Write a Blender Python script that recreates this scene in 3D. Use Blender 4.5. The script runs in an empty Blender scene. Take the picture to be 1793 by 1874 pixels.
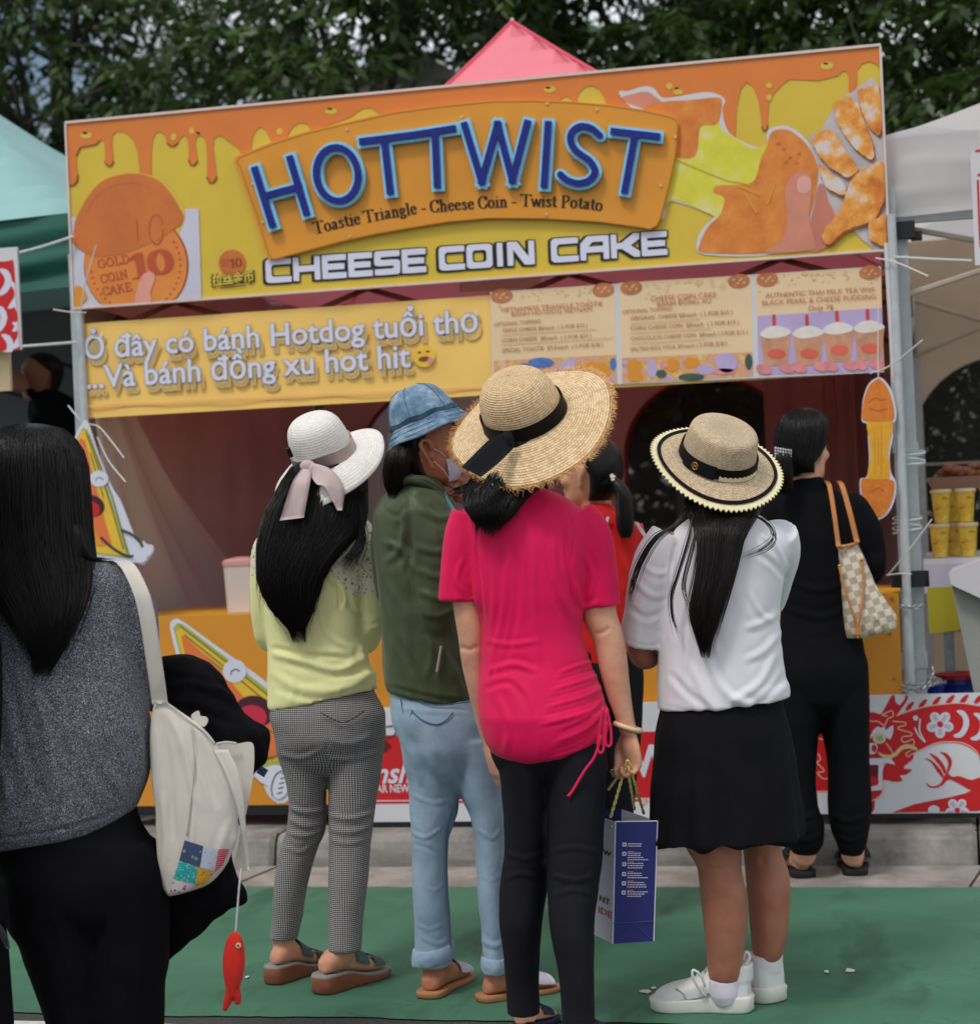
import bpy, bmesh, math, random
import numpy as np
from mathutils import Vector, Matrix
from mathutils.geometry import tessellate_polygon

random.seed(7); RNG = np.random.default_rng(7)
SC = bpy.context.scene
COL = SC.collection

# ------------------------------------------------------------------ camera, sky, sun, exposure
PW, PH, FPX = 1793.0, 1874.0, 3600.0
YAW, PITCH, ROLL = -0.23213, 0.00156, -0.04345
CAM = np.array([3.345, -7.187, 1.29])
def _basis():
    f = np.array([math.sin(YAW)*math.cos(PITCH), math.cos(YAW)*math.cos(PITCH), math.sin(PITCH)])
    r = np.array([math.cos(YAW), -math.sin(YAW), 0.0]); u = np.cross(r, f)
    c, s = math.cos(ROLL), math.sin(ROLL)
    return r*c+u*s, -r*s+u*c, f
RR, UU, FF = _basis()
FH = np.array([math.sin(YAW), math.cos(YAW), 0.0])       # horizontal view direction
RH = np.array([math.cos(YAW), -math.sin(YAW), 0.0])      # horizontal right
UP = np.array([0.0, 0.0, 1.0])

cd = bpy.data.cameras.new('camera'); cam = bpy.data.objects.new('camera', cd); COL.objects.link(cam)
cam.matrix_world = Matrix(((RR[0], UU[0], -FF[0], CAM[0]), (RR[1], UU[1], -FF[1], CAM[1]), (RR[2], UU[2], -FF[2], CAM[2]), (0, 0, 0, 1)))
cd.sensor_fit = 'HORIZONTAL'; cd.sensor_width = 36.0; cd.lens = FPX*36.0/PW
cd.clip_start = 0.05; cd.clip_end = 2000.0
cd.dof.use_dof = True; cd.dof.focus_distance = 5.05; cd.dof.aperture_fstop = 4.2
SC.camera = cam

world = bpy.data.worlds.new('World'); SC.world = world; world.use_nodes = True
wn = world.node_tree.nodes; wl = world.node_tree.links
bg = wn['Background']; sky = wn.new('ShaderNodeTexSky'); sky.sky_type = 'NISHITA'; sky.sun_disc = False
SUN_EL, SUN_AZ = math.radians(58), math.radians(205)      # azimuth clockwise from +Y: high, behind the camera
sky.sun_elevation = SUN_EL; sky.sun_rotation = SUN_AZ
sky.air_density = 1.0; sky.dust_density = 2.5; sky.ozone_density = 1.0
tc = wn.new('ShaderNodeTexCoord'); mp = wn.new('ShaderNodeMapping'); mp.inputs['Scale'].default_value = (1.6, 1.6, 3.0)
cn = wn.new('ShaderNodeTexNoise'); cn.inputs['Scale'].default_value = 2.2; cn.inputs['Detail'].default_value = 6
cr = wn.new('ShaderNodeValToRGB'); cr.color_ramp.elements[0].position = 0.36; cr.color_ramp.elements[1].position = 0.56
mx = wn.new('ShaderNodeMix'); mx.data_type = 'RGBA'
mx.inputs[7].default_value = (11.5, 11.8, 12.2, 1)
wl.new(tc.outputs['Generated'], mp.inputs['Vector']); wl.new(mp.outputs['Vector'], cn.inputs['Vector'])
wl.new(cn.outputs['Fac'], cr.inputs['Fac']); wl.new(cr.outputs['Color'], mx.inputs[0])
wl.new(sky.outputs['Color'], mx.inputs[6]); wl.new(mx.outputs[2], bg.inputs['Color'])
bg.inputs['Strength'].default_value = 0.11

sd = bpy.data.lights.new('sun', 'SUN'); sd.energy = 1.5; sd.angle = math.radians(11); sd.color = (1.0, 0.96, 0.9)
sun = bpy.data.objects.new('sun', sd); COL.objects.link(sun)
_sv = Vector((math.sin(SUN_AZ)*math.cos(SUN_EL), math.cos(SUN_AZ)*math.cos(SUN_EL), math.sin(SUN_EL)))
sun.rotation_euler = (-_sv).to_track_quat('-Z', 'Y').to_euler()

SC.view_settings.view_transform = 'Standard'; SC.view_settings.look = 'None'
SC.view_settings.exposure = -0.22; SC.view_settings.gamma = 1.0
SC.view_settings.use_curve_mapping = False
SC.render.engine = 'CYCLES'
SC.cycles.use_denoising = True
SC.cycles.max_bounces = 6; SC.cycles.diffuse_bounces = 3; SC.cycles.glossy_bounces = 2; SC.cycles.transparent_max_bounces = 8
SC.cycles.sample_clamp_indirect = 6.0; SC.cycles.blur_glossy = 0.5

# ------------------------------------------------------------------ picture measurements -> places in the world
def ray(px, py):
    return FF + RR*((px-PW/2)/FPX) - UU*((py-PH/2)/FPX)
def on_y(px, py, Y):
    d = ray(px, py); return CAM + d*((Y-CAM[1])/d[1])
def on_x(px, py, X):
    d = ray(px, py); return CAM + d*((X-CAM[0])/d[0])
def on_z(px, py, Z=0.0):
    d = ray(px, py); return CAM + d*((Z-CAM[2])/d[2])
def at_d(px, py, D):
    d = ray(px, py); return CAM + d*(D/(d@FH))
def proj(co):
    d = co-CAM; z = d@FF
    return np.stack([PW/2+FPX*(d@RR)/z, PH/2-FPX*(d@UU)/z], -1)

# ------------------------------------------------------------------ objects
LOC = {}
def tag(o, label=None, cat=None, group=None, kind=None):
    if label: o['label'] = label
    if cat: o['category'] = cat
    if group: o['group'] = group
    if kind: o['kind'] = kind
    return o
def thing(name, label, cat, loc=(0, 0, 0), group=None):
    o = bpy.data.objects.new(name, None); COL.objects.link(o); o.empty_display_size = 0.1
    o.location = [float(v) for v in loc]; LOC[o.name] = np.array(loc, float)
    return tag(o, label, cat, group)
def put(name, me, parent=None):
    o = bpy.data.objects.new(name, me); COL.objects.link(o)
    if parent is not None:
        o.parent = parent; LOC[o.name] = LOC[parent.name]
    else:
        LOC[o.name] = np.zeros(3)
    return o
def mesh_obj(name, V, F, mat, parent=None, smooth=False, uv=None, fmat=None, attr=None):
    V = np.asarray(V, float)
    if parent is not None: V = V-LOC[parent.name]
    me = bpy.data.meshes.new(name)
    me.from_pydata(V.tolist(), [], F if isinstance(F, list) else F.tolist())
    for m in (mat if isinstance(mat, (list, tuple)) else [mat]): me.materials.append(m)
    if smooth: me.polygons.foreach_set('use_smooth', np.ones(len(me.polygons), bool))
    if fmat is not None: me.polygons.foreach_set('material_index', np.asarray(fmat, np.int32))
    if attr:
        for k, a in attr.items(): set_attr(me, k, a)
    me.update()
    return put(name, me, parent)
def set_attr(me, k, a):
    a = np.asarray(a, np.float32)
    if a.ndim == 1:
        t = me.attributes.new(k, 'FLOAT', 'POINT'); t.data.foreach_set('value', a)
    else:
        t = me.attributes.new(k, 'FLOAT_VECTOR', 'POINT'); t.data.foreach_set('vector', a.ravel())
def dup(root, loc, label=None, group=None):
    c = root.copy(); COL.objects.link(c); c.location = loc; LOC[c.name] = np.array(loc, float)
    if label: c['label'] = label
    if group: c['group'] = group
    for ch in root.children:
        k = ch.copy(); COL.objects.link(k); k.parent = c; LOC[k.name] = LOC[c.name]
        for g in ch.children:
            h = g.copy(); COL.objects.link(h); h.parent = k; LOC[h.name] = LOC[c.name]
    return c

class MB:
    """collects shapes that become ONE mesh object"""
    def __init__(s): s.V = []; s.F = []; s.n = 0; s.M = []
    def add(s, V, F, m=0):
        V = np.asarray(V, float); s.V.append(V)
        s.F += [[i+s.n for i in f] for f in F]; s.M += [m]*len(F); s.n += len(V); return s
    def box(s, c, h, ax=None, m=0):
        c = np.asarray(c, float); ax = np.eye(3) if ax is None else np.asarray(ax, float)
        sg = [(-1,-1,-1),(1,-1,-1),(1,1,-1),(-1,1,-1),(-1,-1,1),(1,-1,1),(1,1,1),(-1,1,1)]
        V = [c+ax[0]*h[0]*a+ax[1]*h[1]*b+ax[2]*h[2]*d for a, b, d in sg]
        return s.add(V, [[0,3,2,1],[4,5,6,7],[0,1,5,4],[1,2,6,5],[2,3,7,6],[3,0,4,7]], m)
    def tube(s, P, r, n=8, m=0, cap=True):
        return s.add(*tube(P, r, n, cap), m)
    def loft(s, rings, m=0, cap=True):
        return s.add(*loft(rings, cap), m)
    def prism(s, pts, nrm, depth, m=0):
        V, F = prism(pts, nrm, depth); return s.add(V, F, m)
    def build(s, name, mat, parent=None, smooth=False):
        return mesh_obj(name, np.concatenate(s.V), s.F, mat, parent, smooth, fmat=s.M if isinstance(mat, (list, tuple)) else None)

def loft(rings, cap=True):
    n = len(rings[0]); k = len(rings); V = np.concatenate(rings); F = []
    for i in range(k-1):
        a, b = i*n, (i+1)*n
        for j in range(n):
            j2 = (j+1) % n; F.append([a+j, a+j2, b+j2, b+j])
    if cap: F.append(list(range(n))[::-1]); F.append([(k-1)*n+j for j in range(n)])
    return V, F
def cr_interp(P, m, closed=False):
    """Catmull-Rom through the rows of P, m points a span"""
    P = np.asarray(P, float); k = len(P)
    if k < 3 and not closed:
        t = np.linspace(0, 1, m+1)[:, None]; return P[0]*(1-t)+P[-1]*t
    if closed: Q = np.concatenate([P[-1:], P, P[:2]]); spans = k
    else: Q = np.concatenate([2*P[:1]-P[1:2], P, 2*P[-1:]-P[-2:-1]]); spans = k-1
    out = []
    for i in range(spans):
        p0, p1, p2, p3 = Q[i:i+4]
        for t in np.arange(m)/m:
            out.append(.5*((2*p1)+(-p0+p2)*t+(2*p0-5*p1+4*p2-p3)*t*t+(-p0+3*p1-3*p2+p3)*t**3))
    if not closed: out.append(P[-1])
    return np.array(out)
def pch(Y, m):
    """smooth interpolation of spec rows without overshoot (Hermite, limited slopes)"""
    Y = np.asarray(Y, float); k = len(Y)
    if k < 3:
        t = np.linspace(0, 1, m+1)[:, None]; return Y[0]*(1-t)+Y[-1]*t
    d = np.diff(Y, axis=0); s = np.zeros_like(Y)
    s[1:-1] = np.where(d[:-1]*d[1:] > 0, 2*d[:-1]*d[1:]/(d[:-1]+d[1:]+1e-12), 0); s[0] = d[0]; s[-1] = d[-1]
    out = []
    for i in range(k-1):
        for t in np.arange(m)/m:
            out.append((2*t**3-3*t*t+1)*Y[i]+(t**3-2*t*t+t)*s[i]+(-2*t**3+3*t*t)*Y[i+1]+(t**3-t*t)*s[i+1])
    out.append(Y[-1]); return np.array(out)
def tube(P, r, n=8, cap=True, ref=None, flat=1.0, rnd=False):
    P = np.asarray(P, float); k = len(P); r = np.broadcast_to(np.asarray(r, float), (k,))
    T = np.gradient(P, axis=0); T /= np.linalg.norm(T, axis=1)[:, None]+1e-12
    a = np.array(ref, float) if ref is not None else (np.array([0, 0, 1.]) if abs(T[0][2]) < .9 else np.array([0, 1., 0]))
    th = np.arange(n)*2*math.pi/n; rings = []
    x = a-T[0]*(a@T[0]); x /= np.linalg.norm(x)
    for i in range(k):
        if ref is None: x = x-T[i]*(x@T[i])
        else: x = a-T[i]*(a@T[i])
        x /= np.linalg.norm(x)+1e-12
        y = np.cross(T[i], x)
        if rnd and i == 0:
            for q in (-.8, -.5): rings.append(P[i]+T[i]*r[i]*q+(np.cos(th)[:, None]*x*flat+np.sin(th)[:, None]*y)*r[i]*math.sqrt(1-q*q))
        rings.append(P[i]+(np.cos(th)[:, None]*x*flat+np.sin(th)[:, None]*y)*r[i])
        if rnd and i == k-1:
            for q in (.5, .8): rings.append(P[i]+T[i]*r[i]*q+(np.cos(th)[:, None]*x*flat+np.sin(th)[:, None]*y)*r[i]*math.sqrt(1-q*q))
    return loft(rings, cap)
def fill(pts):
    return [list(t) for t in tessellate_polygon([[Vector(p) for p in pts]])]
def prism(pts, nrm, depth):
    pts = np.asarray(pts, float); n = len(pts); nrm = np.asarray(nrm, float)
    T = fill(pts); V = np.concatenate([pts, pts-nrm*depth])
    c = np.cross(pts[T[0][1]]-pts[T[0][0]], pts[T[0][2]]-pts[T[0][0]])
    if c@nrm < 0: T = [t[::-1] for t in T]
    F = T+[[i+n for i in t[::-1]] for t in T]
    F += [[i, (i+1) % n, (i+1) % n+n, i+n] for i in range(n)]
    return V, F
def ellipsoid(c, ax, n=16, k=10):
    c = np.asarray(c, float); ax = np.asarray(ax, float); th = np.arange(n)*2*math.pi/n; R = []
    for f in np.linspace(.06, math.pi-.06, k):
        R.append(c+math.cos(f)*ax[2]+math.sin(f)*(np.cos(th)[:, None]*ax[0]+np.sin(th)[:, None]*ax[1]))
    return loft(R)

# ------------------------------------------------------------------ noise in numpy
def _h(i, j, k):
    n = (i*374761393+j*668265263+k*1274126177) & 0x7fffffff
    n = ((n ^ (n >> 13))*1274126177) & 0x7fffffff
    return ((n ^ (n >> 16)) & 0xffff)/65535.0*2-1
def vnoise(p, scale):
    p = np.asarray(p)*scale; i = np.floor(p).astype(np.int64); f = p-i; f = f*f*(3-2*f); o = 0
    for a in (0, 1):
        for b in (0, 1):
            for c in (0, 1):
                w = np.abs(1-a-f[:, 0])*np.abs(1-b-f[:, 1])*np.abs(1-c-f[:, 2])
                o = o+w*_h(i[:, 0]+a, i[:, 1]+b, i[:, 2]+c)
    return o

# ------------------------------------------------------------------ materials
def lin(*c):
    c = np.array(c, float)/255.0
    return tuple(np.where(c <= .04045, c/12.92, ((c+.055)/1.055)**2.4))+(1.0,)
class NT:
    def __init__(s, name):
        s.m = bpy.data.materials.new(name); s.m.use_nodes = True; s.t = s.m.node_tree; s.b = s.t.nodes['Principled BSDF']
        s.b.inputs['Specular IOR Level'].default_value = 0.35
    def n(s, typ, inp=None, **kw):
        o = s.t.nodes.new('ShaderNode'+typ)
        for k, v in kw.items(): setattr(o, k, v)
        for k, v in (inp or {}).items():
            if isinstance(v, tuple) and len(v) == 2 and hasattr(v[0], 'outputs'): s.t.links.new(v[0].outputs[v[1]], o.inputs[k])
            else: o.inputs[k].default_value = v
        return o
    def set(s, k, v):
        if isinstance(v, tuple) and len(v) == 2 and hasattr(v[0], 'outputs'): s.t.links.new(v[0].outputs[v[1]], s.b.inputs[k])
        else: s.b.inputs[k].default_value = v
    def coord(s, kind='Object', scale=None):
        c = s.n('TexCoord')
        if scale is None: return (c, kind)
        return (s.n('Mapping', {'Vector': (c, kind), 'Scale': scale}), 'Vector')
    def attr(s, name): return (s.n('Attribute', attribute_name=name), 'Vector')
    def noise(s, vec, scale, detail=3.0, rough=.55): return (s.n('TexNoise', {'Vector': vec, 'Scale': scale, 'Detail': detail, 'Roughness': rough}), 'Fac')
    def ramp(s, fac, stops, const=False):
        r = s.n('ValToRGB', {'Fac': fac}); e = r.color_ramp.elements
        if const: r.color_ramp.interpolation = 'CONSTANT'
        while len(e) < len(stops): e.new(.5)
        for q, (p, c) in zip(e, stops): q.position = p; q.color = c if len(c) == 4 else tuple(c)+(1,)
        return (r, 'Color')
    def mix(s, fac, a, b, mode='MIX'):
        m = s.n('Mix', data_type='RGBA', blend_type=mode)
        for k, v in ((0, fac), (6, a), (7, b)):
            if isinstance(v, tuple) and len(v) == 2 and hasattr(v[0], 'outputs'): s.t.links.new(v[0].outputs[v[1]], m.inputs[k])
            else: m.inputs[k].default_value = v
        return (m, 2)
    def math(s, op, a, b=0.0):
        m = s.n('Math', operation=op)
        for k, v in ((0, a), (1, b)):
            if isinstance(v, tuple): s.t.links.new(v[0].outputs[v[1]], m.inputs[k])
            else: m.inputs[k].default_value = v
        return (m, 'Value')
    def bump(s, h, strength=.3, dist=.002):
        b = s.n('Bump', {'Height': h, 'Strength': strength, 'Distance': dist}); s.t.links.new(b.outputs['Normal'], s.b.inputs['Normal'])
_mc = {}
def mat(name, col, rough=.6, var=.12, vscale=6.0, bump=0.0, bscale=300.0, bdist=.001, metal=0.0, spec=.35, sheen=0.0, coat=0.0, trans=0.0, emit=None):
    """plain surface with mottling and a fine relief"""
    if name in _mc: return _mc[name]
    t = NT(name); c = t.coord()
    if var > 0:
        n = t.noise(c, vscale, 5.0)
        lo = tuple(max(0, v*(1-var)) for v in col[:3])+(1,); hi = tuple(v*(1+var) for v in col[:3])+(1,)
        t.set('Base Color', t.ramp(n, [(.3, lo), (.7, hi)]))
    else: t.set('Base Color', col)
    t.set('Roughness', rough); t.set('Metallic', metal); t.set('Specular IOR Level', spec)
    if sheen: t.set('Sheen Weight', sheen); t.set('Sheen Roughness', .5); t.set('Sheen Tint', tuple(min(1, v*1.5+.1) for v in col[:3])+(1,))
    if coat: t.set('Coat Weight', coat); t.set('Coat Roughness', .2)
    if bump: t.bump(t.noise(c, bscale, 2.0), bump, bdist)
    if emit: t.set('Emission Color', emit[0]); t.set('Emission Strength', emit[1])
    if trans:
        o = t.t.nodes['Material Output']; tr = t.n('BsdfTranslucent', {'Color': col}); mxs = t.n('MixShader', {0: trans})
        t.t.links.new(t.b.outputs[0], mxs.inputs[1]); t.t.links.new(tr.outputs[0], mxs.inputs[2]); t.t.links.new(mxs.outputs[0], o.inputs['Surface'])
    _mc[name] = t.m; return t.m
# ------------------------------------------------------------------ materials of the place
ORANGE = lin(226, 128, 56); YELLOW = lin(222, 190, 66); GOLD = lin(226, 150, 48)
M_white = mat('white_vinyl', lin(214, 212, 216), .45, .04, 3)
M_edge = mat('pale_board_edge', lin(226, 205, 196), .5, .05, 20)
M_orange = mat('orange_print', ORANGE, .42, .05, 5); M_yellow = mat('yellow_print', YELLOW, .42, .05, 5)
M_gold = mat('gold_panel', GOLD, .4, .05, 4); M_goldline = mat('panel_edge', lin(176, 112, 40), .5, .05)
M_drip = mat('drip_outline', lin(140, 70, 34), .5, .1); M_dropshadow = mat('print_grey_blue', lin(190, 158, 82), .5, .1)
M_navy = mat('navy_letter_face', lin(22, 34, 126), .35, .2, 30, spec=.3); M_neon = mat('light_blue_letter', lin(140, 212, 248), .35, .08, 20)
M_black = mat('black_print', lin(30, 27, 24), .5, .1); M_lav = mat('lavender_print', lin(222, 222, 240), .45, .03)
M_shade = mat('blue_grey_print', lin(120, 132, 150), .5, .1)
M_banner = mat('amber_banner', lin(252, 206, 112), .45, .05, 3, bump=.25, bscale=5, bdist=.02)
M_cream = mat('cream_print', lin(238, 208, 166), .45, .04, 8)
M_brown = mat('brown_print', lin(196, 120, 78), .5, .2, 40); M_brown2 = mat('brown_text', lin(186, 130, 92), .5, .1)
M_lilac = mat('lilac_print', lin(190, 172, 214), .5, .08, 12); M_pinkp = mat('pink_print', lin(222, 140, 140), .5, .2, 25)
M_latte = mat('milk_tea_print', lin(206, 150, 118), .5, .18, 30); M_creamw = mat('whipped_cream_print', lin(232, 224, 216), .5, .06, 40)
M_redp = mat('red_print', lin(204, 34, 38), .45, .06, 10); M_pinkline = mat('pink_line_print', lin(240, 180, 166), .5, .05)
M_dred = mat('dark_red_print', lin(112, 24, 26), .5, .1); M_tanp = mat('tan_print', lin(224, 196, 142), .5, .1)
M_skinp = mat('skin_print', lin(214, 140, 116), .5, .12, 8); M_skinp2 = mat('pale_nail_print', lin(228, 168, 156), .5, .08)
M_bluep = mat('blue_print', lin(84, 118, 184), .5, .3, 25); M_greenp = mat('green_print', lin(66, 92, 78), .5, .3, 25)
def print_mix(name, stops, scale, rough=.5):
    t = NT(name); c = t.coord('Object', (1, 1, 1)); n = t.noise(c, scale, 6, .62)
    t.set('Base Color', t.ramp(n, stops)); t.set('Roughness', rough); return t.m
M_chick = print_mix('fried_chicken_print', [(.22, lin(150, 66, 30)), (.38, lin(214, 124, 46)), (.52, lin(240, 166, 76)), (.6, lin(228, 204, 184)), (.68, lin(214, 214, 222))], 10)
M_chickd = mat('fried_chicken_shade_print', lin(150, 70, 34), .5, .3, 20)
M_toast = print_mix('toasted_cake_print', [(.25, lin(206, 112, 46)), (.5, lin(224, 134, 58)), (.75, lin(236, 156, 72))], 14)
M_melt = print_mix('melted_cheese_print', [(.3, lin(214, 206, 60)), (.52, lin(226, 216, 74)), (.7, lin(226, 222, 166))], 9)
M_coin = print_mix('coin_cake_print', [(.3, lin(224, 128, 58)), (.7, lin(234, 146, 68))], 8)
M_coind = print_mix('coin_cake_top_print', [(.3, lin(200, 108, 54)), (.7, lin(220, 126, 60))], 7)
M_coint = mat('coin_text_print', lin(190, 84, 52), .5, .08); M_coine = mat('coin_edge_print', lin(176, 84, 48), .5, .1)
M_photo = print_mix('food_photo_print', [(.25, lin(84, 110, 170)), (.4, lin(208, 176, 190)), (.52, lin(228, 160, 60)), (.66, lin(226, 206, 170)), (.8, lin(120, 66, 60))], 26)
M_steel = mat('grey_painted_steel', lin(186, 192, 194), .42, .1, 20, metal=.0, spec=.5); M_steel2 = mat('galvanised_steel', lin(150, 160, 166), .35, .15, 30, metal=.6)
M_blackp = mat('black_plastic', lin(28, 30, 34), .45, .1, 30); M_tie = mat('white_cable_tie', lin(222, 220, 216), .4, .04)
M_rope = mat('white_rope', lin(206, 208, 206), .8, .12, 90, bump=.5, bscale=500)

# ------------------------------------------------------------------ ground
t = NT('asphalt'); c = t.coord(); n1 = t.noise(c, 260, 2, .7); n2 = t.noise(c, 1.2, 5)
base = t.ramp(n1, [(.3, (.035, .034, .035, 1)), (.55, (.085, .083, .082, 1)), (.72, (.25, .24, .23, 1))])
t.set('Base Color', t.mix(t.math('MULTIPLY', n2, .5), base, (.05, .05, .05, 1), 'MULTIPLY')); t.set('Roughness', .9); t.bump(n1, .7, .004); M_asphalt = t.m
t = NT('green_lane_paint'); c = t.coord(); n1 = t.noise(c, 1.6, 6, .6); n2 = t.noise(c, 330, 2, .7)
g1 = t.ramp(n1, [(.3, lin(58, 104, 82)), (.5, lin(72, 124, 97)), (.72, lin(86, 138, 110))])
st = t.noise(t.coord('Object', (2.6, .75, 1)), 1.1, 4, .62)       # old wheel and spill stains
g2 = t.mix(t.ramp(st, [(.57, (0, 0, 0, 1)), (.65, (.5, .5, .5, 1))]), g1, lin(46, 74, 62))
g3 = t.mix(t.ramp(n2, [(.42, (0, 0, 0, 1)), (.8, (.6, .6, .6, 1))]), g2, lin(38, 62, 54))
wrpd = t.n('VectorMath', {0: t.coord(), 1: (t.n('TexNoise', {'Vector': t.coord(), 'Scale': 3.0, 'Detail': 4.0}), 'Color')}, operation='ADD')
vo = t.n('TexVoronoi', {'Vector': (wrpd, 'Vector'), 'Scale': .7}, feature='DISTANCE_TO_EDGE')
wv = t.mix(t.ramp((vo, 'Distance'), [(0.0, (.35, .35, .35, 1)), (.003, (0, 0, 0, 1))]), g3, lin(34, 66, 50))
t.set('Base Color', wv); t.set('Roughness', .78); t.bump(n2, .5, .003); M_green = t.m
t = NT('kerb_concrete'); c = t.coord(); n1 = t.noise(c, 7, 6, .65); n2 = t.noise(c, 220, 2, .7); n3 = t.noise(t.coord('Object', (1, 1, 7)), 2.2, 4)
cc = t.ramp(n1, [(.28, lin(98, 95, 92)), (.5, lin(142, 138, 133)), (.75, lin(172, 166, 160))])
cc = t.mix(t.ramp(n3, [(.45, (0, 0, 0, 1)), (.68, (.6, .6, .6, 1))]), cc, lin(84, 82, 80))
cc = t.mix(t.ramp(n2, [(.62, (0, 0, 0, 1)), (.76, (.5, .5, .5, 1))]), cc, lin(66, 64, 62))
t.set('Base Color', cc); t.set('Roughness', .9); t.bump(n2, .5, .003); M_kerb = t.m
t = NT('gutter_concrete'); c = t.coord(); n1 = t.noise(c, 5, 6, .65); n2 = t.noise(c, 200, 2, .7)
cc = t.ramp(n1, [(.3, lin(122, 117, 112)), (.55, lin(160, 154, 147)), (.78, lin(184, 178, 170))])
cc = t.mix(t.ramp(n2, [(.6, (0, 0, 0, 1)), (.75, (.5, .5, .5, 1))]), cc, lin(92, 88, 86))
t.set('Base Color', cc); t.set('Roughness', .9); t.bump(n2, .4, .003); M_gutter = t.m
M_gap = mat('dark_joint', lin(38, 36, 35), .95, .2, 30)
M_pave = mat('pavement_concrete', lin(132, 128, 124), .9, .15, 4, bump=.4, bscale=200)
M_linew = mat('white_road_paint', lin(206, 206, 202), .7, .12, 40, bump=.4, bscale=250)

def sheet(name, x0, x1, y0, y1, z, m, kind='structure', nx=1, ny=1):
    xs = np.linspace(x0, x1, nx+1); ys = np.linspace(y0, y1, ny+1)
    V = [(x, y, z) for y in ys for x in xs]; F = [[j*(nx+1)+i, j*(nx+1)+i+1, (j+1)*(nx+1)+i+1, (j+1)*(nx+1)+i] for j in range(ny) for i in range(nx)]
    return tag(mesh_obj(name, V, F, m), kind=kind)
KH = .125
YK = float(on_z(1000, 1524, KH)[1]); YF = float(on_z(1000, 1590, 0)[1]); YL = float(on_z(1000, 1621, 0)[1]); YN = float(on_z(480, 1861, 0)[1])
sheet('road', -400, 400, -400, YF+.03, -.004, M_asphalt)
def strip(name, x0, x1, y0, y1, z, m, seed=1, amp=.012, step=.03):
    xs = np.arange(x0, x1, step); k = len(xs); q = np.stack([xs, xs*0+seed, xs*0], 1)
    a = vnoise(q, 9)*amp+vnoise(q, 31)*amp*.6; b = vnoise(q+7, 9)*amp+vnoise(q+7, 31)*amp*.6
    V = np.concatenate([np.stack([xs, y0+a, xs*0+z], 1), np.stack([xs, y1+b, xs*0+z], 1)])
    return tag(mesh_obj(name, V, [[i, i+1, k+i+1, k+i] for i in range(k-1)], m), kind='structure')
strip('cycle_lane', -14, 18, YN, YL-.03, 0.0, M_green)
strip('road_line', -14, 18, YN-.22, YN-.085, 0.0, M_linew, 5, .006)
# hairline scuffs and litter on the lane
mb = MB()
for (px, py, L) in ((1555, 1776, .035), (1512, 1778, .018), (1180, 1814, .04), (1196, 1808, .02), (826, 1589, .015), (452, 1788, .015)):
    p = on_z(px, py, .005); mb.prism([p+RH*L*.5*math.cos(a)*RNG.uniform(.5, 1)+FH*L*.9*math.sin(a)*RNG.uniform(.3, 1) for a in np.arange(7)*.898], UP, .002)
tag(mb.build('litter', mat('pale_litter', lin(214, 214, 206), .7, .1)), kind='stuff')
gut = tag(mesh_obj('gutter', [(-30, YL-.03, -.03), (30, YL-.03, -.03), (30, 60, -.03), (-30, 60, -.03)], [[0, 1, 2, 3]], M_gap), kind='structure')
kb = tag(mesh_obj('kerb', [(-30, YK+.012, -.05), (30, YK+.012, -.05), (30, YK+.03, KH-.003), (-30, YK+.03, KH-.003)], [[0, 1, 2, 3]], M_gap), kind='structure')
pv = sheet('pavement', -60, 60, .245, 60, KH, M_pave)
XJ = float(on_z(502, 1540, .1)[0]); LJ = float(on_z(1789, 1520, .1)[0])-XJ
def kerb_stone(x0, x1):
    b = .016; g = .005
    prof = [(YF+.0, -.02), (YF+.006, .02), (YK-.012, KH-.03), (YK+.002, KH-.008), (YK+.02, KH), (.25, KH+.004), (.25, -.02)]
    R = []
    for x, sh in ((x0+g, .012), (x0+g+b, 0), (x1-g-b, 0), (x1-g, .012)):
        R.append(np.array([(x, y+(sh if y < .1 else 0), z-(sh*.7 if z > .05 else 0)) for y, z in prof]))
    V, F = loft(R); return V, F
k0 = None
for i in range(-2, 4):
    x0 = XJ+i*LJ
    V, F = kerb_stone(0, LJ)
    if k0 is None: k0 = mesh_obj('kerb_stone', np.asarray(V), F, M_kerb, kb); k0.location = (x0, 0, 0)
    else:
        o = k0.copy(); COL.objects.link(o); o.parent = kb; o.location = (x0, 0, .002*(i % 2))
XG = float(on_z(462, 1603, 0)[0]); LG = LJ*.5; g0 = None
for i in range(-6, 8):
    V, F = loft([np.array([(x, YL-.03, -.02), (x, YL-.026, .002), (x+sk, YF+.012, .006), (x+sk, YF+.014, -.02)]) for x, sk in ((.006, .05), (LG-.006, .05))])
    if g0 is None: g0 = mesh_obj('gutter_slab', V, F, M_gutter, gut); g0.location = (XG+i*LG, 0, 0)
    else:
        o = g0.copy(); COL.objects.link(o); o.parent = gut; o.location = (XG+i*LG, 0, .0015*(i % 3))

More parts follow.
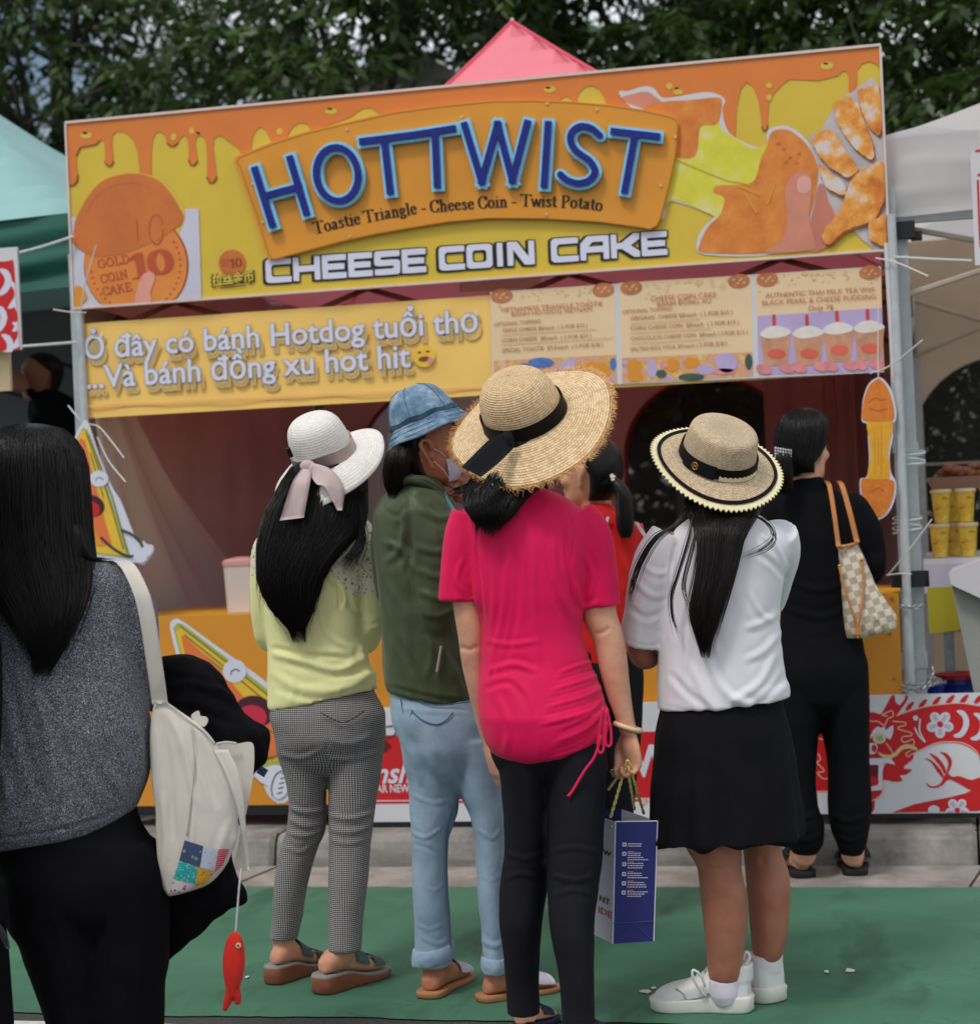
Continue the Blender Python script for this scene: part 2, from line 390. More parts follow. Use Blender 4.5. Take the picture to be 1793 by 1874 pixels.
# ------------------------------------------------------------------ printing on flat boards
def text_mesh(body, offset=0.0, shear=0.0, res=3):
    c = bpy.data.curves.new('tmp', 'FONT'); c.body = body; c.offset = offset; c.shear = shear; c.resolution_u = res
    o = bpy.data.objects.new('tmp', c); COL.objects.link(o)
    dg = bpy.context.evaluated_depsgraph_get(); me = bpy.data.meshes.new_from_object(o.evaluated_get(dg))
    V = np.empty(len(me.vertices)*3); me.vertices.foreach_get('co', V); V = V.reshape(-1, 3)[:, :2].copy()
    F = [list(p.vertices) for p in me.polygons]; par = list(range(len(V)))
    def root(i):
        while par[i] != i: par[i] = par[par[i]]; i = par[i]
        return i
    for f in F:
        for q in f[1:]: par[root(q)] = root(f[0])
    ids = {}; V = np.column_stack([V, [ids.setdefault(root(i), len(ids)) for i in range(len(V))]])   # each outline its own tiny lift
    if set(body) & set('Đđ'):                 # the bar of a crossed d lies over its bowl: lift those faces
        def inside(p, f):
            a, b, c = (V[q] for q in f[:3]); s = [(b[0]-a[0])*(p[1]-a[1])-(b[1]-a[1])*(p[0]-a[0]), (c[0]-b[0])*(p[1]-b[1])-(c[1]-b[1])*(p[0]-b[0]), (a[0]-c[0])*(p[1]-c[1])-(a[1]-c[1])*(p[0]-c[0])]
            return min(s) > 1e-7 or max(s) < -1e-7
        G = {}; W2 = list(V); n0 = 0
        for i, g in enumerate(F): G.setdefault(V[g[0]][2], []).append((i, list(g)))
        for L in G.values():
            for i, g in L:
                cc = sum(V[q][:2] for q in g)/len(g); smp = [cc]+[cc*.3+V[q][:2]*.7 for q in g]
                if any(j != i and any(inside(p, h) for p in smp) for j, h in L): n0 += 1; F[i] = [len(W2)+q for q in range(len(g))]; W2 += [np.array([V[q][0], V[q][1], V[q][2]+.1+.5*(n0 % 5)]) for q in g]
        V = np.array(W2)
    bpy.data.objects.remove(o); bpy.data.curves.remove(c); bpy.data.meshes.remove(me)
    return V, F
class Board:
    """a flat printed board facing -y (or any plane given by origin and axes)"""
    def __init__(s, Y, parent): s.Y = Y; s.p = parent
    def pt(s, px, py, lay=0): return on_y(px, py, s.Y)+np.array([0, -.0006*lay, 0])
    def poly(s, name, pts, m, lay=1, sm=0, closed=True):
        P = np.array(pts, float)
        if sm: P = cr_interp(P, sm, True)
        W = np.array([s.pt(a, b, lay) for a, b in P])
        return mesh_obj(name, W, fix(W, fill(W[:, [0, 2]].tolist() if False else [(w[0], w[2], 0) for w in W])), m, s.p)
    def polys(s, name, L, m, lay=1, sm=0):
        mb = MB()
        for k, pts in enumerate(L):
            P = np.array(pts, float); P = cr_interp(P, sm, True) if sm else P
            W = np.array([s.pt(a, b, lay+.02*k) for a, b in P]); mb.add(W, fix(W, fill([(w[0], w[2], 0) for w in W])))
        return mb.build(name, m, s.p)
    def text(s, name, body, pa, pb, m, lay=1, off=0.0, hk=1.0, shear=0.0, fit=True, dx=0, dy=0, h=None, shrink=None):
        V, F = text_mesh(body, off, shear); V0 = text_mesh(body, 0, shear)[0] if off else V
        x0, x1 = V0[:, 0].min(), V0[:, 0].max()
        A = s.pt(pa[0]+dx, pa[1]+dy, lay); B = s.pt(pb[0]+dx, pb[1]+dy, lay); d = B-A; L = np.linalg.norm(d); d /= L
        k = L/(x1-x0); up = np.cross(d, np.array([0, 1., 0])); up = -up if up[2] < 0 else up
        W = A+np.outer((V[:, 0]-x0)*k, d)+np.outer(V[:, 1]*k*hk, up)-np.outer(V[:, 2] % 9, [0, 4e-5, 0])
        return mesh_obj(name, W, F, m, s.p)
    def strokes(s, name, L, m, lay=1, nib=None, w=4):
        """L: pixel polylines; nib: list of pixel offsets (default a round of w)"""
        if nib is None: nib = [(w*math.cos(a)/2, w*math.sin(a)/2) for a in np.arange(10)*2*math.pi/10]
        mb = MB(); q = 0
        for pl in L:
            for a, b in zip(pl[:-1], pl[1:]):
                H = hull([(a[0]+n[0], a[1]+n[1]) for n in nib]+[(b[0]+n[0], b[1]+n[1]) for n in nib])
                mb.add([s.pt(x, y, lay+.012*q) for x, y in H], [list(range(len(H)))]); q = (q+1) % 40
        return mb.build(name, m, s.p)
def fix(W, T): return T
def hull(P):
    P = sorted(set((round(a, 4), round(b, 4)) for a, b in P))
    def half(Q):
        o = []
        for p in Q:
            while len(o) > 1 and (o[-1][0]-o[-2][0])*(p[1]-o[-2][1])-(o[-1][1]-o[-2][1])*(p[0]-o[-2][0]) <= 0: o.pop()
            o.append(p)
        return o
    a, b = half(P), half(P[::-1]); return a[:-1]+b[:-1]
def ell(cx, cy, rx, ry, n=20, rot=0):
    a = np.arange(n)*2*math.pi/n; c, s = math.cos(rot), math.sin(rot)
    return [(cx+rx*math.cos(t)*c-ry*math.sin(t)*s, cy+rx*math.cos(t)*s+ry*math.sin(t)*c) for t in a]
def arc(cx, cy, rx, ry, a0, a1, n=10):
    return [(cx+rx*math.cos(math.radians(a)), cy+ry*math.sin(math.radians(a))) for a in np.linspace(a0, a1, n)]

# a high-contrast serif hand for the small sign lines: width, strokes (y up, cap height 1)
def _e(cx, cy, rx, ry, a0=0, a1=360, n=14): return [(cx+rx*math.cos(math.radians(a)), cy+ry*math.sin(math.radians(a))) for a in np.linspace(a0, a1, n)]
_st = lambda x, h: [[(x, h), (x, 0)], [(x-.13, 0), (x+.13, 0)], [(x-.12, h), (x, h)]]
SERIF = {'T': (.84, [[(.04, .98), (.78, .98)], [(.04, .97), (.03, .86)], [(.78, .97), (.79, .86)], [(.41, 1), (.41, 0)], [(.26, 0), (.56, 0)]]),
 'o': (.6, [_e(.29, .33, .21, .33)]), 'a': (.56, [cr_interp([(.12, .5), (.26, .65), (.38, .5), (.38, .1), (.5, .02)], 4).tolist(), cr_interp([(.38, .4), (.16, .3), (.1, .14), (.2, .01), (.38, .14)], 4).tolist()]),
 's': (.5, [cr_interp([(.38, .5), (.25, .65), (.11, .52), (.25, .36), (.39, .17), (.25, .01), (.08, .14)], 4).tolist()]),
 't': (.42, [[(.2, .86), (.2, .1), (.28, .02), (.38, .08)], [(.05, .64), (.37, .64)]]), 'i': (.34, _st(.17, .64)+[[(.17, .88), (.17, .9)]]),
 'e': (.54, [[(.1, .36), (.44, .36)], cr_interp([(.44, .36), (.4, .57), (.27, .65), (.12, .5), (.1, .3), (.16, .08), (.3, .01), (.44, .14)], 4).tolist()]),
 'r': (.46, _st(.17, .64)+[[(.17, .42), (.27, .6), (.38, .6)]]), 'n': (.66, _st(.17, .64)+[cr_interp([(.17, .46), (.32, .65), (.47, .5), (.47, 0)], 3).tolist(), [(.36, 0), (.58, 0)]]),
 'g': (.54, [_e(.24, .44, .15, .21), cr_interp([(.16, .26), (.12, .14), (.38, .06), (.42, -.1), (.24, -.22), (.08, -.12), (.16, .02)], 3).tolist(), [(.38, .6), (.48, .62)]]),
 'l': (.34, _st(.17, 1)), 'C': (.76, [cr_interp([(.66, .7), (.58, .95), (.4, 1), (.16, .85), (.08, .5), (.16, .15), (.4, 0), (.58, .06), (.67, .3)], 3).tolist(), [(.67, .96), (.67, .7)]]),
 'h': (.66, _st(.17, 1)+[cr_interp([(.17, .46), (.32, .65), (.47, .5), (.47, 0)], 3).tolist(), [(.36, 0), (.58, 0)]]),
 'W': (1.04, [[(.06, 1), (.3, 0)], [(.3, 0), (.52, 1)], [(.5, 1), (.74, 0)], [(.74, 0), (.98, 1)], [(0, 1), (.16, 1)], [(.86, 1), (1.04, 1)]]),
 'w': (.8, [[(.05, .64), (.24, 0)], [(.24, 0), (.42, .64)], [(.4, .64), (.58, 0)], [(.58, 0), (.76, .64)]]),
 'P': (.74, _st(.2, 1)+[cr_interp([(.2, 1), (.48, .99), (.62, .76), (.48, .5), (.2, .49)], 3).tolist()]), '-': (.42, [[(.1, .33), (.34, .33)], [(.1, .36), (.34, .36)]]), ' ': (.3, []),
 '1': (.5, [[(.26, 1), (.26, 0)], [(.06, 0), (.46, 0)], [(.04, .8), (.22, .98)]]), '0': (.72, [_e(.36, .5, .27, .5)]),
 'G': (.82, [cr_interp([(.66, .7), (.58, .95), (.4, 1), (.16, .85), (.08, .5), (.16, .15), (.4, 0), (.62, .1), (.66, .42)], 3).tolist(), [(.5, .42), (.78, .42)]]), 'O': (.84, [_e(.4, .5, .31, .5)]),
 'L': (.68, _st(.2, 1)+[[(.2, 0), (.6, 0), (.62, .25)]]), 'D': (.84, _st(.2, 1)+[cr_interp([(.2, 1), (.5, .97), (.7, .5), (.5, .03), (.2, 0)], 3).tolist()]),
 'I': (.42, _st(.2, 1)), 'N': (.84, [[(.16, 0), (.16, 1)], [(.16, 1), (.66, 0)], [(.66, 0), (.66, 1)], [(.04, 0), (.28, 0)], [(.56, 1), (.78, 1)]]),
 'A': (.84, [[(.08, 0), (.4, 1)], [(.4, 1), (.72, 0)], [(.2, .34), (.58, .34)], [(0, 0), (.18, 0)], [(.6, 0), (.84, 0)]]), 'K': (.82, _st(.2, 1)+[[(.2, .42), (.62, 1)], [(.36, .6), (.7, 0)]]), 'E': (.74, _st(.2, 1)+[[(.2, 1), (.62, .99), (.63, .78)], [(.2, .52), (.5, .52)], [(.2, 0), (.64, .01), (.66, .24)]])}
def serif_line(B, name, body, path, cap, m, lay=1, thick=.085, thin=.026, tilt=None):
    """letters set along a pixel path"""
    P = np.array(path, float); D = np.concatenate([[0], np.cumsum(np.linalg.norm(np.diff(P, axis=0), axis=1))])
    tot = sum(SERIF[c][0] for c in body); k = D[-1]/tot; mb = MB(); x = 0; q = 0
    for ch in body:
        w, S = SERIF[ch]; sm = (x+w/2)*k
        c = np.array([np.interp(sm, D, P[:, i]) for i in (0, 1)]); e = np.array([np.interp(sm+2, D, P[:, i])-np.interp(sm-2, D, P[:, i]) for i in (0, 1)])
        e /= np.linalg.norm(e); nn = np.array([e[1], -e[0]]) if tilt is None else np.array(tilt)
        nib = [(thick*k*math.cos(a)*e+thin*cap*math.sin(a)*np.array([-e[1], e[0]])) for a in np.arange(8)*math.pi/4]
        for pl in S:
            X = [c+e*(u-w/2)*k+nn*v*cap for u, v in pl]
            for a, b in zip(X[:-1], X[1:]):
                H = hull([tuple(a+n_) for n_ in nib]+[tuple(b+n_) for n_ in nib]); mb.add([B.pt(u, v, lay+.012*q) for u, v in H], [list(range(len(H)))]); q = (q+1) % 40
        x += w
    return mb.build(name, m, B.p)
# ------------------------------------------------------------------ the sign over the stall
XR, ZB, ZT = 3.15, 2.180, 2.907
sign = thing('stall_sign', 'wide orange and yellow HOTTWIST cheese coin cake sign board across the stall top', 'sign', (1.575, 0, ZB))
mb = MB(); mb.box((XR/2, .012, (ZB+ZT)/2), (XR/2, .01, (ZT-ZB)/2)); mb.build('board', M_yellow, sign)
mb = MB()
mb.box((XR/2, .008, ZT+.004), (XR/2+.006, .016, .005)); mb.box((XR/2, .008, ZB-.004), (XR/2+.006, .016, .004))
mb.box((-.004, .008, (ZB+ZT)/2), (.004, .016, (ZT-ZB)/2)); mb.box((XR+.004, .008, (ZB+ZT)/2), (.004, .016, (ZT-ZB)/2)); mb.build('edge_strip', M_edge, sign)
S = Board(0.0, sign)
drip = [(128,340),(140,336),(143,325),(141,305),(140,282),(147,269),(160,266),(176,263),(181,257),(188,256),(191,262),(192,276),(192,296),(197,302),(204,302),(208,296),(207,280),(205,264),(206,248),(212,241),(225,240),(236,247),(245,258),(252,280),(256,318),(266,336),(277,320),(277,276),(280,253),(286,242),(294,240),(301,247),(306,260),(312,266),(319,266),(325,262),(331,252),(337,247),(343,254),(345,271),(345,294),(350,301),(356,301),(362,295),(360,278),(357,262),(360,251),(366,247),(373,251),(378,265),(379,298),(379,325),(384,333),(391,333),(397,325),(394,298),(390,271),(392,253),(399,248),(408,249),(417,258),(430,266),(438,273),(441,285),(446,296),(456,290),(459,276),(462,253),(468,238),(477,232),(486,237),(492,249),(497,262),(504,270),(515,268),(525,250),(535,232),(548,224),(562,226),(570,240),(582,240),(600,228),(625,220),(645,212),(655,203),(667,197),(680,197),(692,206),(720,216),(800,214),(950,206),(1010,196),(1024,182),(1036,175),(1044,180),(1052,190),(1059,170),(1070,159),(1083,156),(1096,162),(1106,178),(1110,196),(1140,210),(1240,230),(1330,290),(1345,278),(1346,240),(1348,195),(1356,162),(1366,150),(1378,158),(1388,183),(1392,210),(1394,234),(1399,238),(1404,230),(1407,189),(1416,170),(1434,152),(1446,144),(1455,145),(1497,147),(1522,141),(1534,138),(1540,131),(1547,129),(1553,138),(1553,165),(1557,174),(1564,172),(1568,150),(1568,128),(1577,116),(1591,112),(1604,117),(1609,124)]
S.poly('drip_print', [(122, 225.5), (1608, 85.5)]+drip[::-1], M_orange, 1)
# dark rim under each drip end, small yellow drops
ends = [(192,296,197,303,204,303,208,295),(345,293,350,302,356,302,362,294),(379,324,384,334,391,334,397,324),(306,261,312,267,319,267,325,261),(128,340,136,338,142,330,143,320),(1394,232,1397,239,1402,239,1405,229)]
S.strokes('drip_outline_print', [[(e[0], e[1]), (e[2], e[3]), (e[4], e[5]), (e[6], e[7])] for e in ends]+[[(140,284),(147,270),(160,267),(176,264),(182,258)]], M_drip, 3, w=2.4)
S.polys('drop_print', [ell(158, 247, 11, 6, 14), ell(318, 250, 5, 7, 12, .3), ell(351, 239, 5, 6, 12), ell(512, 240, 6, 6, 12), ell(606, 203, 11, 6, 14), ell(1006, 163, 11, 6, 14, -.1), ell(1225, 157, 6, 6, 12), ell(1241, 168, 9, 5, 12), ell(1407, 156, 6, 5, 12), ell(1407, 178, 5, 6, 12), ell(1513, 120, 12, 7, 14, -.1)], M_yellow, 3)
S.polys('drop_outline_print', [ell(156, 243, 5, 2.2, 8), ell(363, 243, 4, 2, 8, .5), ell(604, 199, 5, 2, 8), ell(1003, 160, 5, 2, 8), ell(1511, 116, 5, 2, 8), ell(1238, 161, 3, 2, 8)], M_black, 4)
# left: coin cake photograph
S.polys('photo_backing_print', [[(131, 398), (150, 396), (240, 384), (364, 381), (369, 545), (137, 562.5)]], mat('photo_grey_print', lin(206, 204, 218), .5, .06, 5), 4)
S.poly('photo_shade_print', cr_interp([(140,398),(172,345),(200,326),(245,316),(290,326),(316,350),(340,396),(300,450),(180,450)], 4, True), M_yellow, 5)
C0 = ell(250, 486, 96, 97, 48); clip = lambda P: [(x, min(y, 562.0-(x-137)*.0727)) for x, y in P]
S.poly('coin_edge_print', clip(C0), M_coine, 6); S.poly('coin_print', clip(ell(249, 486, 93.5, 95, 48)), M_coin, 7)
S.strokes('coin_dots_print', [[p, (p[0]+.5, p[1])] for p in ell(249, 486, 82, 83, 46) if p[1] < 556 and (p[1] > 490 or p[0] > 318)], M_coint, 8, w=4.2)
cap = [(133,443),(136,420),(141,398),(165,355),(194,328),(243,317),(287,328),(314,355),(332,385),(337,398),(331,412),(321,418),(298,434),(276,445),(231,463),(187,470),(170,468),(153,461)]
S.poly('coin_top_print', cap, M_coind, 9, 4)
S.strokes('coin_top_rim_print', [cr_interp([(150, 405), (172, 366), (200, 343), (243, 334), (282, 344), (304, 366), (318, 392)], 5).tolist()], M_coind, 10, w=2)
S.strokes('coin_top_number_print', [[(251, 402), (254, 440)], ell(287, 420, 13, 27, 18)], M_coint, 10, w=2.2)
serif_line(S, 'coin_number_print', '10', [(246, 510), (320, 497)], 44, M_coint, 10, .13, .03)
serif_line(S, 'coin_text_print', 'GOLD', [(181, 491), (240, 480)], 15, M_coint, 10, .07, .05)
serif_line(S, 'coin_text_print', 'COIN', [(186, 518), (236, 508)], 15, M_coint, 10, .07, .05)
serif_line(S, 'coin_text_print', 'CAKE', [(190, 541), (243, 531)], 15, M_coint, 10, .07, .05)
S.poly('finger_print', clip([(249, 553), (252, 530), (259, 508), (268, 499), (279, 498), (285, 506), (281, 522), (276, 536), (277, 553)]), mat('pink_finger_print', lin(232, 160, 140), .5, .08), 12, 4)
S.poly('cake_corner_print', [(138, 527), (148, 524), (160, 540), (158, 550), (147, 560), (138, 562)], M_gold, 9, 3)
# little coin mark and shop name
S.poly('mark_disc_print', ell(425, 481, 24.5, 24.5, 28), M_coind, 4)
serif_line(S, 'mark_number_print', '10', [(423, 489), (444, 487)], 15, M_drip, 6, .11, .03)
S.strokes('mark_lines_print', [[(404, 476), (421, 474.5)], [(404, 481), (421, 479.5)], [(405, 486), (421, 484.5)]], M_coint, 6, w=1.2)
S.text('shop_name_print', '拉丝金币', (388, 523), (467, 515), M_black, 7, off=.055, hk=1.12)
S.text('shop_name_print', '拉丝金币', (390, 522), (465, 514), mat('pale_yellow_print', lin(232, 208, 84), .45, .03), 9, off=.014, hk=1.1)
S.strokes('mark_lines_print', [[(404, 527), (450, 522)]], M_drip, 6, w=2)
# right: the pulled cheese cake held in a hand, fried chicken
S.polys('cutout_border_print', [cr_interp([(1133,172),(1150,166),(1178,158),(1196,161),(1212,178),(1240,176),(1290,168),(1316,173),(1327,184),(1322,198),(1326,226),(1338,246),(1366,262),(1392,270),(1403,264),(1404,240),(1424,230),(1450,234),(1478,258),(1497,290),(1506,330),(1490,420),(1420,464),(1290,466),(1275,442),(1287,416),(1302,402),(1300,392),(1240,370),(1220,372),(1214,400),(1180,380),(1180,240)], 4, True)], M_white, 2)
S.poly('hand_print', [(1137,178),(1160,171),(1182,167),(1198,176),(1214,190),(1205,200),(1180,198),(1150,188)], M_skinp, 4, 4)
S.poly('cheese_print', [(1225,255),(1284,220),(1314,222),(1322,238),(1345,252),(1380,272),(1412,262),(1400,330),(1330,400),(1300,392),(1240,366),(1216,372),(1215,330)], M_melt, 4, 4)
S.poly('cake_print', [(1176,202),(1214,186),(1260,183),(1312,178),(1321,188),(1312,226),(1282,232),(1276,276),(1262,290),(1232,288),(1222,300),(1200,260)], M_toast, 5, 4)
S.poly('cake_print', [(1392,290),(1402,270),(1410,244),(1426,236),(1448,240),(1474,262),(1492,292),(1496,330),(1480,400),(1450,440),(1415,462),(1290,462),(1281,446),(1296,414),(1318,392),(1325,362),(1306,352),(1312,340),(1350,338),(1380,330)], M_toast, 5, 4)
S.strokes('cheese_strand_print', [[(1232, 290), (1280, 310), (1330, 330), (1372, 338)]], mat('cheese_line_print', lin(206, 186, 70), .5, .1), 7, w=2.5)
S.strokes('cheese_strand_print', [[(1352, 340), (1390, 356)], [(1362, 352), (1384, 388)], [(1416, 340), (1404, 372)]], M_gold, 8, w=5)
S.polys('cake_seed_print', [ell(x, y, 3.2, 2.6, 8) for x, y in ((1434, 272), (1446, 287), (1458, 298), (1438, 296), (1424, 262), (1462, 280))], M_coind, 8)
S.poly('hand_print', [(1402,462),(1430,440),(1440,400),(1436,350),(1450,322),(1470,314),(1484,324),(1486,352),(1480,396),(1490,440),(1484,458)], M_skinp, 9, 4)
S.poly('finger_nail_print', [(1458,334),(1466,322),(1480,324),(1484,338),(1478,352),(1462,352)], M_skinp2, 10, 3)
S.poly('hand_print', [(1498,338),(1508,342),(1516,368),(1528,396),(1526,440),(1506,456),(1484,458),(1482,412),(1490,376)], mat('skin_shade_print', lin(202, 124, 104), .5, .12), 8, 4)
S.poly('chicken_shadow_print', [(1481,252),(1500,240),(1530,190),(1560,168),(1611,160),(1624,440),(1590,448),(1560,420),(1520,400),(1510,350)], mat('plate_grey_print', lin(196, 186, 186), .5, .2, 8), 3, 3)
for k, P in enumerate(([(1572,166),(1592,160),(1611,164),(1614,240),(1600,246),(1584,216),(1574,190)], [(1527,196),(1540,182),(1560,180),(1572,196),(1586,232),(1600,276),(1596,292),(1578,286),(1554,262),(1536,230)], [(1489,256),(1510,240),(1530,246),(1548,276),(1570,310),(1560,322),(1540,322),(1512,300),(1494,278)], [(1500,300),(1524,320),(1546,336),(1548,358),(1530,356),(1510,338)], [(1560,330),(1590,306),(1618,300),(1622,360),(1600,404),(1580,412),(1556,420),(1536,432),(1520,448),(1508,444),(1510,424),(1534,392),(1546,366)], [(1590,412),(1606,402),(1623,396),(1624.5,448),(1604,446),(1592,436)])):
    Q = cr_interp(np.array(P, float), 4, True); Q = Q+2.6*np.stack([vnoise(np.column_stack([Q*.11, Q[:, :1]*0+k]), 1), vnoise(np.column_stack([Q*.11+9, Q[:, :1]*0+k]), 1)], 1); Q[:, 0] = np.minimum(Q[:, 0], 1610+(Q[:, 1]-124)*.044); P = Q
    S.poly('chicken_shade_print', [(min(x+1.5, 1610+(y-124)*.044), y+2.5) for x, y in P], M_chickd, 10+2*k); S.poly('chicken_print', [(x-1, y-1.5) for x, y in P], M_chick, 11+2*k)
# the raised gold panel with the shop's letters
pan = [(437,306),(430,296),(436,287),(500,262),(560,243),(632,226),(720,206),(800,195),(900,185),(980,184),(1049,187),(1120,193),(1179,202),(1224,212),(1238,217),(1243,228),(1239,279),(1230,325),(1219,369),(1210,402),(1204,413),(1192,420),(1179,417),(1099,406),(1000,400),(900,399),(820,406),(753,417),(690,428),(627,442),(560,460),(507,474),(496,475),(489,466),(480,436),(467,392),(450,345)]
W_ = np.array([S.pt(a, b) for a, b in pan]); W_[:, 1] = -.022
gp = MB().prism(W_, (0, -1, 0), .0215).build('logo_panel', M_gold, sign)
LB = Board(-.0225, sign)
ctr = np.mean(pan, 0)
LB.strokes('panel_edge_print', [[tuple(ctr+(np.array(p)-ctr)*.992) for p in pan+pan[:1]]], M_goldline, 0.5, w=1.6)
LQ = [0]
def letter(strokes, w=23, wi=12, rnd=False):
    LQ[0] += 1; e0 = .00006*LQ[0]
    def slab(y0, y1, ww, name, m, par):
        nib = [(ww/2*math.cos(q), ww/2*math.sin(q)) for q in np.arange(14)*2*math.pi/14] if rnd else [(ww/2*a, ww/2*b) for a, b in ((-1,-.9),(-.9,-1),(.9,-1),(1,-.9),(1,.9),(.9,1),(-.9,1),(-1,.9))]
        mb = MB(); q = 0
        for pl in strokes:
            for a, b in zip(pl[:-1], pl[1:]):
                d = np.array(b, float)-a; d /= np.linalg.norm(d); nn = np.array([-d[1], d[0]])
                rot = [d*x+nn*y for x, y in nib]
                H = hull([tuple(np.array(a)+r_) for r_ in rot]+[tuple(np.array(b)+r_) for r_ in rot])
                W = np.array([on_y(x, y, -.0225) for x, y in H]); W[:, 1] = y1-.0001*q-e0; q = (q+1) % 80
                mb.prism(W, (0, -1, 0), y0-y1-.0001*q-e0)
        return mb.build(name, m, par)
    o = slab(-.026, -.047, w, 'letter', M_neon, sign)
    slab(-.0475, -.060, wi, 'letter_face', M_navy, o)
letter([[(472,313),(503,412)],[(536,293),(565,390)],[(492,360),(552,344)]])
letter([ell(622, 321, 38, 49, 32, -.12)+ell(622, 321, 38, 49, 32, -.12)[:1]], rnd=True)
letter([[(668,261),(762,249)],[(708,262),(718,352)]])
letter([[(762,249),(832,238)],[(800,246),(804,340)]])
letter([[(854,232),(885,334),(914,230),(941,332),(968,228)]])
letter([[(1006,230),(999,340)]])
letter([cr_interp([(1100,250),(1084,237),(1064,234),(1049,246),(1048,264),(1060,281),(1082,297),(1092,316),(1082,332),(1062,338),(1041,332),(1029,322)], 3).tolist()], rnd=True)
letter([[(1126,243),(1204,252)],[(1164,252),(1146,350)]])
serif_line(LB, 'tagline_lettering', 'Toastie Triangle - Cheese Coin - Twist Potato', [(576, 428), (640, 413), (700, 401), (760, 391), (840, 384), (900, 380), (960, 377), (1020, 379), (1060, 381), (1102, 386)], 22, M_black, 2, .095, .03)
mb = MB()
for x, y in ((462,336),(481,406),(635,236),(1001,189),(1236,250),(1209,339),(708,318),(845,213),(1000,392),(640,432),(1092,200)):
    mb.box(on_y(x, y, -.0255), (.004, .002, .004))
mb.build('panel_screw', mat('pale_screw', lin(220, 200, 150), .3, .05, metal=.4), sign)
# CHEESE COIN CAKE in square lettering: black shadow, black outline, pale face
TECH = {'C': [[(1, 1), (.12, 1), (0, .88), (0, .12), (.12, 0), (1, 0)]], 'H': [[(0, 1), (0, 0)], [(1, 1), (1, 0)], [(0, .5), (1, .5)]], 'E': [[(1, 1), (0, 1), (0, 0), (1, 0)], [(0, .5), (.9, .5)]],
 'S': [[(1, 1), (.1, 1), (0, .9), (0, .6), (.1, .5), (.9, .5), (1, .4), (1, .1), (.9, 0), (0, 0)]], 'O': [[(.12, 1), (.88, 1), (1, .88), (1, .12), (.88, 0), (.12, 0), (0, .12), (0, .88), (.12, 1)]],
 'I': [[(.5, 1), (.5, 0)]], 'N': [[(0, 0), (0, 1), (.2, 1), (.8, 0), (1, 0), (1, 1)]], 'A': [[(0, 0), (0, .6), (.3, 1), (1, 1), (1, 0)], [(0, .42), (1, .42)]], 'K': [[(0, 1), (0, 0)], [(1, 1), (.45, .5), (1, 0)], [(0, .5), (.45, .5)]]}
def tech(word, x0, x1, widths, name):
    base = lambda x: 519-(x-487)*.0718; H = 33.0; n = len(word); tot = sum(widths); x = x0; L = []
    for ch, wd in zip(word, widths):
        w = (x1-x0)*wd/tot; a, b = x+7, x+w-7
        if ch == 'I': a = b = (x+x+w)/2
        for pl in TECH[ch]: L.append([(a+(b-a)*u+(1-v)*1.6, base(a+(b-a)*u)-6-v*H) for u, v in pl])
        x += w
    sq = lambda r: [(-r, -r), (r, -r), (r, r), (-r, r)]
    S.strokes(name+'_shadow', [[(p[0]-3.5, p[1]+1.5) for p in pl] for pl in L], M_black, 3, sq(7.4))
    S.strokes(name+'_outline', L, M_black, 4, sq(7.4)); S.strokes(name, L, M_lav, 5, sq(5.2))
tech('CHEESE', 484, 781, [1, 1.05, .95, .95, 1, .95], 'cheese_lettering'); tech('COIN', 801, 979, [1.05, 1.05, .5, 1.1], 'coin_lettering'); tech('CAKE', 1006, 1222, [1, 1.05, 1.05, .95], 'cake_lettering')

# ------------------------------------------------------------------ the long menu banner under it
ZB2, ZT2 = 1.742, 2.118
xs = np.linspace(.012, 3.119, 90); zs = np.linspace(ZB2, ZT2, 12)
def by(x, z): return .004*math.sin(x*2.1)-.0035*(math.exp(-((z-ZB2)/.05)**2))
def banner_y(x, z): return -.001
ban = thing('menu_banner', 'long amber banner with Vietnamese lettering and three cream menu panels under the sign', 'banner', (1.57, 0, ZB2))
XS = float(on_y(898, 600, 0)[0])
def rect(x0, x1, z0, z1, y, nx=20, nz=6):
    X = np.linspace(x0, x1, nx+1); Z = np.linspace(z0, z1, nz+1)
    V = [(x, y+.003*math.sin(x*9+z*5)+.002*math.sin(x*23-z*11), z) for z in Z for x in X]
    F = [[j*(nx+1)+i, j*(nx+1)+i+1, (j+1)*(nx+1)+i+1, (j+1)*(nx+1)+i] for j in range(nz) for i in range(nx)]; return V, F
mb = MB(); mb.add(*rect(.012, 3.119, ZB2, ZT2, .03, 60, 8)); mb.build('banner_sheet', M_banner, ban, True)
N = Board(.0215, ban)
lip = [(147, 742), (898, 706), (898, 711), (147, 747)]
N.poly('banner_hem', lip, mat('amber_hem', lin(246, 190, 112), .5, .08), 1)
for (body, a, b) in (('Ở đây có bánh Hotdog tuổi thơ', (157, 657), (875, 606)), ('...Và bánh đồng xu hot hit', (160, 711), (751, 671))):
    for q in range(3): N.text('lettering_shadow', body, a, b, mat('shadow_print_%d' % q, lin(*[(232, 190, 112), (212, 178, 116), (186, 164, 124)][q]), .5, .05), 1.5+q*.5, off=.045-q*.028, dx=5, dy=12)
    N.text('lettering_outline', body, a, b, M_shade, 5, off=.034); N.text('lettering', body, a, b, M_lav, 7, off=.016)
N.poly('face_sign_print', ell(776, 652, 20, 20, 26), mat('face_yellow_print', lin(246, 196, 70), .5, .1), 6)
N.polys('face_mark_print', [ell(768, 645, 4, 2, 10), ell(783, 643, 4, 2, 10), ell(777, 657, 11, 5, 14, -.1)], M_drip, 7)
N.poly('face_tongue_print', ell(788, 660, 6, 6, 12), M_pinkp, 9)
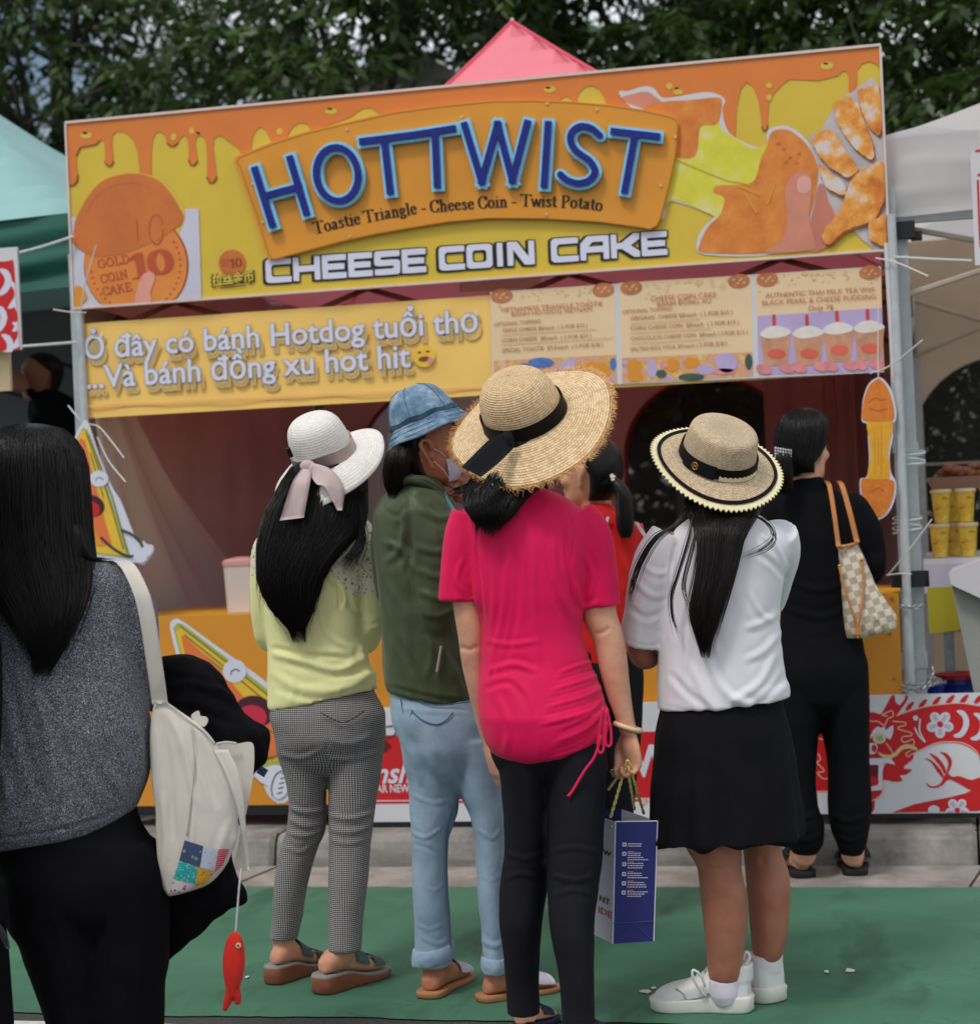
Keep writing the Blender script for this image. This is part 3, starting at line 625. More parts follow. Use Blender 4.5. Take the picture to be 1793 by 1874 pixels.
pans = [[(898, 535), (1124, 519), (1129, 703), (903, 712)], [(1133, 517), (1374, 503), (1378, 688), (1138, 702)], [(1382, 502), (1612, 488), (1616, 679), (1388, 687)]]
N.poly('menu_border', [(897, 534), (1612, 486.5), (1616, 681), (901, 714)], M_white, 1)
for P in pans: N.poly('menu_panel', P, M_cream, 2)
def top(x): return 535-(x-898)*.0662
decor = []
for x0 in (898, 1133, 1382):
    for k in range(46):
        x = x0+5+RNG.random()*218; y = top(x)+3+abs(RNG.normal())*11*(1.25 if abs(x-x0-30) < 40 or x > x0+175 else .7)
        decor.append(ell(x, y, 1.5+3.2*RNG.random(), 1.2+2.4*RNG.random(), 7, RNG.random()*3))
N.polys('menu_scatter_print', decor, M_tanp, 3)
N.polys('menu_cookie_print', [ell(x, y, 20, 13, 18, -.1) for x, y in ((918, 541), (1104, 530), (1155, 526), (1352, 514), (1404, 511), (1592, 498))], M_brown, 6)
N.polys('menu_cookie_dot_print', [ell(x+dx, y+dy, 2.4, 1.8, 7) for x, y in ((918, 541), (1104, 530), (1155, 526), (1352, 514), (1404, 511), (1592, 498)) for dx, dy in ((-9, -2), (-2, 4), (5, -4), (10, 3), (2, -1))], M_tanp, 8)
for body, a, b, hk in (('VIETNAMESE TRIANGLE TOASTIE', (916, 571), (1103, 559), .9), ('BÁNH HOTDOG VIETNAM', (937, 578.5), (1083, 569), .9), ('CHEESE COIN CAKE', (1191, 551), (1311, 543), 1), ('BÁNH ĐỒNG XU', (1203, 560.5), (1301, 554), 1)):
    N.text('menu_heading', body, a, b, M_brown, 9, hk=hk)
for body, a, b in (('OPTIONAL TOPPING:', (905, 597), (991, 590)), ('OPTIONAL TOPPING:', (1140, 574), (1231, 567)), ('TRIPLE CHEESE $8/each  ( 2 FOR $15 )', (919, 608), (1075, 598)), ('CORN CHEESE  $8/each  ( 2 FOR $15 )', (919, 626), (1082, 617)), ('SPECIAL TOASTIE  $9.5/each  ( 2 FOR $18 )', (919, 645), (1103, 633)), ('ORIGINAL CHEESE $8/each  ( 2 FOR $15 )', (1154, 586), (1340, 574)), ('CORN CHEESE COIN  $8/each  ( 2 FOR $15 )', (1154, 604), (1352, 592)), ('CHOCOLATE CHEESE COIN  $8/each ( 2 FOR $15 )', (1154, 623), (1368, 610)), ('SALTED EGG YOLK $9/each ( 2 FOR $18 )', (1154, 642), (1330, 631))):
    N.text('menu_line', body, a, b, M_brown2, 9, off=.006)
N.strokes('menu_rule_print', [[(919, 612), (1090, 602)], [(919, 630), (1122, 618)], [(1154, 591), (1280, 583)], [(1154, 609), (1300, 600)], [(1154, 628), (1290, 620)]], M_tanp, 9, w=1.6)
for body, a, b in (('AUTHENTIC THAI MILK TEA With', (1401, 545), (1601, 533)), ('BLACK PEARL & CHEESE PUDDING', (1395, 558.5), (1603, 546.5)), ('Only 7$', (1479, 568.5), (1525, 566))):
    N.text('menu_heading', body, a, b, M_brown, 9, hk=.95)
N.poly('photo_print', [(904, 660), (1127, 649), (1129, 703), (905, 712)], M_photo, 3); N.poly('photo_print', [(1138, 655), (1377, 644), (1378, 688), (1139, 701)], M_photo, 3)
blob = lambda L, m, lay: N.polys('photo_detail_print', [ell(*e) for e in L], m, lay)
blob([(1078, 683, 40, 20, 16, -.2), (1160, 670, 14, 14, 14), (1162, 690, 14, 9, 12), (1230, 668, 14, 12, 12), (1265, 664, 16, 10, 12)], M_gold, 5)
blob([(990, 664, 24, 10, 14), (960, 672, 10, 8, 10), (1122, 666, 6, 12, 10)], M_bluep, 5); blob([(1040, 668, 14, 10, 12), (1193, 674, 9, 18, 12), (1330, 664, 20, 18, 14), (1290, 676, 16, 10, 12)], M_lilac, 6)
blob([(1370, 662, 7, 15, 10), (1265, 690, 24, 7, 14), (1210, 684, 10, 8, 10)], M_greenp, 6); blob([(930, 680, 12, 10, 12), (1215, 668, 8, 6, 10), (1325, 680, 24, 6, 12)], M_pinkp, 6)
N.poly('photo_print', [(1386, 578), (1614, 563), (1616, 679), (1388, 687)], M_lilac, 3)
for cx, cy in ((1419, 644), (1479, 644), (1534, 637), (1590, 634)):
    cy -= 6; N.poly('cup_print', [(cx-28, cy-25), (cx+28, cy-28), (cx+22, cy+30), (cx-20, cy+32)], M_latte, 5)
    N.poly('cup_cream_print', cr_interp([(cx-29, cy-26), (cx-18, cy-37), (cx, cy-42), (cx+18, cy-38), (cx+29, cy-29), (cx+10, cy-21), (cx-14, cy-19)], 3, True), M_creamw, 6)
    N.poly('cup_badge_print', ell(cx+2, cy+9, 17, 9, 16), M_redp if False else mat('coral_print', lin(224, 104, 84), .5, .1), 7)
    N.strokes('straw_print', [[(cx-2, cy-38), (cx-3, cy-60)]], mat('straw_red_print', lin(208, 66, 72), .5, .1), 5.5, w=6.5)
N.polys('hand_print', [ell(x, 676-(x-1388)*.045, 15, 9, 12, .3) for x in (1398, 1440, 1462, 1502, 1520, 1556, 1574, 1604)], M_pinkp, 8)
# ------------------------------------------------------------------ the pink marquee the sign hangs on
M_pink = mat('pink_canopy', lin(252, 142, 156), .7, .05, 3, bump=.2, bscale=600, trans=.2)
M_maroon = mat('maroon_wall_fabric', lin(192, 172, 165), .8, .12, 3, bump=.2, bscale=500)
M_mauve = mat('mauve_plastic_wall', lin(250, 248, 246), .5, .03, 4, trans=.5)
t = NT('clear_window'); o_ = t.t.nodes['Material Output']; tr = t.n('BsdfTransparent', {'Color': (.2, .2, .19, 1)}); ms = t.n('MixShader', {0: .3}); t.set('Base Color', (.05, .05, .05, 1)); t.set('Roughness', .25)
t.t.links.new(tr.outputs[0], ms.inputs[1]); t.t.links.new(t.b.outputs[0], ms.inputs[2]); t.t.links.new(ms.outputs[0], o_.inputs['Surface']); M_clear = t.m
marq = thing('marquee', 'pink peaked marquee with maroon walls and grey legs behind the orange sign', 'marquee', (1.56, 1.5, .15))
EZ, YB = 2.42, 3.02
APEX = on_y(937, 40, 1.52); Rf = []
def roof_pt(u, v):     # u,v in -1..1 ; a pyramid with slightly sagging flanks
    m = max(abs(u), abs(v)); q = min(1, max(0, -u/(m+1e-6))); z = EZ+(APEX[2]-EZ)*(1-m)**(1.05+.55*q)-.06*math.sin(m*math.pi)
    return (APEX[0]*(1-m)+1.575*m+u*1.545, 1.52+v*1.5, z)
n = 28; V = [roof_pt(-1+2*i/n, -1+2*j/n) for j in range(n+1) for i in range(n+1)]
F = [[j*(n+1)+i, j*(n+1)+i+1, (j+1)*(n+1)+i+1, (j+1)*(n+1)+i] for j in range(n) for i in range(n)]
mesh_obj('canopy', V, F, M_pink, marq)
mb = MB()
for s in ((-1,-1),(1,-1),(1,1),(-1,1)): mb.tube([np.array(roof_pt(s[0]*q, s[1]*q))+[0, 0, .004] for q in np.linspace(0, 1, 14)], .008, 6)
mb.build('roof_seam', mat('pink_seam', lin(222, 92, 112), .7, .05), marq)
mb = MB(); mb.tube([APEX+[0, 0, -.02], APEX+[0, 0, .018]], .008, 8); mb.build('peak_cap', M_white, marq)
x0, x1 = .03, 3.12
for (a, b) in (((x0, .02), (x1, .02)), ((x0, 3.02), (x1, 3.02)), ((x0, .02), (x0, 3.02)), ((x1, .02), (x1, 3.02))):
    mb = MB(); k = 24; V = []; 
    for i in range(k+1):
        q = i/k; px_, py_ = a[0]+(b[0]-a[0])*q, a[1]+(b[1]-a[1])*q; w = .012*math.sin(q*31)
        for zz in (EZ, EZ-.12, EZ-.24): V.append((px_+(w if a[0] == b[0] else 0), py_+.025*(1 if a[1] == b[1] and a[1] < 1 else 0)+(w if a[1] == b[1] else 0), zz))
    F = [[3*i+j, 3*i+3+j, 3*i+4+j, 3*i+1+j] for i in range(k) for j in (0, 1)]
    mesh_obj('valance', V, F, M_maroon if a[1] < 1 or True else M_pink, marq, True)
def leg_at(px1, py1, Y, x_off=0, z0=.15, z1=2.4, w=.021, parent=marq, name='leg', m=M_steel):
    P = on_y(px1, py1, Y); mb = MB(); xx = P[0]+x_off
    mb.box((xx, Y, (z0+z1)/2), (w, w, (z1-z0)/2)); mb.box((xx, Y, z0+.004), (w*2.1, w*2.1, .004))
    o = mb.build(name, m, parent)
    mb = MB(); mb.box((xx, Y, z0+.55), (w*1.25, w*1.25, .03)); mb.box((xx, Y, z0+1.32), (w*1.22, w*1.22, .02)); mb.build('leg_collar', m, o)
    return xx
XLg = leg_at(140, 640, .06, .012); XRg = leg_at(1650, 900, .06, 0)
leg_at(230, 600, 2.98, -.25, name='leg'); XRb = leg_at(1535, 800, 2.98, .0)
# scissor truss under the front eave and at the back, seen in the gap between sign and banner
def truss(name, p, q, z0, z1, n, parent, m):
    mb = MB(); p = np.array(p, float); q = np.array(q, float); d = q-p
    for i in range(n):
        a, b = p+d*i/n, p+d*(i+1)/n
        mb.tube([(a[0], a[1], z0), (b[0], b[1], z1)], .011, 6); mb.tube([(a[0], a[1]+.02, z1), (b[0], b[1]+.02, z0)], .011, 6)
    return mb.build(name, m, parent)
M_redlit_steel = mat('maroon_lit_truss', lin(120, 52, 48), .5, .1)  # maroon cast of the light under the canopy put into the steel colour
truss('truss', (XLg, .1, 0), (XRg, .1, 0), 2.05, 2.32, 4, marq, M_redlit_steel); truss('truss', (XLg, 2.95, 0), (XRg, 2.95, 0), 2.05, 2.32, 4, marq, M_redlit_steel)
truss('truss', (XLg, .12, 0), (XLg, 2.9, 0), 2.05, 2.32, 4, marq, M_redlit_steel); truss('truss', (XRg, .12, 0), (XRg, 2.9, 0), 2.05, 2.32, 4, marq, M_redlit_steel)
mb = MB(); mb.box(on_y(915, 518, .3), (.16, .003, .03), [RH, FH, UP]); mb.build('hanging_cloth', M_mauve, marq)
# back wall with two arched windows
def arch(cx, hw, z0, zt, n=18):
    return [(cx-hw, z0), (cx-hw, zt-hw*.9)]+[(cx-hw*math.cos(a), zt-hw*.9+hw*.9*math.sin(a)) for a in np.linspace(.12, math.pi-.12, n)]+[(cx+hw, zt-hw*.9), (cx+hw, z0)]
a1 = on_y(1300, 690, YB); a1l = on_y(1148, 880, YB)[0]; a1r = on_y(1452, 880, YB)[0]
a2 = on_y(812, 704, YB); a2l = on_y(664, 880, YB)[0]; a2r = on_y(952, 880, YB)[0]
A1 = arch((a1l+a1r)/2, (a1r-a1l)/2, .8, a1[2]); A2 = arch((a2l+a2r)/2, (a2r-a2l)/2, .8, a2[2])
bx0, bx1 = x0, x1
outer = [(bx0, .15), (bx1, .15), (bx1, 2.4), (bx0, 2.4)]
tri = tessellate_polygon([[Vector((p[0], p[1], 0)) for p in L] for L in (outer, A1, A2)])
flat = outer+A1+A2
wall = mesh_obj('back_wall', [(p[0], YB, p[1]) for p in flat], [list(t) for t in tri], M_maroon, marq)
for A, m in ((A1, M_clear), (A2, mat('frosted_window', lin(196, 186, 186), .3, .08, 3, trans=.55))):
    w = mesh_obj('window_pane', [(p[0], YB+.006, p[1]) for p in A], fill([(p[0], p[1], 0) for p in A]), m, wall)
    mb = MB(); mb.tube([(p[0], YB-.006, p[1]) for p in A], .012, 6); mb.build('window_frame', M_redlit_steel, wall)
def curtain(name, p, q, z0, z1, amp, waves, m, parent, seed=0, nx=60, nz=14, gather=0.0):
    p = np.array(p, float); q = np.array(q, float); d = q-p; nn = np.array([-d[1], d[0]])/np.linalg.norm(d); V = []
    for j in range(nz+1):
        v = j/nz
        for i in range(nx+1):
            u = i/nx; uu = u*(1-gather*(1-v)) if gather else u
            w = amp*(math.sin(u*waves*6.28+seed+.9*math.sin(v*2.2+u*4))+.5*math.sin(u*waves*14.1+1.7*seed))*(.35+.65*(1-v))
            a = p+d*uu+nn*w; V.append((a[0], a[1], z0+(z1-z0)*v))
    F = [[j*(nx+1)+i, j*(nx+1)+i+1, (j+1)*(nx+1)+i+1, (j+1)*(nx+1)+i] for j in range(nz) for i in range(nx)]
    return mesh_obj(name, V, F, m, parent, True)
curtain('side_wall', (XLg-.03, .1), (XLg-.03, 3.0), .15, 2.4, .02, 3, M_maroon, marq, 1)
curtain('side_wall', (XRg-.01, .55), (XRg-.06, 3.0), .15, 2.4, .02, 3, M_maroon, marq, 2)
# pale plastic drape on the inner left, gathered towards the back
g = on_x(300, 1100, XLg+.03)
V = []; nx, nz = 30, 20
for j in range(nz+1):
    v = j/nz
    for i in range(nx+1):
        u = i/nx; yy = .12+u*(2.1*(1-v)**1.3+.10); V.append((XLg+.03+.02*math.sin(u*14+v*3)+.012*math.sin(u*31), yy, .7+1.36*v))
F = [[j*(nx+1)+i, j*(nx+1)+i+1, (j+1)*(nx+1)+i+1, (j+1)*(nx+1)+i] for j in range(nz) for i in range(nx)]
mesh_obj('drape', V, F, M_mauve, marq, True)
curtain('drape', (XRb-.35, 2.75), (XRb+.1, 2.75), .5, 2.25, .03, 2, mat('mauve_drape', lin(172, 140, 132), .6, .1, trans=.2), marq, 3, 24)
# wire hanging inside
w_ = [on_y(1506, 690, 2.2), on_y(1508, 760, 2.2), on_y(1522, 830, 2.2), on_y(1530, 770, 2.2), on_y(1524, 690, 2.2)]
tag(MB().tube(cr_interp(w_, 6), .006, 6).build('hanging_cable', mat('brown_cable', lin(150, 90, 78), .5, .1)), 'brown cable looping down inside the marquee behind the ponytailed woman', 'cable')

# sign supports: slim white posts and bands
sp = thing('sign_post', 'slim grey post strapped beside the right marquee leg holding up the sign', 'post', (XRg-.035, -.02, .15))
a, b = on_y(1634, 470, -.02), on_y(1668, 1262, -.02); MB().tube([(a[0], -.02, 2.3), (b[0]-.004, -.02, .15)], .016, 10).build('pole', M_steel, sp)
mb = MB(); mb.tube([(a[0]-.02, -.01, 2.2), (a[0]-.012, -.01, 1.7)], .012, 8); mb.build('bracket', M_white, sp)
sp2 = thing('sign_post', 'slim grey post under the left end of the orange sign', 'post', (.02, -.005, .15))
MB().tube([(.012, .012, 2.25), (.03, .012, .15)], .016, 10).build('pole', M_steel, sp2)
def band(name, px, py, Y, h, w, m, label, cat):
    p = on_y(px, py, Y); mb = MB(); th = np.arange(16)*2*math.pi/16
    R = [np.stack([p[0]+w*np.sign(np.cos(th))*np.abs(np.cos(th))**.6, p[1]+.045*np.sign(np.sin(th))*np.abs(np.sin(th))**.6, p[2]+0*th+z], 1) for z in (-h, h)]
    mb.loft(R, cap=False); R2 = [r*1 for r in R]; return tag(mb.build(name, m), label, cat)
band('rubber_strap', 1665, 1060, .05, .028, .068, M_blackp, 'wide black strap binding the post and legs above the orange counter', 'strap')
for k, (px, py) in enumerate(((1668, 840), (1662, 960))):
    mb = MB()
    for q in range(5):
        p = on_y(px, py-12+q*6, .05); th = np.linspace(0, 2*math.pi, 17); mb.tube(np.stack([p[0]-.004+.052*np.cos(th), p[1]+.05*np.sin(th), p[2]+.008*np.sin(th+q*2.1)], 1), .0022, 5, cap=False)
    tag(mb.build('plastic_wrap', mat('clear_wrap', lin(214, 220, 224), .25, .05, spec=.6)), ('clear plastic wrap wound round the grey legs beside the top of the hanging cheese cutout', 'clear plastic wrap wound round the grey legs below the hanging cheese cutout')[k], 'wrap')
M_chain = mat('steel_chain', lin(176, 182, 186), .3, .15, 60, metal=.8)
def chain(L, label):
    mb = MB(); P = cr_interp(np.array(L), 10); D = np.concatenate([[0], np.cumsum(np.linalg.norm(np.diff(P, axis=0), axis=1))])
    for i, s_ in enumerate(np.arange(.006, D[-1], .014)):
        c_ = np.array([np.interp(s_, D, P[:, k]) for k in range(3)]); e = np.array([np.interp(s_+.004, D, P[:, k])-np.interp(s_-.004, D, P[:, k]) for k in range(3)]); e /= np.linalg.norm(e)+1e-9
        u = np.cross(e, [0.1, .3, 1.]); u /= np.linalg.norm(u); v = np.cross(e, u); uu = u if i % 2 else v
        th = np.arange(11)*2*math.pi/10; mb.tube([c_+e*math.cos(a)*.010+uu*math.sin(a)*.006 for a in th], .0022, 4, cap=False)
    tag(mb.build('chain', M_chain), label, 'chain')
chain([on_y(1646, 1110, -.04), on_y(1668, 1112, -.06), on_y(1692, 1108, -.03)], 'short steel chain round the grey legs level with the counter top')
chain([on_y(1652, 1252, -.04), on_y(1680, 1254, -.07), on_y(1704, 1246, -.04), on_y(1706, 1220, .0)], 'steel chain round the foot of the grey legs above the dragon board')
chain([on_y(1655, 1262, -.05), on_y(1682, 1263, -.08), on_y(1708, 1252, -.05), on_y(1730, 1249, .05)], 'lower steel chain trailing to the blue bucket at the legs')
def tie(L, label, r=.0028):
    tag(MB().tube(cr_interp(np.array(L), 8), r, 5).build('cable_tie', M_tie), label, 'cable tie')
tie([on_y(1602, 472, -.02), on_y(1640, 480, -.06), on_y(1698, 505, -.12)], 'loose end of white cable tie sticking out under the right sign corner')
tie([on_y(1592, 683, -.01), on_y(1630, 668, -.05), on_y(1688, 622, -.12)], 'white cable tie poking up right from the banner corner above the hanging cutout')
tie([on_y(1625, 1052, -.03), on_y(1660, 1010, -.08), on_y(1705, 950, -.12)], 'long white cable tie end rising from the black strap')
tie([on_y(1622, 1053, -.03), on_y(1645, 1050, -.075), on_y(1668, 1051, -.075)], 'white cable tie pulled tight across the black strap')
tie([on_y(146, 570, -.03), on_y(158, 510, -.06), on_y(176, 448, -.09)], 'white cable tie sticking up over the orange coin picture')
tie([on_y(158, 572, -.02), on_y(130, 571, -.05), on_y(97, 566, -.06)], 'white cable tie sticking out left under the coin picture')
tie([on_y(162, 776, -.02), on_y(182, 782, -.05), on_y(206, 810, -.08), on_y(227, 838, -.1)], 'curved white cable tie hanging from the lower left banner corner')
tie([on_y(178, 800, -.02), on_y(200, 845, -.05), on_y(230, 882, -.08)], 'straight white cable tie below the curved one at the left post')
tie([on_y(125, 742, .02), on_y(136, 756, -.02), on_y(146, 768, -.02)], 'short white cable tie at the back of the left post')

# ------------------------------------------------------------------ counter with its printed front
CZ = float(on_y(700, 1116, -.02)[2]); CB = float(on_y(480, 1474, -.02)[2])
cxl, cxr = .08, float(on_y(1649, 1200, -.02)[0])
ctr_ = thing('counter', 'orange fronted serving counter under the banner with printed triangle toast figure', 'counter', (1.5, .3, .15))
M_counter = mat('counter_orange', lin(214, 142, 46), .38, .1, 2); M_top = mat('counter_top_yellow', lin(232, 176, 50), .4, .08, 3)
mb = MB(); mb.box(((cxl+cxr)/2, -.01, (CZ+CB)/2), ((cxr-cxl)/2, .006, (CZ-CB)/2)); mb.build('front_panel', M_counter, ctr_)
mb = MB(); mb.box(((cxl+cxr)/2, .38, CZ-.013), ((cxr-cxl)/2, .38, .012)); mb.build('worktop', M_top, ctr_)
mb = MB(); mb.box(((cxl+cxr)/2, -.006, CB-.02), ((cxr-cxl)/2, .008, .018)); mb.build('base_rail', M_blackp, ctr_)
for x in (cxl+.05, cxr-.05):
    for y in (.06, .7): mb = MB(); mb.box((x, y, (.15+CZ-.026)/2), (.02, .02, (CZ-.026-.15)/2)); mb.build('leg', M_steel, ctr_)
mb = MB()
for x, y in ((1632, 1095), (1628, 1160), (1636, 1243)): mb.box(on_y(x, y, -.019), (.005, .003, .005))
mb.build('screw', mat('brass_screw', lin(176, 120, 60), .35, .1, metal=.5), ctr_)
K = Board(-.0165, ctr_)
M_ylw = mat('sandwich_yellow_print', lin(232, 188, 62), .45, .06); M_lime = mat('sandwich_green_print', lin(168, 178, 78), .45, .06); M_orp = mat('sandwich_orange_print', lin(226, 118, 66), .45, .06)
M_whp = mat('cutout_white_print', lin(216, 216, 230), .45, .03); M_mar = mat('dark_maroon_print', lin(72, 30, 44), .5, .1); M_line = mat('dark_line_print', lin(44, 62, 66), .5, .05); M_oline = mat('olive_line_print', lin(126, 118, 50), .5, .05)
K.poly('figure_border_print', cr_interp([(311,1146),(318,1134),(334,1137),(400,1185),(450,1220),(500,1258),(540,1290),(570,1330),(560,1420),(520,1470),(490,1455),(470,1420),(400,1440),(345,1300),(322,1196)], 3, True), M_whp, 1)
K.poly('figure_edge_print', [(317,1150),(324,1140),(334,1142),(420,1208),(500,1270),(556,1330),(540,1400),(400,1410),(330,1200)], M_lime, 2)
K.poly('figure_layer_print', [(322,1156),(330,1148),(410,1208),(480,1264),(545,1330),(530,1390),(400,1400),(334,1200)], M_ylw, 3)
K.strokes('figure_line_print', [[(330, 1146), (420, 1216), (500, 1280)], [(338, 1162), (420, 1228), (490, 1286)], [(360, 1188), (416, 1232)]], M_oline, 4, w=3)
K.poly('figure_layer_print', [(332,1162),(340,1166),(400,1222),(450,1280),(510,1330),(500,1390),(400,1390),(345,1230)], M_orp, 5)
K.poly('figure_disc_print', ell(430, 1228, 21.5, 21.5, 28), M_whp, 7); K.strokes('figure_disc_mark_print', [arc(432, 1234, 9, 9, 180, 320, 8)], M_line, 8, w=2.2)
K.poly('figure_oval_print', ell(465, 1303, 36, 30, 26, .1), M_mar, 7, 0); K.poly('figure_oval_print', ell(462, 1312, 27, 22, 22, .1), mat('crimson_print', lin(200, 48, 70), .45, .05), 8)
K.poly('figure_layer_print', [(470,1330),(530,1320),(540,1380),(480,1386)], M_orp, 9); K.strokes('figure_line_print', [[(470, 1326), (520, 1348)], [(474, 1390), (540, 1376)]], M_oline, 10, w=3)
K.poly('figure_foot_print', cr_interp([(462,1412),(480,1408),(500,1400),(524,1404),(532,1420),(526,1450),(512,1462),(498,1454),(490,1438),(476,1430)], 3, True), M_whp, 11)
K.strokes('figure_foot_mark_print', [cr_interp([(500, 1456), (498, 1440), (506, 1418), (522, 1408)], 4).tolist()]+[[(509+q*2, 1452-q*9), (517+q*2, 1450-q*9)] for q in range(5)], M_line, 12, w=2.4)
# white tub on the counter
tub = thing('food_tub', 'pale square tub with a pink lid standing on the orange counter', 'tub', on_y(447, 1108, .12))
p = on_y(420, 1108, .15); q = on_y(474, 1108, .15); cx_ = (p[0]+q[0])/2; hw = (q[0]-p[0])/2; ht = float(on_y(445, 1020, .15)[2]-on_y(445, 1108, .15)[2])
M_tub = mat('pale_tub', lin(206, 192, 184), .45, .06)
mb = MB(); rr = [np.array([(cx_+sx*hw*f, .15+sy*hw*f, CZ+z) for sx, sy in ((-1,-.8),(-.8,-1),(.8,-1),(1,-.8),(1,.8),(.8,1),(-.8,1),(-1,.8))]) for f, z in ((.88, .001), (.9, .02), (1, ht))]; mb.loft(rr); mb.build('body', M_tub, tub)
mb = MB(); rr = [np.array([(cx_+sx*hw*f, .15+sy*hw*f, CZ+z) for sx, sy in ((-1,-.8),(-.8,-1),(.8,-1),(1,-.8),(1,.8),(.8,1),(-.8,1),(-1,.8))]) for f, z in ((1.05, ht-.004), (1.05, ht+.014), (.9, ht+.022), (.3, ht+.03))]; mb.loft(rr); mb.build('lid', mat('pink_lid', lin(206, 150, 146), .4, .06), tub)

# cutouts that hang from the posts
def cutout(name, label, cat, outline, Y, m_edge, sm=4):
    th = thing(name, label, cat, on_y(*np.mean(outline, 0), Y)); P = cr_interp(np.array(outline, float), sm, True) if sm else np.array(outline, float)
    W = np.array([on_y(a, b, Y) for a, b in P]); MB().prism(W, (0, -1, 0), .006).build('board', m_edge, th); return th, Board(Y-.0006, th)
th, B = cutout('cheese_cutout', 'hanging orange and amber cutout of a pulled cheese coin beside the right post', 'cutout', [(1576,762),(1579,730),(1588,704),(1602,692),(1614,692),(1630,712),(1639,745),(1639,768),(1632,776),(1634,800),(1628,830),(1630,864),(1639,882),(1638,910),(1626,938),(1608,951),(1592,946),(1578,924),(1573,896),(1574,876),(1586,872),(1590,840),(1588,800),(1588,778),(1578,772)], -.06, M_whp, 3)
M_cut = print_mix('cut_cake_print', [(.25, lin(206, 110, 34)), (.5, lin(222, 126, 44)), (.75, lin(230, 142, 58))], 30); M_cutm = print_mix('cut_cheese_print', [(.25, lin(222, 150, 34)), (.5, lin(232, 168, 44)), (.75, lin(238, 184, 70))], 22)
B.poly('cheese_print', [(1587,768),(1632,768),(1630,800),(1625,830),(1627,880),(1588,880),(1592,840),(1590,800)], M_cutm, 2, 2)
B.poly('cake_print', [(1577,766),(1581,730),(1590,706),(1603,695),(1612,695),(1626,714),(1635,745),(1635,766),(1622,771),(1600,771)], M_cut, 3, 3)
B.poly('cake_print', [(1575,879),(1590,876),(1610,877),(1624,877),(1636,882),(1634,908),(1622,936),(1607,947),(1593,942),(1580,920)], M_cut, 3, 3)
B.strokes('cake_mark_print', [[(1590, 736), (1600, 728), (1612, 732), (1622, 730)], [(1592, 748), (1608, 752), (1622, 748)], [(1594, 900), (1608, 892), (1618, 900)]], mat('cake_mark_print', lin(188, 92, 34), .5, .1), 4, w=2)
B.strokes('cheese_streak_print', [[(1600, 790), (1601, 866)], [(1613, 780), (1612, 872)], [(1607, 800), (1606, 850)]], M_gold, 4, w=2)
tie([on_y(1607, 560, -.055), on_y(1606, 640, -.055), on_y(1607, 692, -.06)], 'thin pink string holding up the hanging cheese cutout', .002)
th, B = cutout('toast_cutout', 'triangular toast figure cutout with white edge fixed to the left post', 'cutout', [(152,772),(162,776),(180,830),(205,892),(222,920),(250,990),(262,990),(268,996),(279,998),(281,1010),(272,1024),(262,1034),(246,1030),(180,1026),(110,1010),(96,900),(132,810)], -.05, M_whp, 3)
B.poly('figure_edge_print', [(152,782),(160,786),(240,1022),(110,1006),(100,900),(134,814)], M_lime, 2); B.poly('figure_layer_print', [(151,786),(157,790),(232,1018),(112,1002),(104,900),(136,816)], M_ylw, 3)
B.strokes('figure_line_print', [[(158, 792), (196, 900), (226, 1004)], [(163, 796), (206, 910), (234, 1010)], [(166, 830), (190, 910)]], M_oline, 4, w=2.4)
B.poly('figure_layer_print', [(148,802),(156,806),(168,860),(186,930),(206,1000),(118,985),(110,890),(134,826)], M_orp, 5); B.poly('figure_layer_print', [(140,940),(166,952),(190,1000),(120,990)], M_gold, 6)
B.poly('figure_disc_print', ell(182, 876, 17, 15, 22), M_whp, 7); B.strokes('figure_disc_mark_print', [arc(183, 880, 7, 6, 190, 340, 7)], M_line, 8, w=1.6)
B.poly('figure_oval_print', ell(168, 926, 24, 20, 22, .2), M_mar, 7); B.poly('figure_oval_print', ell(166, 932, 18, 15, 20, .2), M_redp, 8)
B.strokes('figure_arm_print', [cr_interp([(186, 984), (206, 1002), (230, 1016), (249, 1018)], 4).tolist(), cr_interp([(224, 970), (242, 978), (256, 990), (262, 1001)], 4).tolist()], M_line, 9, w=4.5)
B.polys('figure_hand_print', [ell(258, 1020, 13, 10, 14), ell(270, 1008, 10, 10, 14)], M_whp, 10)

# ------------------------------------------------------------------ red and white event boards standing on the kerb
def event_board(label, x0p, x1p, yt, yb, Y):
    a, b = on_y(x0p, yt(x0p), Y), on_y(x1p, yt(x1p), Y); z0 = float(on_y((x0p+x1p)/2, yb, Y)[2]); zt = (a[2]+b[2])/2
    o = thing('event_board', label, 'board', ((a[0]+b[0])/2, Y, z0)); mb = MB(); mb.box(((a[0]+b[0])/2, Y+.012, (z0+zt)/2), ((b[0]-a[0])/2, .012, (zt-z0)/2)); mb.build('panel', mat('event_white', lin(216, 216, 222), .4, .04, 3), o)
    mb = MB(); mb.box(((a[0]+b[0])/2, Y+.013, z0-.009), ((b[0]-a[0])/2, .013, .008)); mb.build('base_rail', M_blackp, o)
    return o, Board(Y-.0005, o)
eb, E1 = event_board('red and white lettered event board behind the standing women, with script and NEW', 628, 1270, lambda x: 1294-(x-650)*.01, 1503, -.05)
E1.poly('red_band_print', [(630,1347),(1268,1338),(1268,1466),(630,1472)], M_redp, 1); E1.strokes('white_rule_print', [[(630, 1466.5), (1268, 1461)]], M_whp, 2, w=2)
E1.text('script_lettering', 'Sunshine', (640, 1435), (815, 1430), M_whp, 3, off=.02, shear=.35, hk=1.05)
E1.text('event_lettering', 'LUNAR NEW YEAR', (660, 1451), (791, 1449), M_whp, 3, off=.02, hk=1.25)
E1.text('event_lettering', 'SHOW', (1025, 1422), (1230, 1419), M_whp, 3, off=.03, hk=1.15)
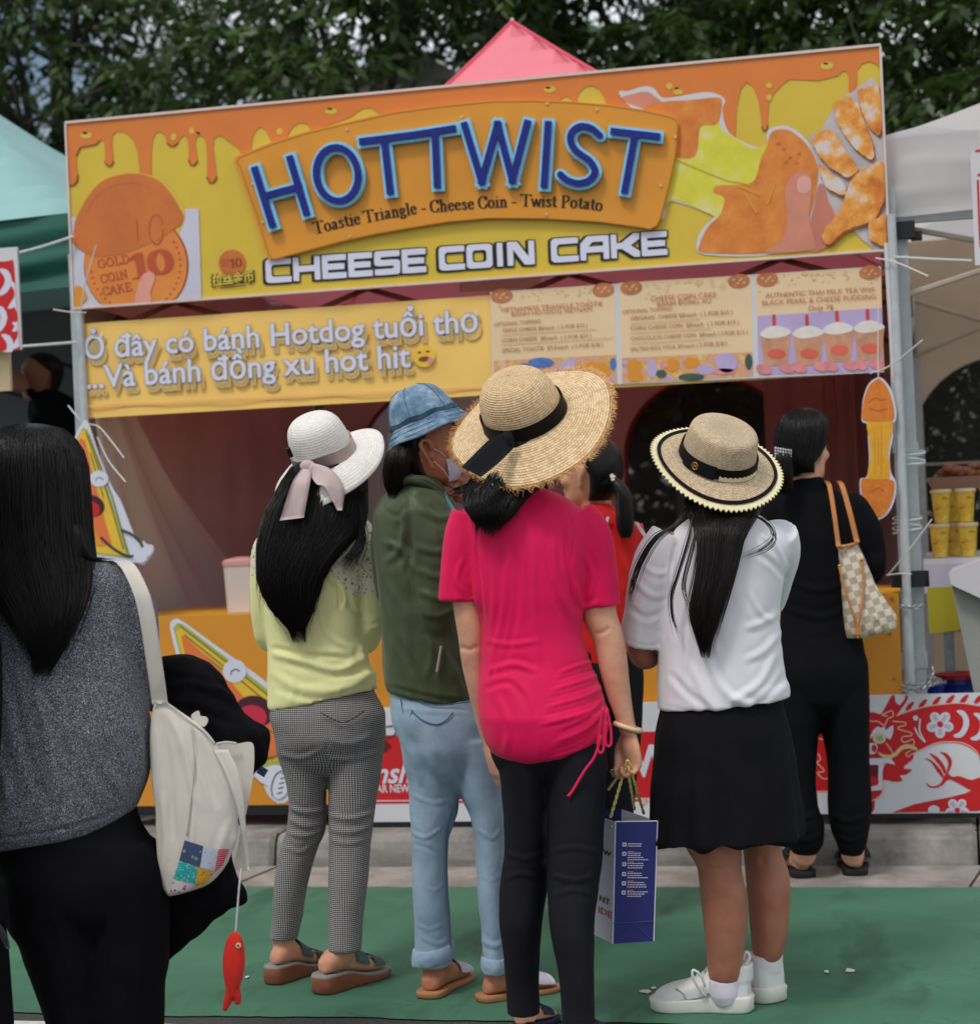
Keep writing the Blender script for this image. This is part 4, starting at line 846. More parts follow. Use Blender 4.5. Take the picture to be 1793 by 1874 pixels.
E1.polys('flower_print', [ell(704+dx, 1366+dy, 6, 5, 10) for dx, dy in ((0, -6), (6, 0), (0, 6), (-6, 0))]+[ell(1164+dx, 1320+dy, 5, 4, 9) for dx, dy in ((0, -5), (5, 0), (0, 5))], M_dred, 3); E1.polys('flower_print', [ell(690, 1364, 6, 5, 10), ell(1176, 1468, 7, 5, 10), ell(1188, 1464, 5, 4, 10)], M_pinkline, 4)
E1.strokes('branch_print', [cr_interp([(700, 1352), (718, 1348), (730, 1334)], 4).tolist(), [(706, 1330), (726, 1328), (736, 1322)], cr_interp([(1148, 1316), (1160, 1306), (1162, 1296)], 3).tolist()], M_line, 4, w=2.5)
eb2, E2 = event_board('white event board with the red paper-cut dragon right of the black trousers', 1488, 1850, lambda x: 1275-(x-1590)*.045, 1489, -.05)
z = lambda L: [(1480+x/5.728, min(1240+y/5.728, 1488.5-(x/5.728-110)*.006)) for x, y in L]
E2.poly('dragon_body_print', cr_interp(z([(560,400),(700,370),(760,380),(860,200),(900,190),(905,250),(950,290),(1000,230),(1010,190),(1040,195),(1020,260),(920,400),(1000,370),(1200,310),(1400,280),(1600,270),(1800,300),(2000,360),(2090,480),(2090,800),(2000,1060),(1900,1160),(1795,1125),(1810,1000),(1790,850),(1720,760),(1600,700),(1480,685),(1330,700),(1150,770),(1100,790),(1090,860),(1000,930),(1010,960),(1085,965),(1020,1020),(950,1030),(985,1085),(880,1095),(780,1075),(775,1180),(740,1240),(690,1280),(680,1400),(560,1400),(560,800)]), 2, True), M_redp, 1)
E2.poly('dragon_tail_print', z([(870,1418),(1100,1330),(1300,1290),(1500,1250),(1640,1215),(1795,1130),(2080,1060),(2080,1395)]), M_redp, 1.5)
E2.poly('red_band_print', z([(40,380),(215,380),(215,1190),(40,1190)]), M_redp, 1); E2.strokes('white_rule_print', [z([(60, 1196), (205, 1194)])], M_pinkline, 2, w=2)
E2.strokes('dragon_line_print', [cr_interp(z(L), 4).tolist() for L in ([(610,430),(660,460),(720,460),(790,500),(830,430),(880,410),(870,350),(790,380),(770,395),(820,405)], [(880,460),(1000,470),(1010,500),(940,520),(950,545),(1070,580),(1070,610),(990,620),(970,650),(1000,680),(1090,650),(1100,700),(1080,760)], [(810,690),(860,760),(880,800)], [(1110,790),(1070,810),(1040,830),(1015,800),(1060,770)], [(780,1170),(765,1050),(775,940),(830,870),(770,870)], [(920,400),(1000,370),(1200,310),(1400,280),(1600,270),(1800,300)], [(80,890),(120,860),(100,800)], [(90,900),(160,980),(90,1000),(150,1060),(200,1060)], [(100,520),(140,545)], [(105,580),(145,575)], [(100,640),(150,650)], [(640,1300),(740,1250),(780,1170)], [(1150,770),(1330,690),(1480,675),(1620,690),(1740,760),(1800,850)])], M_pinkline, 3, w=2.2)
E2.poly('dragon_whisker_print', cr_interp(z([(720,780),(800,810),(880,800),(960,720),(1040,700),(1110,720),(1145,770),(1060,745),(980,760),(920,820),(840,850),(770,835)]), 3, True), M_tanp, 5)
E2.polys('dragon_white_print', [cr_interp(z(L), 2, True).tolist() for L in ([(640,640),(670,560),(720,515),(760,530),(800,510),(800,555),(880,500),(880,580),(850,650),(800,620),(700,600)], [(560,690),(640,690),(700,690),(720,740),(690,800),(640,800),(560,790)])]+[z([(600,850),(770,845),(860,850),(910,915),(860,905),(790,890),(770,1000),(770,1130),(770,1180),(600,1195),(600,1140),(725,1125),(730,915),(600,915)])], M_whp, 4)
E2.poly('dragon_mouth_print', z([(600,918),(726,920),(722,1125),(600,1138)]), M_dred, 4.5); E2.poly('dragon_tongue_print', cr_interp(z([(600,1060),(660,1035),(722,1060),(722,1125),(600,1138)]), 2, True), M_redp, 5)
E2.polys('dragon_eye_print', [z(ell(738, 636, 70, 58, 20))], M_tanp, 6); E2.polys('dragon_eye_print', [z(ell(740, 636, 34, 32, 14))], mat('teal_print', lin(140, 176, 150), .5, .1), 7); E2.polys('dragon_nostril_print', [z(ell(684, 742, 26, 40, 14))], M_redp, 6)
for cx, cy, s_ in ((1375, 490, 1.0), (1555, 1390, .9)):
    E2.polys('flower_print', [z(ell(cx+84*s_*math.cos(a), cy+84*s_*math.sin(a), 62*s_, 54*s_, 14, a)) for a in np.arange(5)*2*math.pi/5-math.pi/2+math.pi/5*0+.62], M_whp, 3); E2.polys('flower_centre_print', [z(ell(cx, cy, 34*s_, 32*s_, 12))], M_redp, 5)
    E2.strokes('flower_line_print', [z([(cx+50*s_*math.cos(a+d), cy+50*s_*math.sin(a+d)), (cx+118*s_*math.cos(a+d*.6), cy+118*s_*math.sin(a+d*.6))]) for a in np.arange(5)*2*math.pi/5-math.pi/2+.62 for d in (-.25, 0, .25)], mat('flower_line_print', lin(190, 160, 180), .5, .05), 4.5, w=1.2)
cres = lambda dx, dy: z([(x+dx, y+dy) for x, y in cr_interp([(1545,350),(1620,350),(1675,430),(1670,530),(1610,620),(1540,630),(1515,605),(1580,570),(1615,500),(1610,420)], 3, True)])
E2.polys('scale_print', [cres(0, 0), cres(178, 30), cres(260, 800)], M_whp, 3); E2.polys('dot_print', [z(ell(1118, 425, 28, 28, 14)), z(ell(1310, 1390, 62, 50, 14))], M_whp, 3)
E2.strokes('leaf_print', [cr_interp(z([(1165, 440), (1160, 560), (1215, 675)]), 4).tolist(), cr_interp(z([(1110, 530), (1150, 610), (1210, 670)]), 4).tolist()], M_whp, 3, w=3)
E2.polys('spike_print', [cr_interp(z([(x, y), (x+20, y-50), (x+70, y-90), (x+95, y-85), (x+75, y-45), (x+45, y-5)]), 2, True).tolist() for x, y in ((1010,345),(1145,320),(1290,290),(1435,275),(1580,270),(1730,270),(1880,300))], M_redp, 3)
E2.polys('claw_print', [cr_interp(z(L), 3, True).tolist() for L in ([(1210,850),(1270,860),(1340,920),(1400,1000),(1410,1060),(1340,980),(1280,890)], [(1265,795),(1340,830),(1410,910),(1440,990),(1420,1010),(1380,940),(1310,850)], [(1370,780),(1450,800),(1500,880),(1470,980),(1440,1000),(1460,900),(1420,820)], [(1230,1100),(1260,1130),(1320,1140),(1380,1110),(1410,1050),(1450,1000),(1500,1040),(1580,1035),(1700,1075),(1790,1050),(1800,1130),(1700,1180),(1600,1130),(1470,1070),(1400,1130),(1320,1160),(1250,1145)])], M_redp, 2)

# ------------------------------------------------------------------ neighbour on the right: white marquee with food tubs
M_wcan = mat('white_canopy', lin(232, 230, 230), .6, .05, 3, bump=.2, bscale=500, trans=.55); M_tan = mat('tan_wall_fabric', lin(236, 212, 184), .8, .08, 3, trans=.5)
wm = thing('marquee', 'white marquee with grey frame and tan inner walls right of the orange sign', 'marquee', (4.9, 1.5, .15))
wx0 = float(on_y(1640, 400, .12)[0]); wx1 = wx0+3.0; we = float(on_y(1640, 250, .05)[2]); wv = float(on_y(1700, 392, .05)[2])
xs_ = np.linspace(wx0-.03, wx1, 60); V = []; zs_ = np.linspace(0, 1, 10)
for v in zs_:
    for x in xs_:
        sag = .015*math.sin((x-wx0)*2.1); crease = .012*math.sin((x-wx0)*9+v*7)*v+.008*math.sin(v*19+x*3)
        V.append((x, .06+crease, we-.0+sag*(v)-(we-wv)*v+.03*math.exp(-((x-wx0-.1)/.12)**2)*(1-v)))
F = [[j*60+i, j*60+i+1, (j+1)*60+i+1, (j+1)*60+i] for j in range(9) for i in range(59)]
mesh_obj('valance', V, F, M_wcan, wm, True)
def roofp(u, v): m = max(abs(u), abs(v)); return ((wx0+wx1)/2+u*1.53, 1.56+v*1.5, we+1.0*(1-m)-.1*math.sin(m*math.pi))
n = 16; V = [roofp(-1+2*i/n, -1+2*j/n) for j in range(n+1) for i in range(n+1)]; F = [[j*(n+1)+i, j*(n+1)+i+1, (j+1)*(n+1)+i+1, (j+1)*(n+1)+i] for j in range(n) for i in range(n)]
mesh_obj('canopy', V, F, M_wcan, wm)
V2 = [(wx0-.03, y, z_) for y in np.linspace(.06, 3.06, 12) for z_ in (we, wv)]; mesh_obj('valance', V2, [[2*i, 2*i+2, 2*i+3, 2*i+1] for i in range(11)], M_wcan, wm)
leg_at(1664, 800, .12, .0, parent=wm, z1=we-.05, w=.024)
for x, y in ((wx1, .12), (wx1, 3.0), (wx0, 3.0)):
    mb = MB(); mb.box((x, y, 1.2), (.024, .024, 1.05)); mb.build('leg', M_steel, wm)
mb = MB(); p = on_y(1653, 422, .1); mb.box((p[0]+.005, .1, p[2]), (.036, .036, .03)); mb.box((p[0]+.045, .12, p[2]-.02), (.02, .03, .014)); mb.build('leg_joint', M_blackp, wm)
M_tsteel = mat('tan_truss', lin(190, 178, 160), .5, .08)
truss('truss', (wx0, .14, 0), (wx1, .14, 0), wv-.28, wv-.02, 3, wm, M_tsteel); truss('truss', (wx0, 2.95, 0), (wx1, 2.95, 0), wv-.3, wv-.02, 4, wm, M_tsteel); truss('truss', (wx0, .14, 0), (wx0, 2.95, 0), wv-.28, wv-.02, 3, wm, M_tsteel)
mb = MB(); mb.box(((wx0+wx1)/2, .13, wv-.0), (1.5, .015, .015)); mb.build('eave_bar', M_steel, wm)
c3 = on_y(1795, 700, 3.05); rl = on_y(1672, 800, 3.05)[0]; A3 = arch(c3[0]+.12, c3[0]+.12-rl, .6, float(on_y(1795, 652, 3.05)[2])); o3 = [(wx0-.02, .15), (wx1, .15), (wx1, we), (wx0-.02, we)]
tri = tessellate_polygon([[Vector((p[0], p[1], 0)) for p in L] for L in (o3, A3)])
w3 = mesh_obj('back_wall', [(p[0], 3.05, p[1]) for p in o3+A3], [list(t_) for t_ in tri], M_tan, wm)
mesh_obj('window_pane', [(p[0], 3.056, p[1]) for p in A3], fill([(p[0], p[1], 0) for p in A3]), M_clear, w3)
mb = MB(); [mb.tube([(A3[0][0], 3.04, z_), (A3[-1][0], 3.04, z_)], .006, 5) for z_ in (1.0, 1.45)]; mb.build('window_rail', M_tsteel, w3)
curtain('side_wall', (wx1, .1), (wx1, 3.05), .15, we, .02, 3, M_tan, wm, 5)
# hanging price board at the right edge
pb = thing('price_board', 'white board with red marks hanging under the white valance', 'board', on_y(1800, 380, -.02))
pa, pb_ = on_y(1775, 278, -.02), on_y(1779, 486, -.02); zt, zb = pa[2], pb_[2]; mb = MB(); mb.box((pa[0]+.28, -.02, (zt+zb)/2), (.28, .006, (zt-zb)/2)); mb.build('panel', M_white, pb)
Q = Board(-.027, pb); Q.strokes('red_mark_print', [[(1786, 276), (1796, 274), (1800, 283)], [(1790, 320), (1795, 318)], [(1789, 330), (1792, 410), (1794, 450)]], M_redp, 1, w=4)
tag(MB().tube(cr_interp([on_y(1636, 470, -.03), on_y(1710, 474, -.03), on_y(1778, 477, -.02)], 6), .005, 6).build('rope', M_rope), 'white rope from the sign post to the hanging price board', 'rope')
# table, white box front, tubs of yellow noodles
tz = float(on_y(1745, 1020, .5)[2]); tl = float(on_y(1690, 1040, .5)[0])
tb = thing('table', 'trestle table with pale front panel and yellow cloth under the food tubs', 'table', (tl+.8, .9, .15))
mb = MB(); mb.box((tl+.8, .9, tz-.02), (.8, .42, .018)); mb.build('tabletop', M_white, tb)
zf = float(on_y(1740, 1076, .47)[2]); mb = MB(); mb.box((tl+.8, .47, (tz+zf)/2-.02), (.8, .008, (tz-zf)/2-.002)); mb.build('front_panel', mat('lilac_white_panel', lin(206, 200, 216), .45, .04), tb)
V = []; zl = float(on_y(1745, 1150, .5)[2])
for j in range(9):
    v = j/8
    for i in range(25):
        u = i/24; V.append((tl+.01+u*.9, .462-.03*v+.018*math.sin(u*19+v)*v, zf+.005-(zf-zl)*v*(1+.12*math.sin(u*9+1.5)-.1*u)))
mesh_obj('cloth', V, [[j*25+i, j*25+i+1, (j+1)*25+i+1, (j+1)*25+i] for j in range(8) for i in range(24)], mat('yellow_cloth', lin(196, 184, 52), .7, .1, 5, trans=.15), tb, True)
for x in (tl+.08, tl+1.5):
    for y in (.56, 1.25): mb = MB(); mb.box((x, y, (.15+tz-.04)/2), (.018, .018, (tz-.04-.15)/2)); mb.build('leg', M_steel2, tb)
t = NT('noodle_filling'); c = t.coord(); n1 = t.noise(c, 34, 4, .7); n2 = t.noise(c, 22, 3)
t.set('Base Color', t.mix(t.ramp(n1, [(.58, (0, 0, 0, 1)), (.66, (1, 1, 1, 1))]), t.ramp(n2, [(.3, lin(206, 156, 40)), (.6, lin(232, 196, 70)), (.8, lin(240, 220, 120))]), lin(84, 78, 30))); t.set('Roughness', .3); t.set('Coat Weight', .5); t.set('Coat Roughness', .1); t.bump(n1, .6, .004); M_noodle = t.m
first = None
ph = float(on_y(1725, 958, .58)[2]); ph0 = tz
wid = float(on_y(1742, 930, .58)[0]-on_y(1706, 930, .58)[0])
for k, (px, row, yy, lab) in enumerate(((1724, 1, .58, 'yellow noodle tub, nearest the grey legs in the upper row'), (1768, 1, .58, 'yellow noodle tub, second from the grey legs in the upper row'), (1718, 0, .56, 'yellow noodle tub, nearest the grey legs in the lower row'), (1770, 0, .56, 'yellow noodle tub, second from the grey legs in the lower row'), (1744, 0, .72, 'yellow noodle tub half hidden between two in the lower row'), (1746, 1, .74, 'yellow noodle tub half hidden between two in the upper row'), (1815, 1, .58, 'yellow noodle tub, third from the grey legs in the upper row'), (1818, 0, .56, 'yellow noodle tub, third from the grey legs in the lower row'))):
    x = float(on_y(px, 960, yy)[0]); hh = ph-ph0; z_ = ph0+row*(hh+.002)
    if first is None:
        first = thing('food_pot', lab, 'tub', (x, yy, z_), 'tubs of yellow noodles on the table'); th_ = np.arange(18)*2*math.pi/18
        R = [np.stack([x+r*np.cos(th_), yy+r*np.sin(th_), z_+0*th_+h_], 1) for r, h_ in ((wid*.36, 0), (wid*.38, .004), (wid*.5, hh*.88))]; MB().loft(R).build('pot', M_noodle, first, False)
        R = [np.stack([x+r*np.cos(th_), yy+r*np.sin(th_), z_+0*th_+h_], 1) for r, h_ in ((wid*.5, hh*.88), (wid*.56, hh*.9), (wid*.56, hh*.97), (wid*.5, hh))]; MB().loft(R).build('lid', mat('clear_lid', lin(214, 196, 150), .2, .05, spec=.6), first, False)
    else: dup(first, (x, yy, z_), lab)
bx = thing('cardboard_tray', 'brown cardboard tray of food standing on the noodle tubs', 'tray', on_y(1750, 890, .75)); p = on_y(1760, 886, .75)
V, F = loft([np.array([(p[0]+a*.14*f, .75+b*.1*f, p[2]+h) for a, b in ((-1,-1),(1,-1),(1,1),(-1,1))]) for f, h in ((.8, -.02), (1, .03))]); mesh_obj('box', V, F, mat('cardboard', lin(150, 116, 98), .8, .1, 8), bx)
mb = MB()
for k in range(14): mb.add(*ellipsoid(p+[RNG.uniform(-.1, .1), RNG.uniform(-.07, .07), .035+RNG.uniform(0, .03)], np.diag([.03, .025, .018]), 8, 5))
mb.build('food', mat('fried_food', lin(150, 96, 70), .7, .25, 30), bx, True)
cb = thing('cool_box', 'pale grey tilted cool box lid with a black cord leaning by the table', 'box', on_y(1770, 1240, .2)); 
W = np.array([on_y(x, y, .22) for x, y in ((1738, 1050), (1800, 1022), (1840, 1040), (1840, 1260), (1782, 1262))]); MB().prism(W, (0, -1, 0), -.22).build('body', mat('grey_plastic_box', lin(150, 150, 146), .5, .08), cb)
W = np.array([on_y(x, y, .2) for x, y in ((1736, 1046), (1742, 1040), (1850, 1000), (1850, 1110), (1800, 1092), (1740, 1064))]); MB().prism(W, (0, -1, 0), -.26).build('lid', mat('pale_plastic_lid', lin(206, 202, 206), .45, .05), cb)
MB().tube(cr_interp([on_y(1756, 1052, .19), on_y(1772, 1044, .17), on_y(1782, 1036, .17), on_y(1796, 1050, .19)], 5), .006, 6).build('cord', M_blackp, cb)
for k, (px, py, m, lab) in enumerate(((1722, 1262, mat('blue_plastic', lin(30, 64, 190), .3, .08, spec=.5), 'small blue bucket on the ground by the chained legs'), (1758, 1266, mat('dark_blue_plastic', lin(24, 34, 130), .3, .08, spec=.5), 'dark blue bucket with a red lid under the table'))):
    p = on_y(px, py, .35); bk = thing('bucket', lab, 'bucket', (p[0], .35, .15)); th_ = np.arange(18)*2*math.pi/18; hz = float(on_y(px, 1246 if k == 0 else 1240, .35)[2])
    R = [np.stack([p[0]+r*np.cos(th_), .35+r*np.sin(th_), 0*th_+z_], 1) for r, z_ in ((.055+.02*k, .15), (.065+.025*k, hz-.02), (.07+.027*k, hz-.02), (.07+.027*k, hz))]; MB().loft(R).build('body', m, bk)
    R = [np.stack([p[0]+r*np.cos(th_), .35+r*np.sin(th_), 0*th_+z_], 1) for r, z_ in ((.072+.027*k, hz), (.072+.027*k, hz+.015), (.04, hz+.022))]; MB().loft(R).build('lid', (M_white, mat('red_lid', lin(150, 30, 30), .35, .08))[k], bk)

# ------------------------------------------------------------------ neighbour on the left: green marquee, poster, a figure in black
M_teal = mat('pale_teal_canopy', lin(142, 186, 184), .55, .08, 3, trans=.03); M_shadegreen = mat('shaded_green_canopy', lin(34, 92, 78), .6, .12, 4, bump=.2, bscale=400)  # the green valance colour has its shadow painted in
gm = thing('marquee', 'green marquee with a pale teal roof and shade-darkened valance left of the orange sign', 'marquee', (-1.7, 1.5, .15))
ge = float(on_y(60, 398, .1)[2]); gx1 = float(on_y(150, 400, .1)[0]); gx0 = gx1-3.0; ap = on_y(-140, 120, 1.6)
def roofg(u, v): m = max(abs(u), abs(v)); return ((gx0+gx1)/2+u*1.5, 1.6+v*1.5, ge+(ap[2]-ge)*(1-m)-.05*math.sin(m*math.pi)+.006*math.sin(9*u+7*v))
n = 20; V = [roofg(-1+2*i/n, -1+2*j/n) for j in range(n+1) for i in range(n+1)]; F = [[j*(n+1)+i, j*(n+1)+i+1, (j+1)*(n+1)+i+1, (j+1)*(n+1)+i] for j in range(n) for i in range(n)]
mesh_obj('canopy', V, F, M_teal, gm, True)
gv = float(on_y(60, 535, .1)[2]); V = []
for j in range(13):
    v = j/12
    for i in range(50):
        u = i/49; V.append((gx0+u*3.0, .1+.02*math.sin(v*16+u*8)*(.3+v)+.015*math.sin(u*30), ge+.006*math.sin(9*(2*u-1)-7)-(ge-gv)*v))
mesh_obj('valance', V, [[j*50+i, j*50+i+1, (j+1)*50+i+1, (j+1)*50+i] for j in range(12) for i in range(49)], M_shadegreen, gm, True)
for x, y in ((gx0, .12), (gx0, 3.0), (gx1-.05, 3.0)): mb = MB(); mb.box((x, y, 1.2), (.024, .024, 1.05)); mb.build('leg', M_steel, gm)
mesh_obj('back_wall', [(gx0, 3.1, .15), (gx1+.12, 3.1, .15), (gx1+.12, 3.1, 2.75), (gx0, 3.1, 2.75)], [[0, 1, 2, 3]], mat('grey_wall_fabric', lin(112, 112, 114), .8, .1, 3), gm)
truss('truss', (gx0, 2.9, 0), (gx1, 2.9, 0), 2.0, 2.25, 4, gm, M_blackp)
po = thing('poster', 'white edged red poster with paper-cut scales hanging on ropes at the left', 'poster', on_y(10, 545, -.1)); a, b = on_y(28, 452, -.1), on_y(36, 640, -.1)
mb = MB(); mb.box((a[0]-.3, -.1, (a[2]+b[2])/2), (.31, .006, (a[2]-b[2])/2)); mb.build('panel', M_white, po)
Pq = Board(-.107, po); Pq.poly('red_print', [(-100, 482), (10, 478), (24, 475), (26, 490), (37, 640), (-100, 648)], M_redp, 1)
Pq.polys('scale_print', [[(min(a, 25+(b-480)*.07), min(b, 644)) for a, b in cr_interp([(x-6, y-22), (x+10, y-20), (x+18, y), (x+8, y+22), (x-8, y+26), (x+4, y+6), (x+4, y-8)], 2, True)] for x, y in ((4, 514), (-4, 582), (22, 538), (30, 580), (28, 612), (8, 634), (-40, 540))], M_whp, 2)
for L, lab in (([on_y(36, 462, -.1), on_y(80, 450, -.08), on_y(135, 432, -.02)], 'upper white rope from the red poster to the left post'), ([on_y(36, 634, -.1), on_y(90, 630, -.08), on_y(140, 626, -.02)], 'lower white rope from the red poster to the left post')):
    tag(MB().tube(cr_interp(L, 6), .0055, 6).build('rope', M_rope), lab, 'rope')
mb = MB(); p = on_y(-10, 680, .0); mb.box(p, (.07, .01, .08)); tag(mb.build('paper_notice', M_cream), 'cream paper notice below the red poster', 'notice')
mb = MB(); mb.box((gx1-1.2, .45, .5), (1.1, .3, .36)); tag(mb.build('stall_table', M_blackp), 'dark cloth covered table of the green marquee', 'table')

# distant grey tent peak between the trees and the pink roof
q_ = on_y(778, 100, 6.5); gt = thing('distant_tent', 'small grey tent peak far behind the pink roof', 'tent', (q_[0], 6.5, 0)); V = [(q_[0], 6.5, q_[2])]+[(q_[0]+a*1.6, 6.5+b*1.6, q_[2]-1.15) for a, b in ((-1,-1),(1,-1),(1,1),(-1,1))]
mesh_obj('roof', V, [[0, 1, 2], [0, 2, 3], [0, 3, 4], [0, 4, 1]], mat('grey_tent_cloth', lin(110, 108, 100), .8, .1), gt)
for a, b in ((-1,-1),(1,-1),(1,1),(-1,1)): mb = MB(); mb.box((q_[0]+a*1.5, 6.5+b*1.5, (q_[2]-1.15)/2), (.03, .03, (q_[2]-1.15)/2)); mb.build('leg', M_steel, gt)
# ------------------------------------------------------------------ trees behind the stalls
def leaf_mat(name, lo, hi):
    t = NT(name); a = t.n('Attribute', attribute_name='tint'); 
    t.set('Base Color', t.ramp((a, 'Fac'), [(0, lo), (.6, hi), (1, tuple(min(1, v*1.9) for v in hi[:3])+(1,))])); t.set('Roughness', .45); t.set('Specular IOR Level', .4)
    o = t.t.nodes['Material Output']; tr = t.n('BsdfTranslucent', {'Color': tuple(v*1.6 for v in hi[:3])+(1,)}); m = t.n('MixShader', {0: .25}); t.t.links.new(t.b.outputs[0], m.inputs[1]); t.t.links.new(tr.outputs[0], m.inputs[2]); t.t.links.new(m.outputs[0], o.inputs['Surface']); return t.m
M_leaf = leaf_mat('leaf_green', (.014, .030, .007, 1), (.050, .088, .020, 1)); M_bark = mat('bark', (.05, .042, .035, 1), .9, .3, 12, bump=.8, bscale=60, bdist=.01)
GAPS = ((150, 110, 150, 80), (270, 60, 60, 60), (390, 175, 110, 34), (120, 30, 130, 40), (640, 40, 110, 40), (800, 100, 60, 60), (1090, 115, 60, 30), (1480, 30, 120, 36), (1640, 40, 110, 40), (1560, 70, 60, 30), (1100, 20, 80, 30), (60, 180, 70, 60))
def leaves(C, rad, tw, per, size, rng, gaps=True):
    """pinnate sprays: drooping twigs round clump centres C with leaves in two rows along each"""
    n = len(C)*tw; c = np.repeat(C, tw, 0); r = np.repeat(rad, tw); d = rng.normal(size=(n, 3)); d[:, 2] = d[:, 2]*.7+.1; d /= np.linalg.norm(d, axis=1)[:, None]
    p0 = c+d*(r*.35*rng.random(n))[:, None]; tl = r*(.5+.7*rng.random(n)); tb = np.clip(rng.normal(.38, .2, n)+np.repeat(rng.normal(0, .15, len(C)), tw)+.12*d[:, 2], 0, 1)  # twigs pointing up get a lighter tint, sunlight put into leaf colour
    k = n*per; u = np.tile((np.arange(per)+.5)/per, n); D = np.repeat(d, per, 0); L0 = np.repeat(tl, per); T = np.repeat(p0, per, 0)+D*(L0*u)[:, None]; T[:, 2] -= .55*L0*u**2
    ax0 = D.copy(); ax0[:, 2] -= 1.1*u; sd = np.cross(ax0, [0, 0, 1.0]); sd /= np.linalg.norm(sd, axis=1)[:, None]+1e-9; sg = np.where(np.arange(k) % 2 == 0, 1, -1)[:, None]
    ax = ax0*.6+sd*sg*.7+rng.normal(size=(k, 3))*.25; ax[:, 2] -= .25; ax /= np.linalg.norm(ax, axis=1)[:, None]; s = np.cross(ax, rng.normal(size=(k, 3))*.5+[0, 0, 1]); s /= np.linalg.norm(s, axis=1)[:, None]
    L = size*(.6+.7*rng.random(k))[:, None]; w = L*.19; ti = np.clip(np.repeat(tb, per)+rng.normal(0, .08, k), 0, 1); keep = np.ones(k, bool)
    if gaps:
        P = proj(T); nz = vnoise(T, 5.5)+.5*vnoise(T, 13)
        for gx, gy, rx, ry in GAPS: q = ((P[:, 0]-gx)/rx)**2+((P[:, 1]-gy)/ry)**2; keep &= ~((q < 1) & (nz > -.02+.4*q))
    V = np.stack([T, T+ax*L*.4+s*w, T+ax*L, T+ax*L*.4-s*w], 1)[keep]; return V.reshape(-1, 3), np.repeat(ti[keep], 4)
def tree(label, x, y, h, tr, crown, n_cl, per, size, seed, lean=0.0, lowz=1.2):
    rng = np.random.default_rng(seed); root = thing('street_tree', label, 'tree', (x, y, 0), 'trees behind the stalls')
    mb = MB(); hub = np.array([x+lean*.5, y, h*.42]); mb.tube(cr_interp([(x, y, -.05), (x+lean*.2, y, h*.2), hub, (x+lean, y+.1, h*.75), (x+lean*1.2, y, h*.95)], 4), np.linspace(tr, tr*.25, 17), 9)
    C = []
    for k in range(n_cl):
        q = rng.normal(size=3); q /= np.linalg.norm(q); q *= rng.random()**.33
        C.append([x+lean+q[0]*crown[0], y+q[1]*crown[1], max(lowz, h*.62+q[2]*crown[2])])
    C = np.array(C)
    for k in rng.choice(len(C), min(26, len(C)), replace=False):
        e = C[k]; m = hub*.45+e*.55+np.array([0, 0, .25]); mb.tube(cr_interp([hub+(0, 0, .3*rng.random()), m, e], 5), np.linspace(tr*.35, .012, 11), 6)
        for j in range(3):
            e2 = e+rng.normal(size=3)*.5; mb.tube([m*.4+e*.6, e2*.6+e*.4, e2], [.02, .013, .006], 5)
    mb.build('trunk', M_bark, root, True)
    V, ti = leaves(C, .38+.3*rng.random(len(C)), 13, per, size, rng); V = V-LOC[root.name]; k = len(V)//4
    me = bpy.data.meshes.new('crown'); me.vertices.add(len(V)); me.vertices.foreach_set('co', V.ravel().astype(np.float32))
    me.loops.add(k*4); me.loops.foreach_set('vertex_index', np.arange(k*4, dtype=np.int32)); me.polygons.add(k); me.polygons.foreach_set('loop_start', np.arange(k, dtype=np.int32)*4)
    me.update(calc_edges=True); set_attr(me, 'tint', ti); me.materials.append(M_leaf); o = put('crown', me, root); o['kind'] = 'stuff'
tree('broad dense green tree behind the green marquee on the left', -3.6, 7.5, 6.2, .16, (2.3, 1.4, 2.6), 200, 12, .125, 11)
tree('drooping leafy tree right behind the sign, left of the pink peak', -.6, 6.4, 6.4, .17, (2.2, 1.3, 2.6), 200, 12, .125, 12, .2)
tree('dark forked tree just behind the pink peak', 2.0, 7.2, 6.8, .2, (2.2, 1.4, 2.8), 190, 12, .125, 13, -.3)
tree('leafy tree behind the right end of the sign', 4.0, 6.2, 6.4, .15, (1.9, 1.3, 2.7), 190, 12, .12, 14)
tree('deep green tree behind the white marquee', 6.2, 7.0, 6.2, .16, (2.2, 1.4, 2.7), 160, 12, .125, 15)
# far planting that closes the view under the crowns
rng = np.random.default_rng(5); C = np.stack([rng.uniform(-14, 14, 460), rng.uniform(11, 14, 460), .2+5.9*rng.random(460)**1.1], 1)
V, ti = leaves(C, .8+.5*rng.random(460), 14, 10, .34, rng); k = len(V)//4
me = bpy.data.meshes.new('far_foliage'); me.vertices.add(len(V)); me.vertices.foreach_set('co', V.ravel().astype(np.float32)); me.loops.add(k*4); me.loops.foreach_set('vertex_index', np.arange(k*4, dtype=np.int32)); me.polygons.add(k); me.polygons.foreach_set('loop_start', np.arange(k, dtype=np.int32)*4)
me.update(calc_edges=True); set_attr(me, 'tint', ti*.7); me.materials.append(M_leaf); o = put('far_foliage', me); tag(o, kind='stuff')
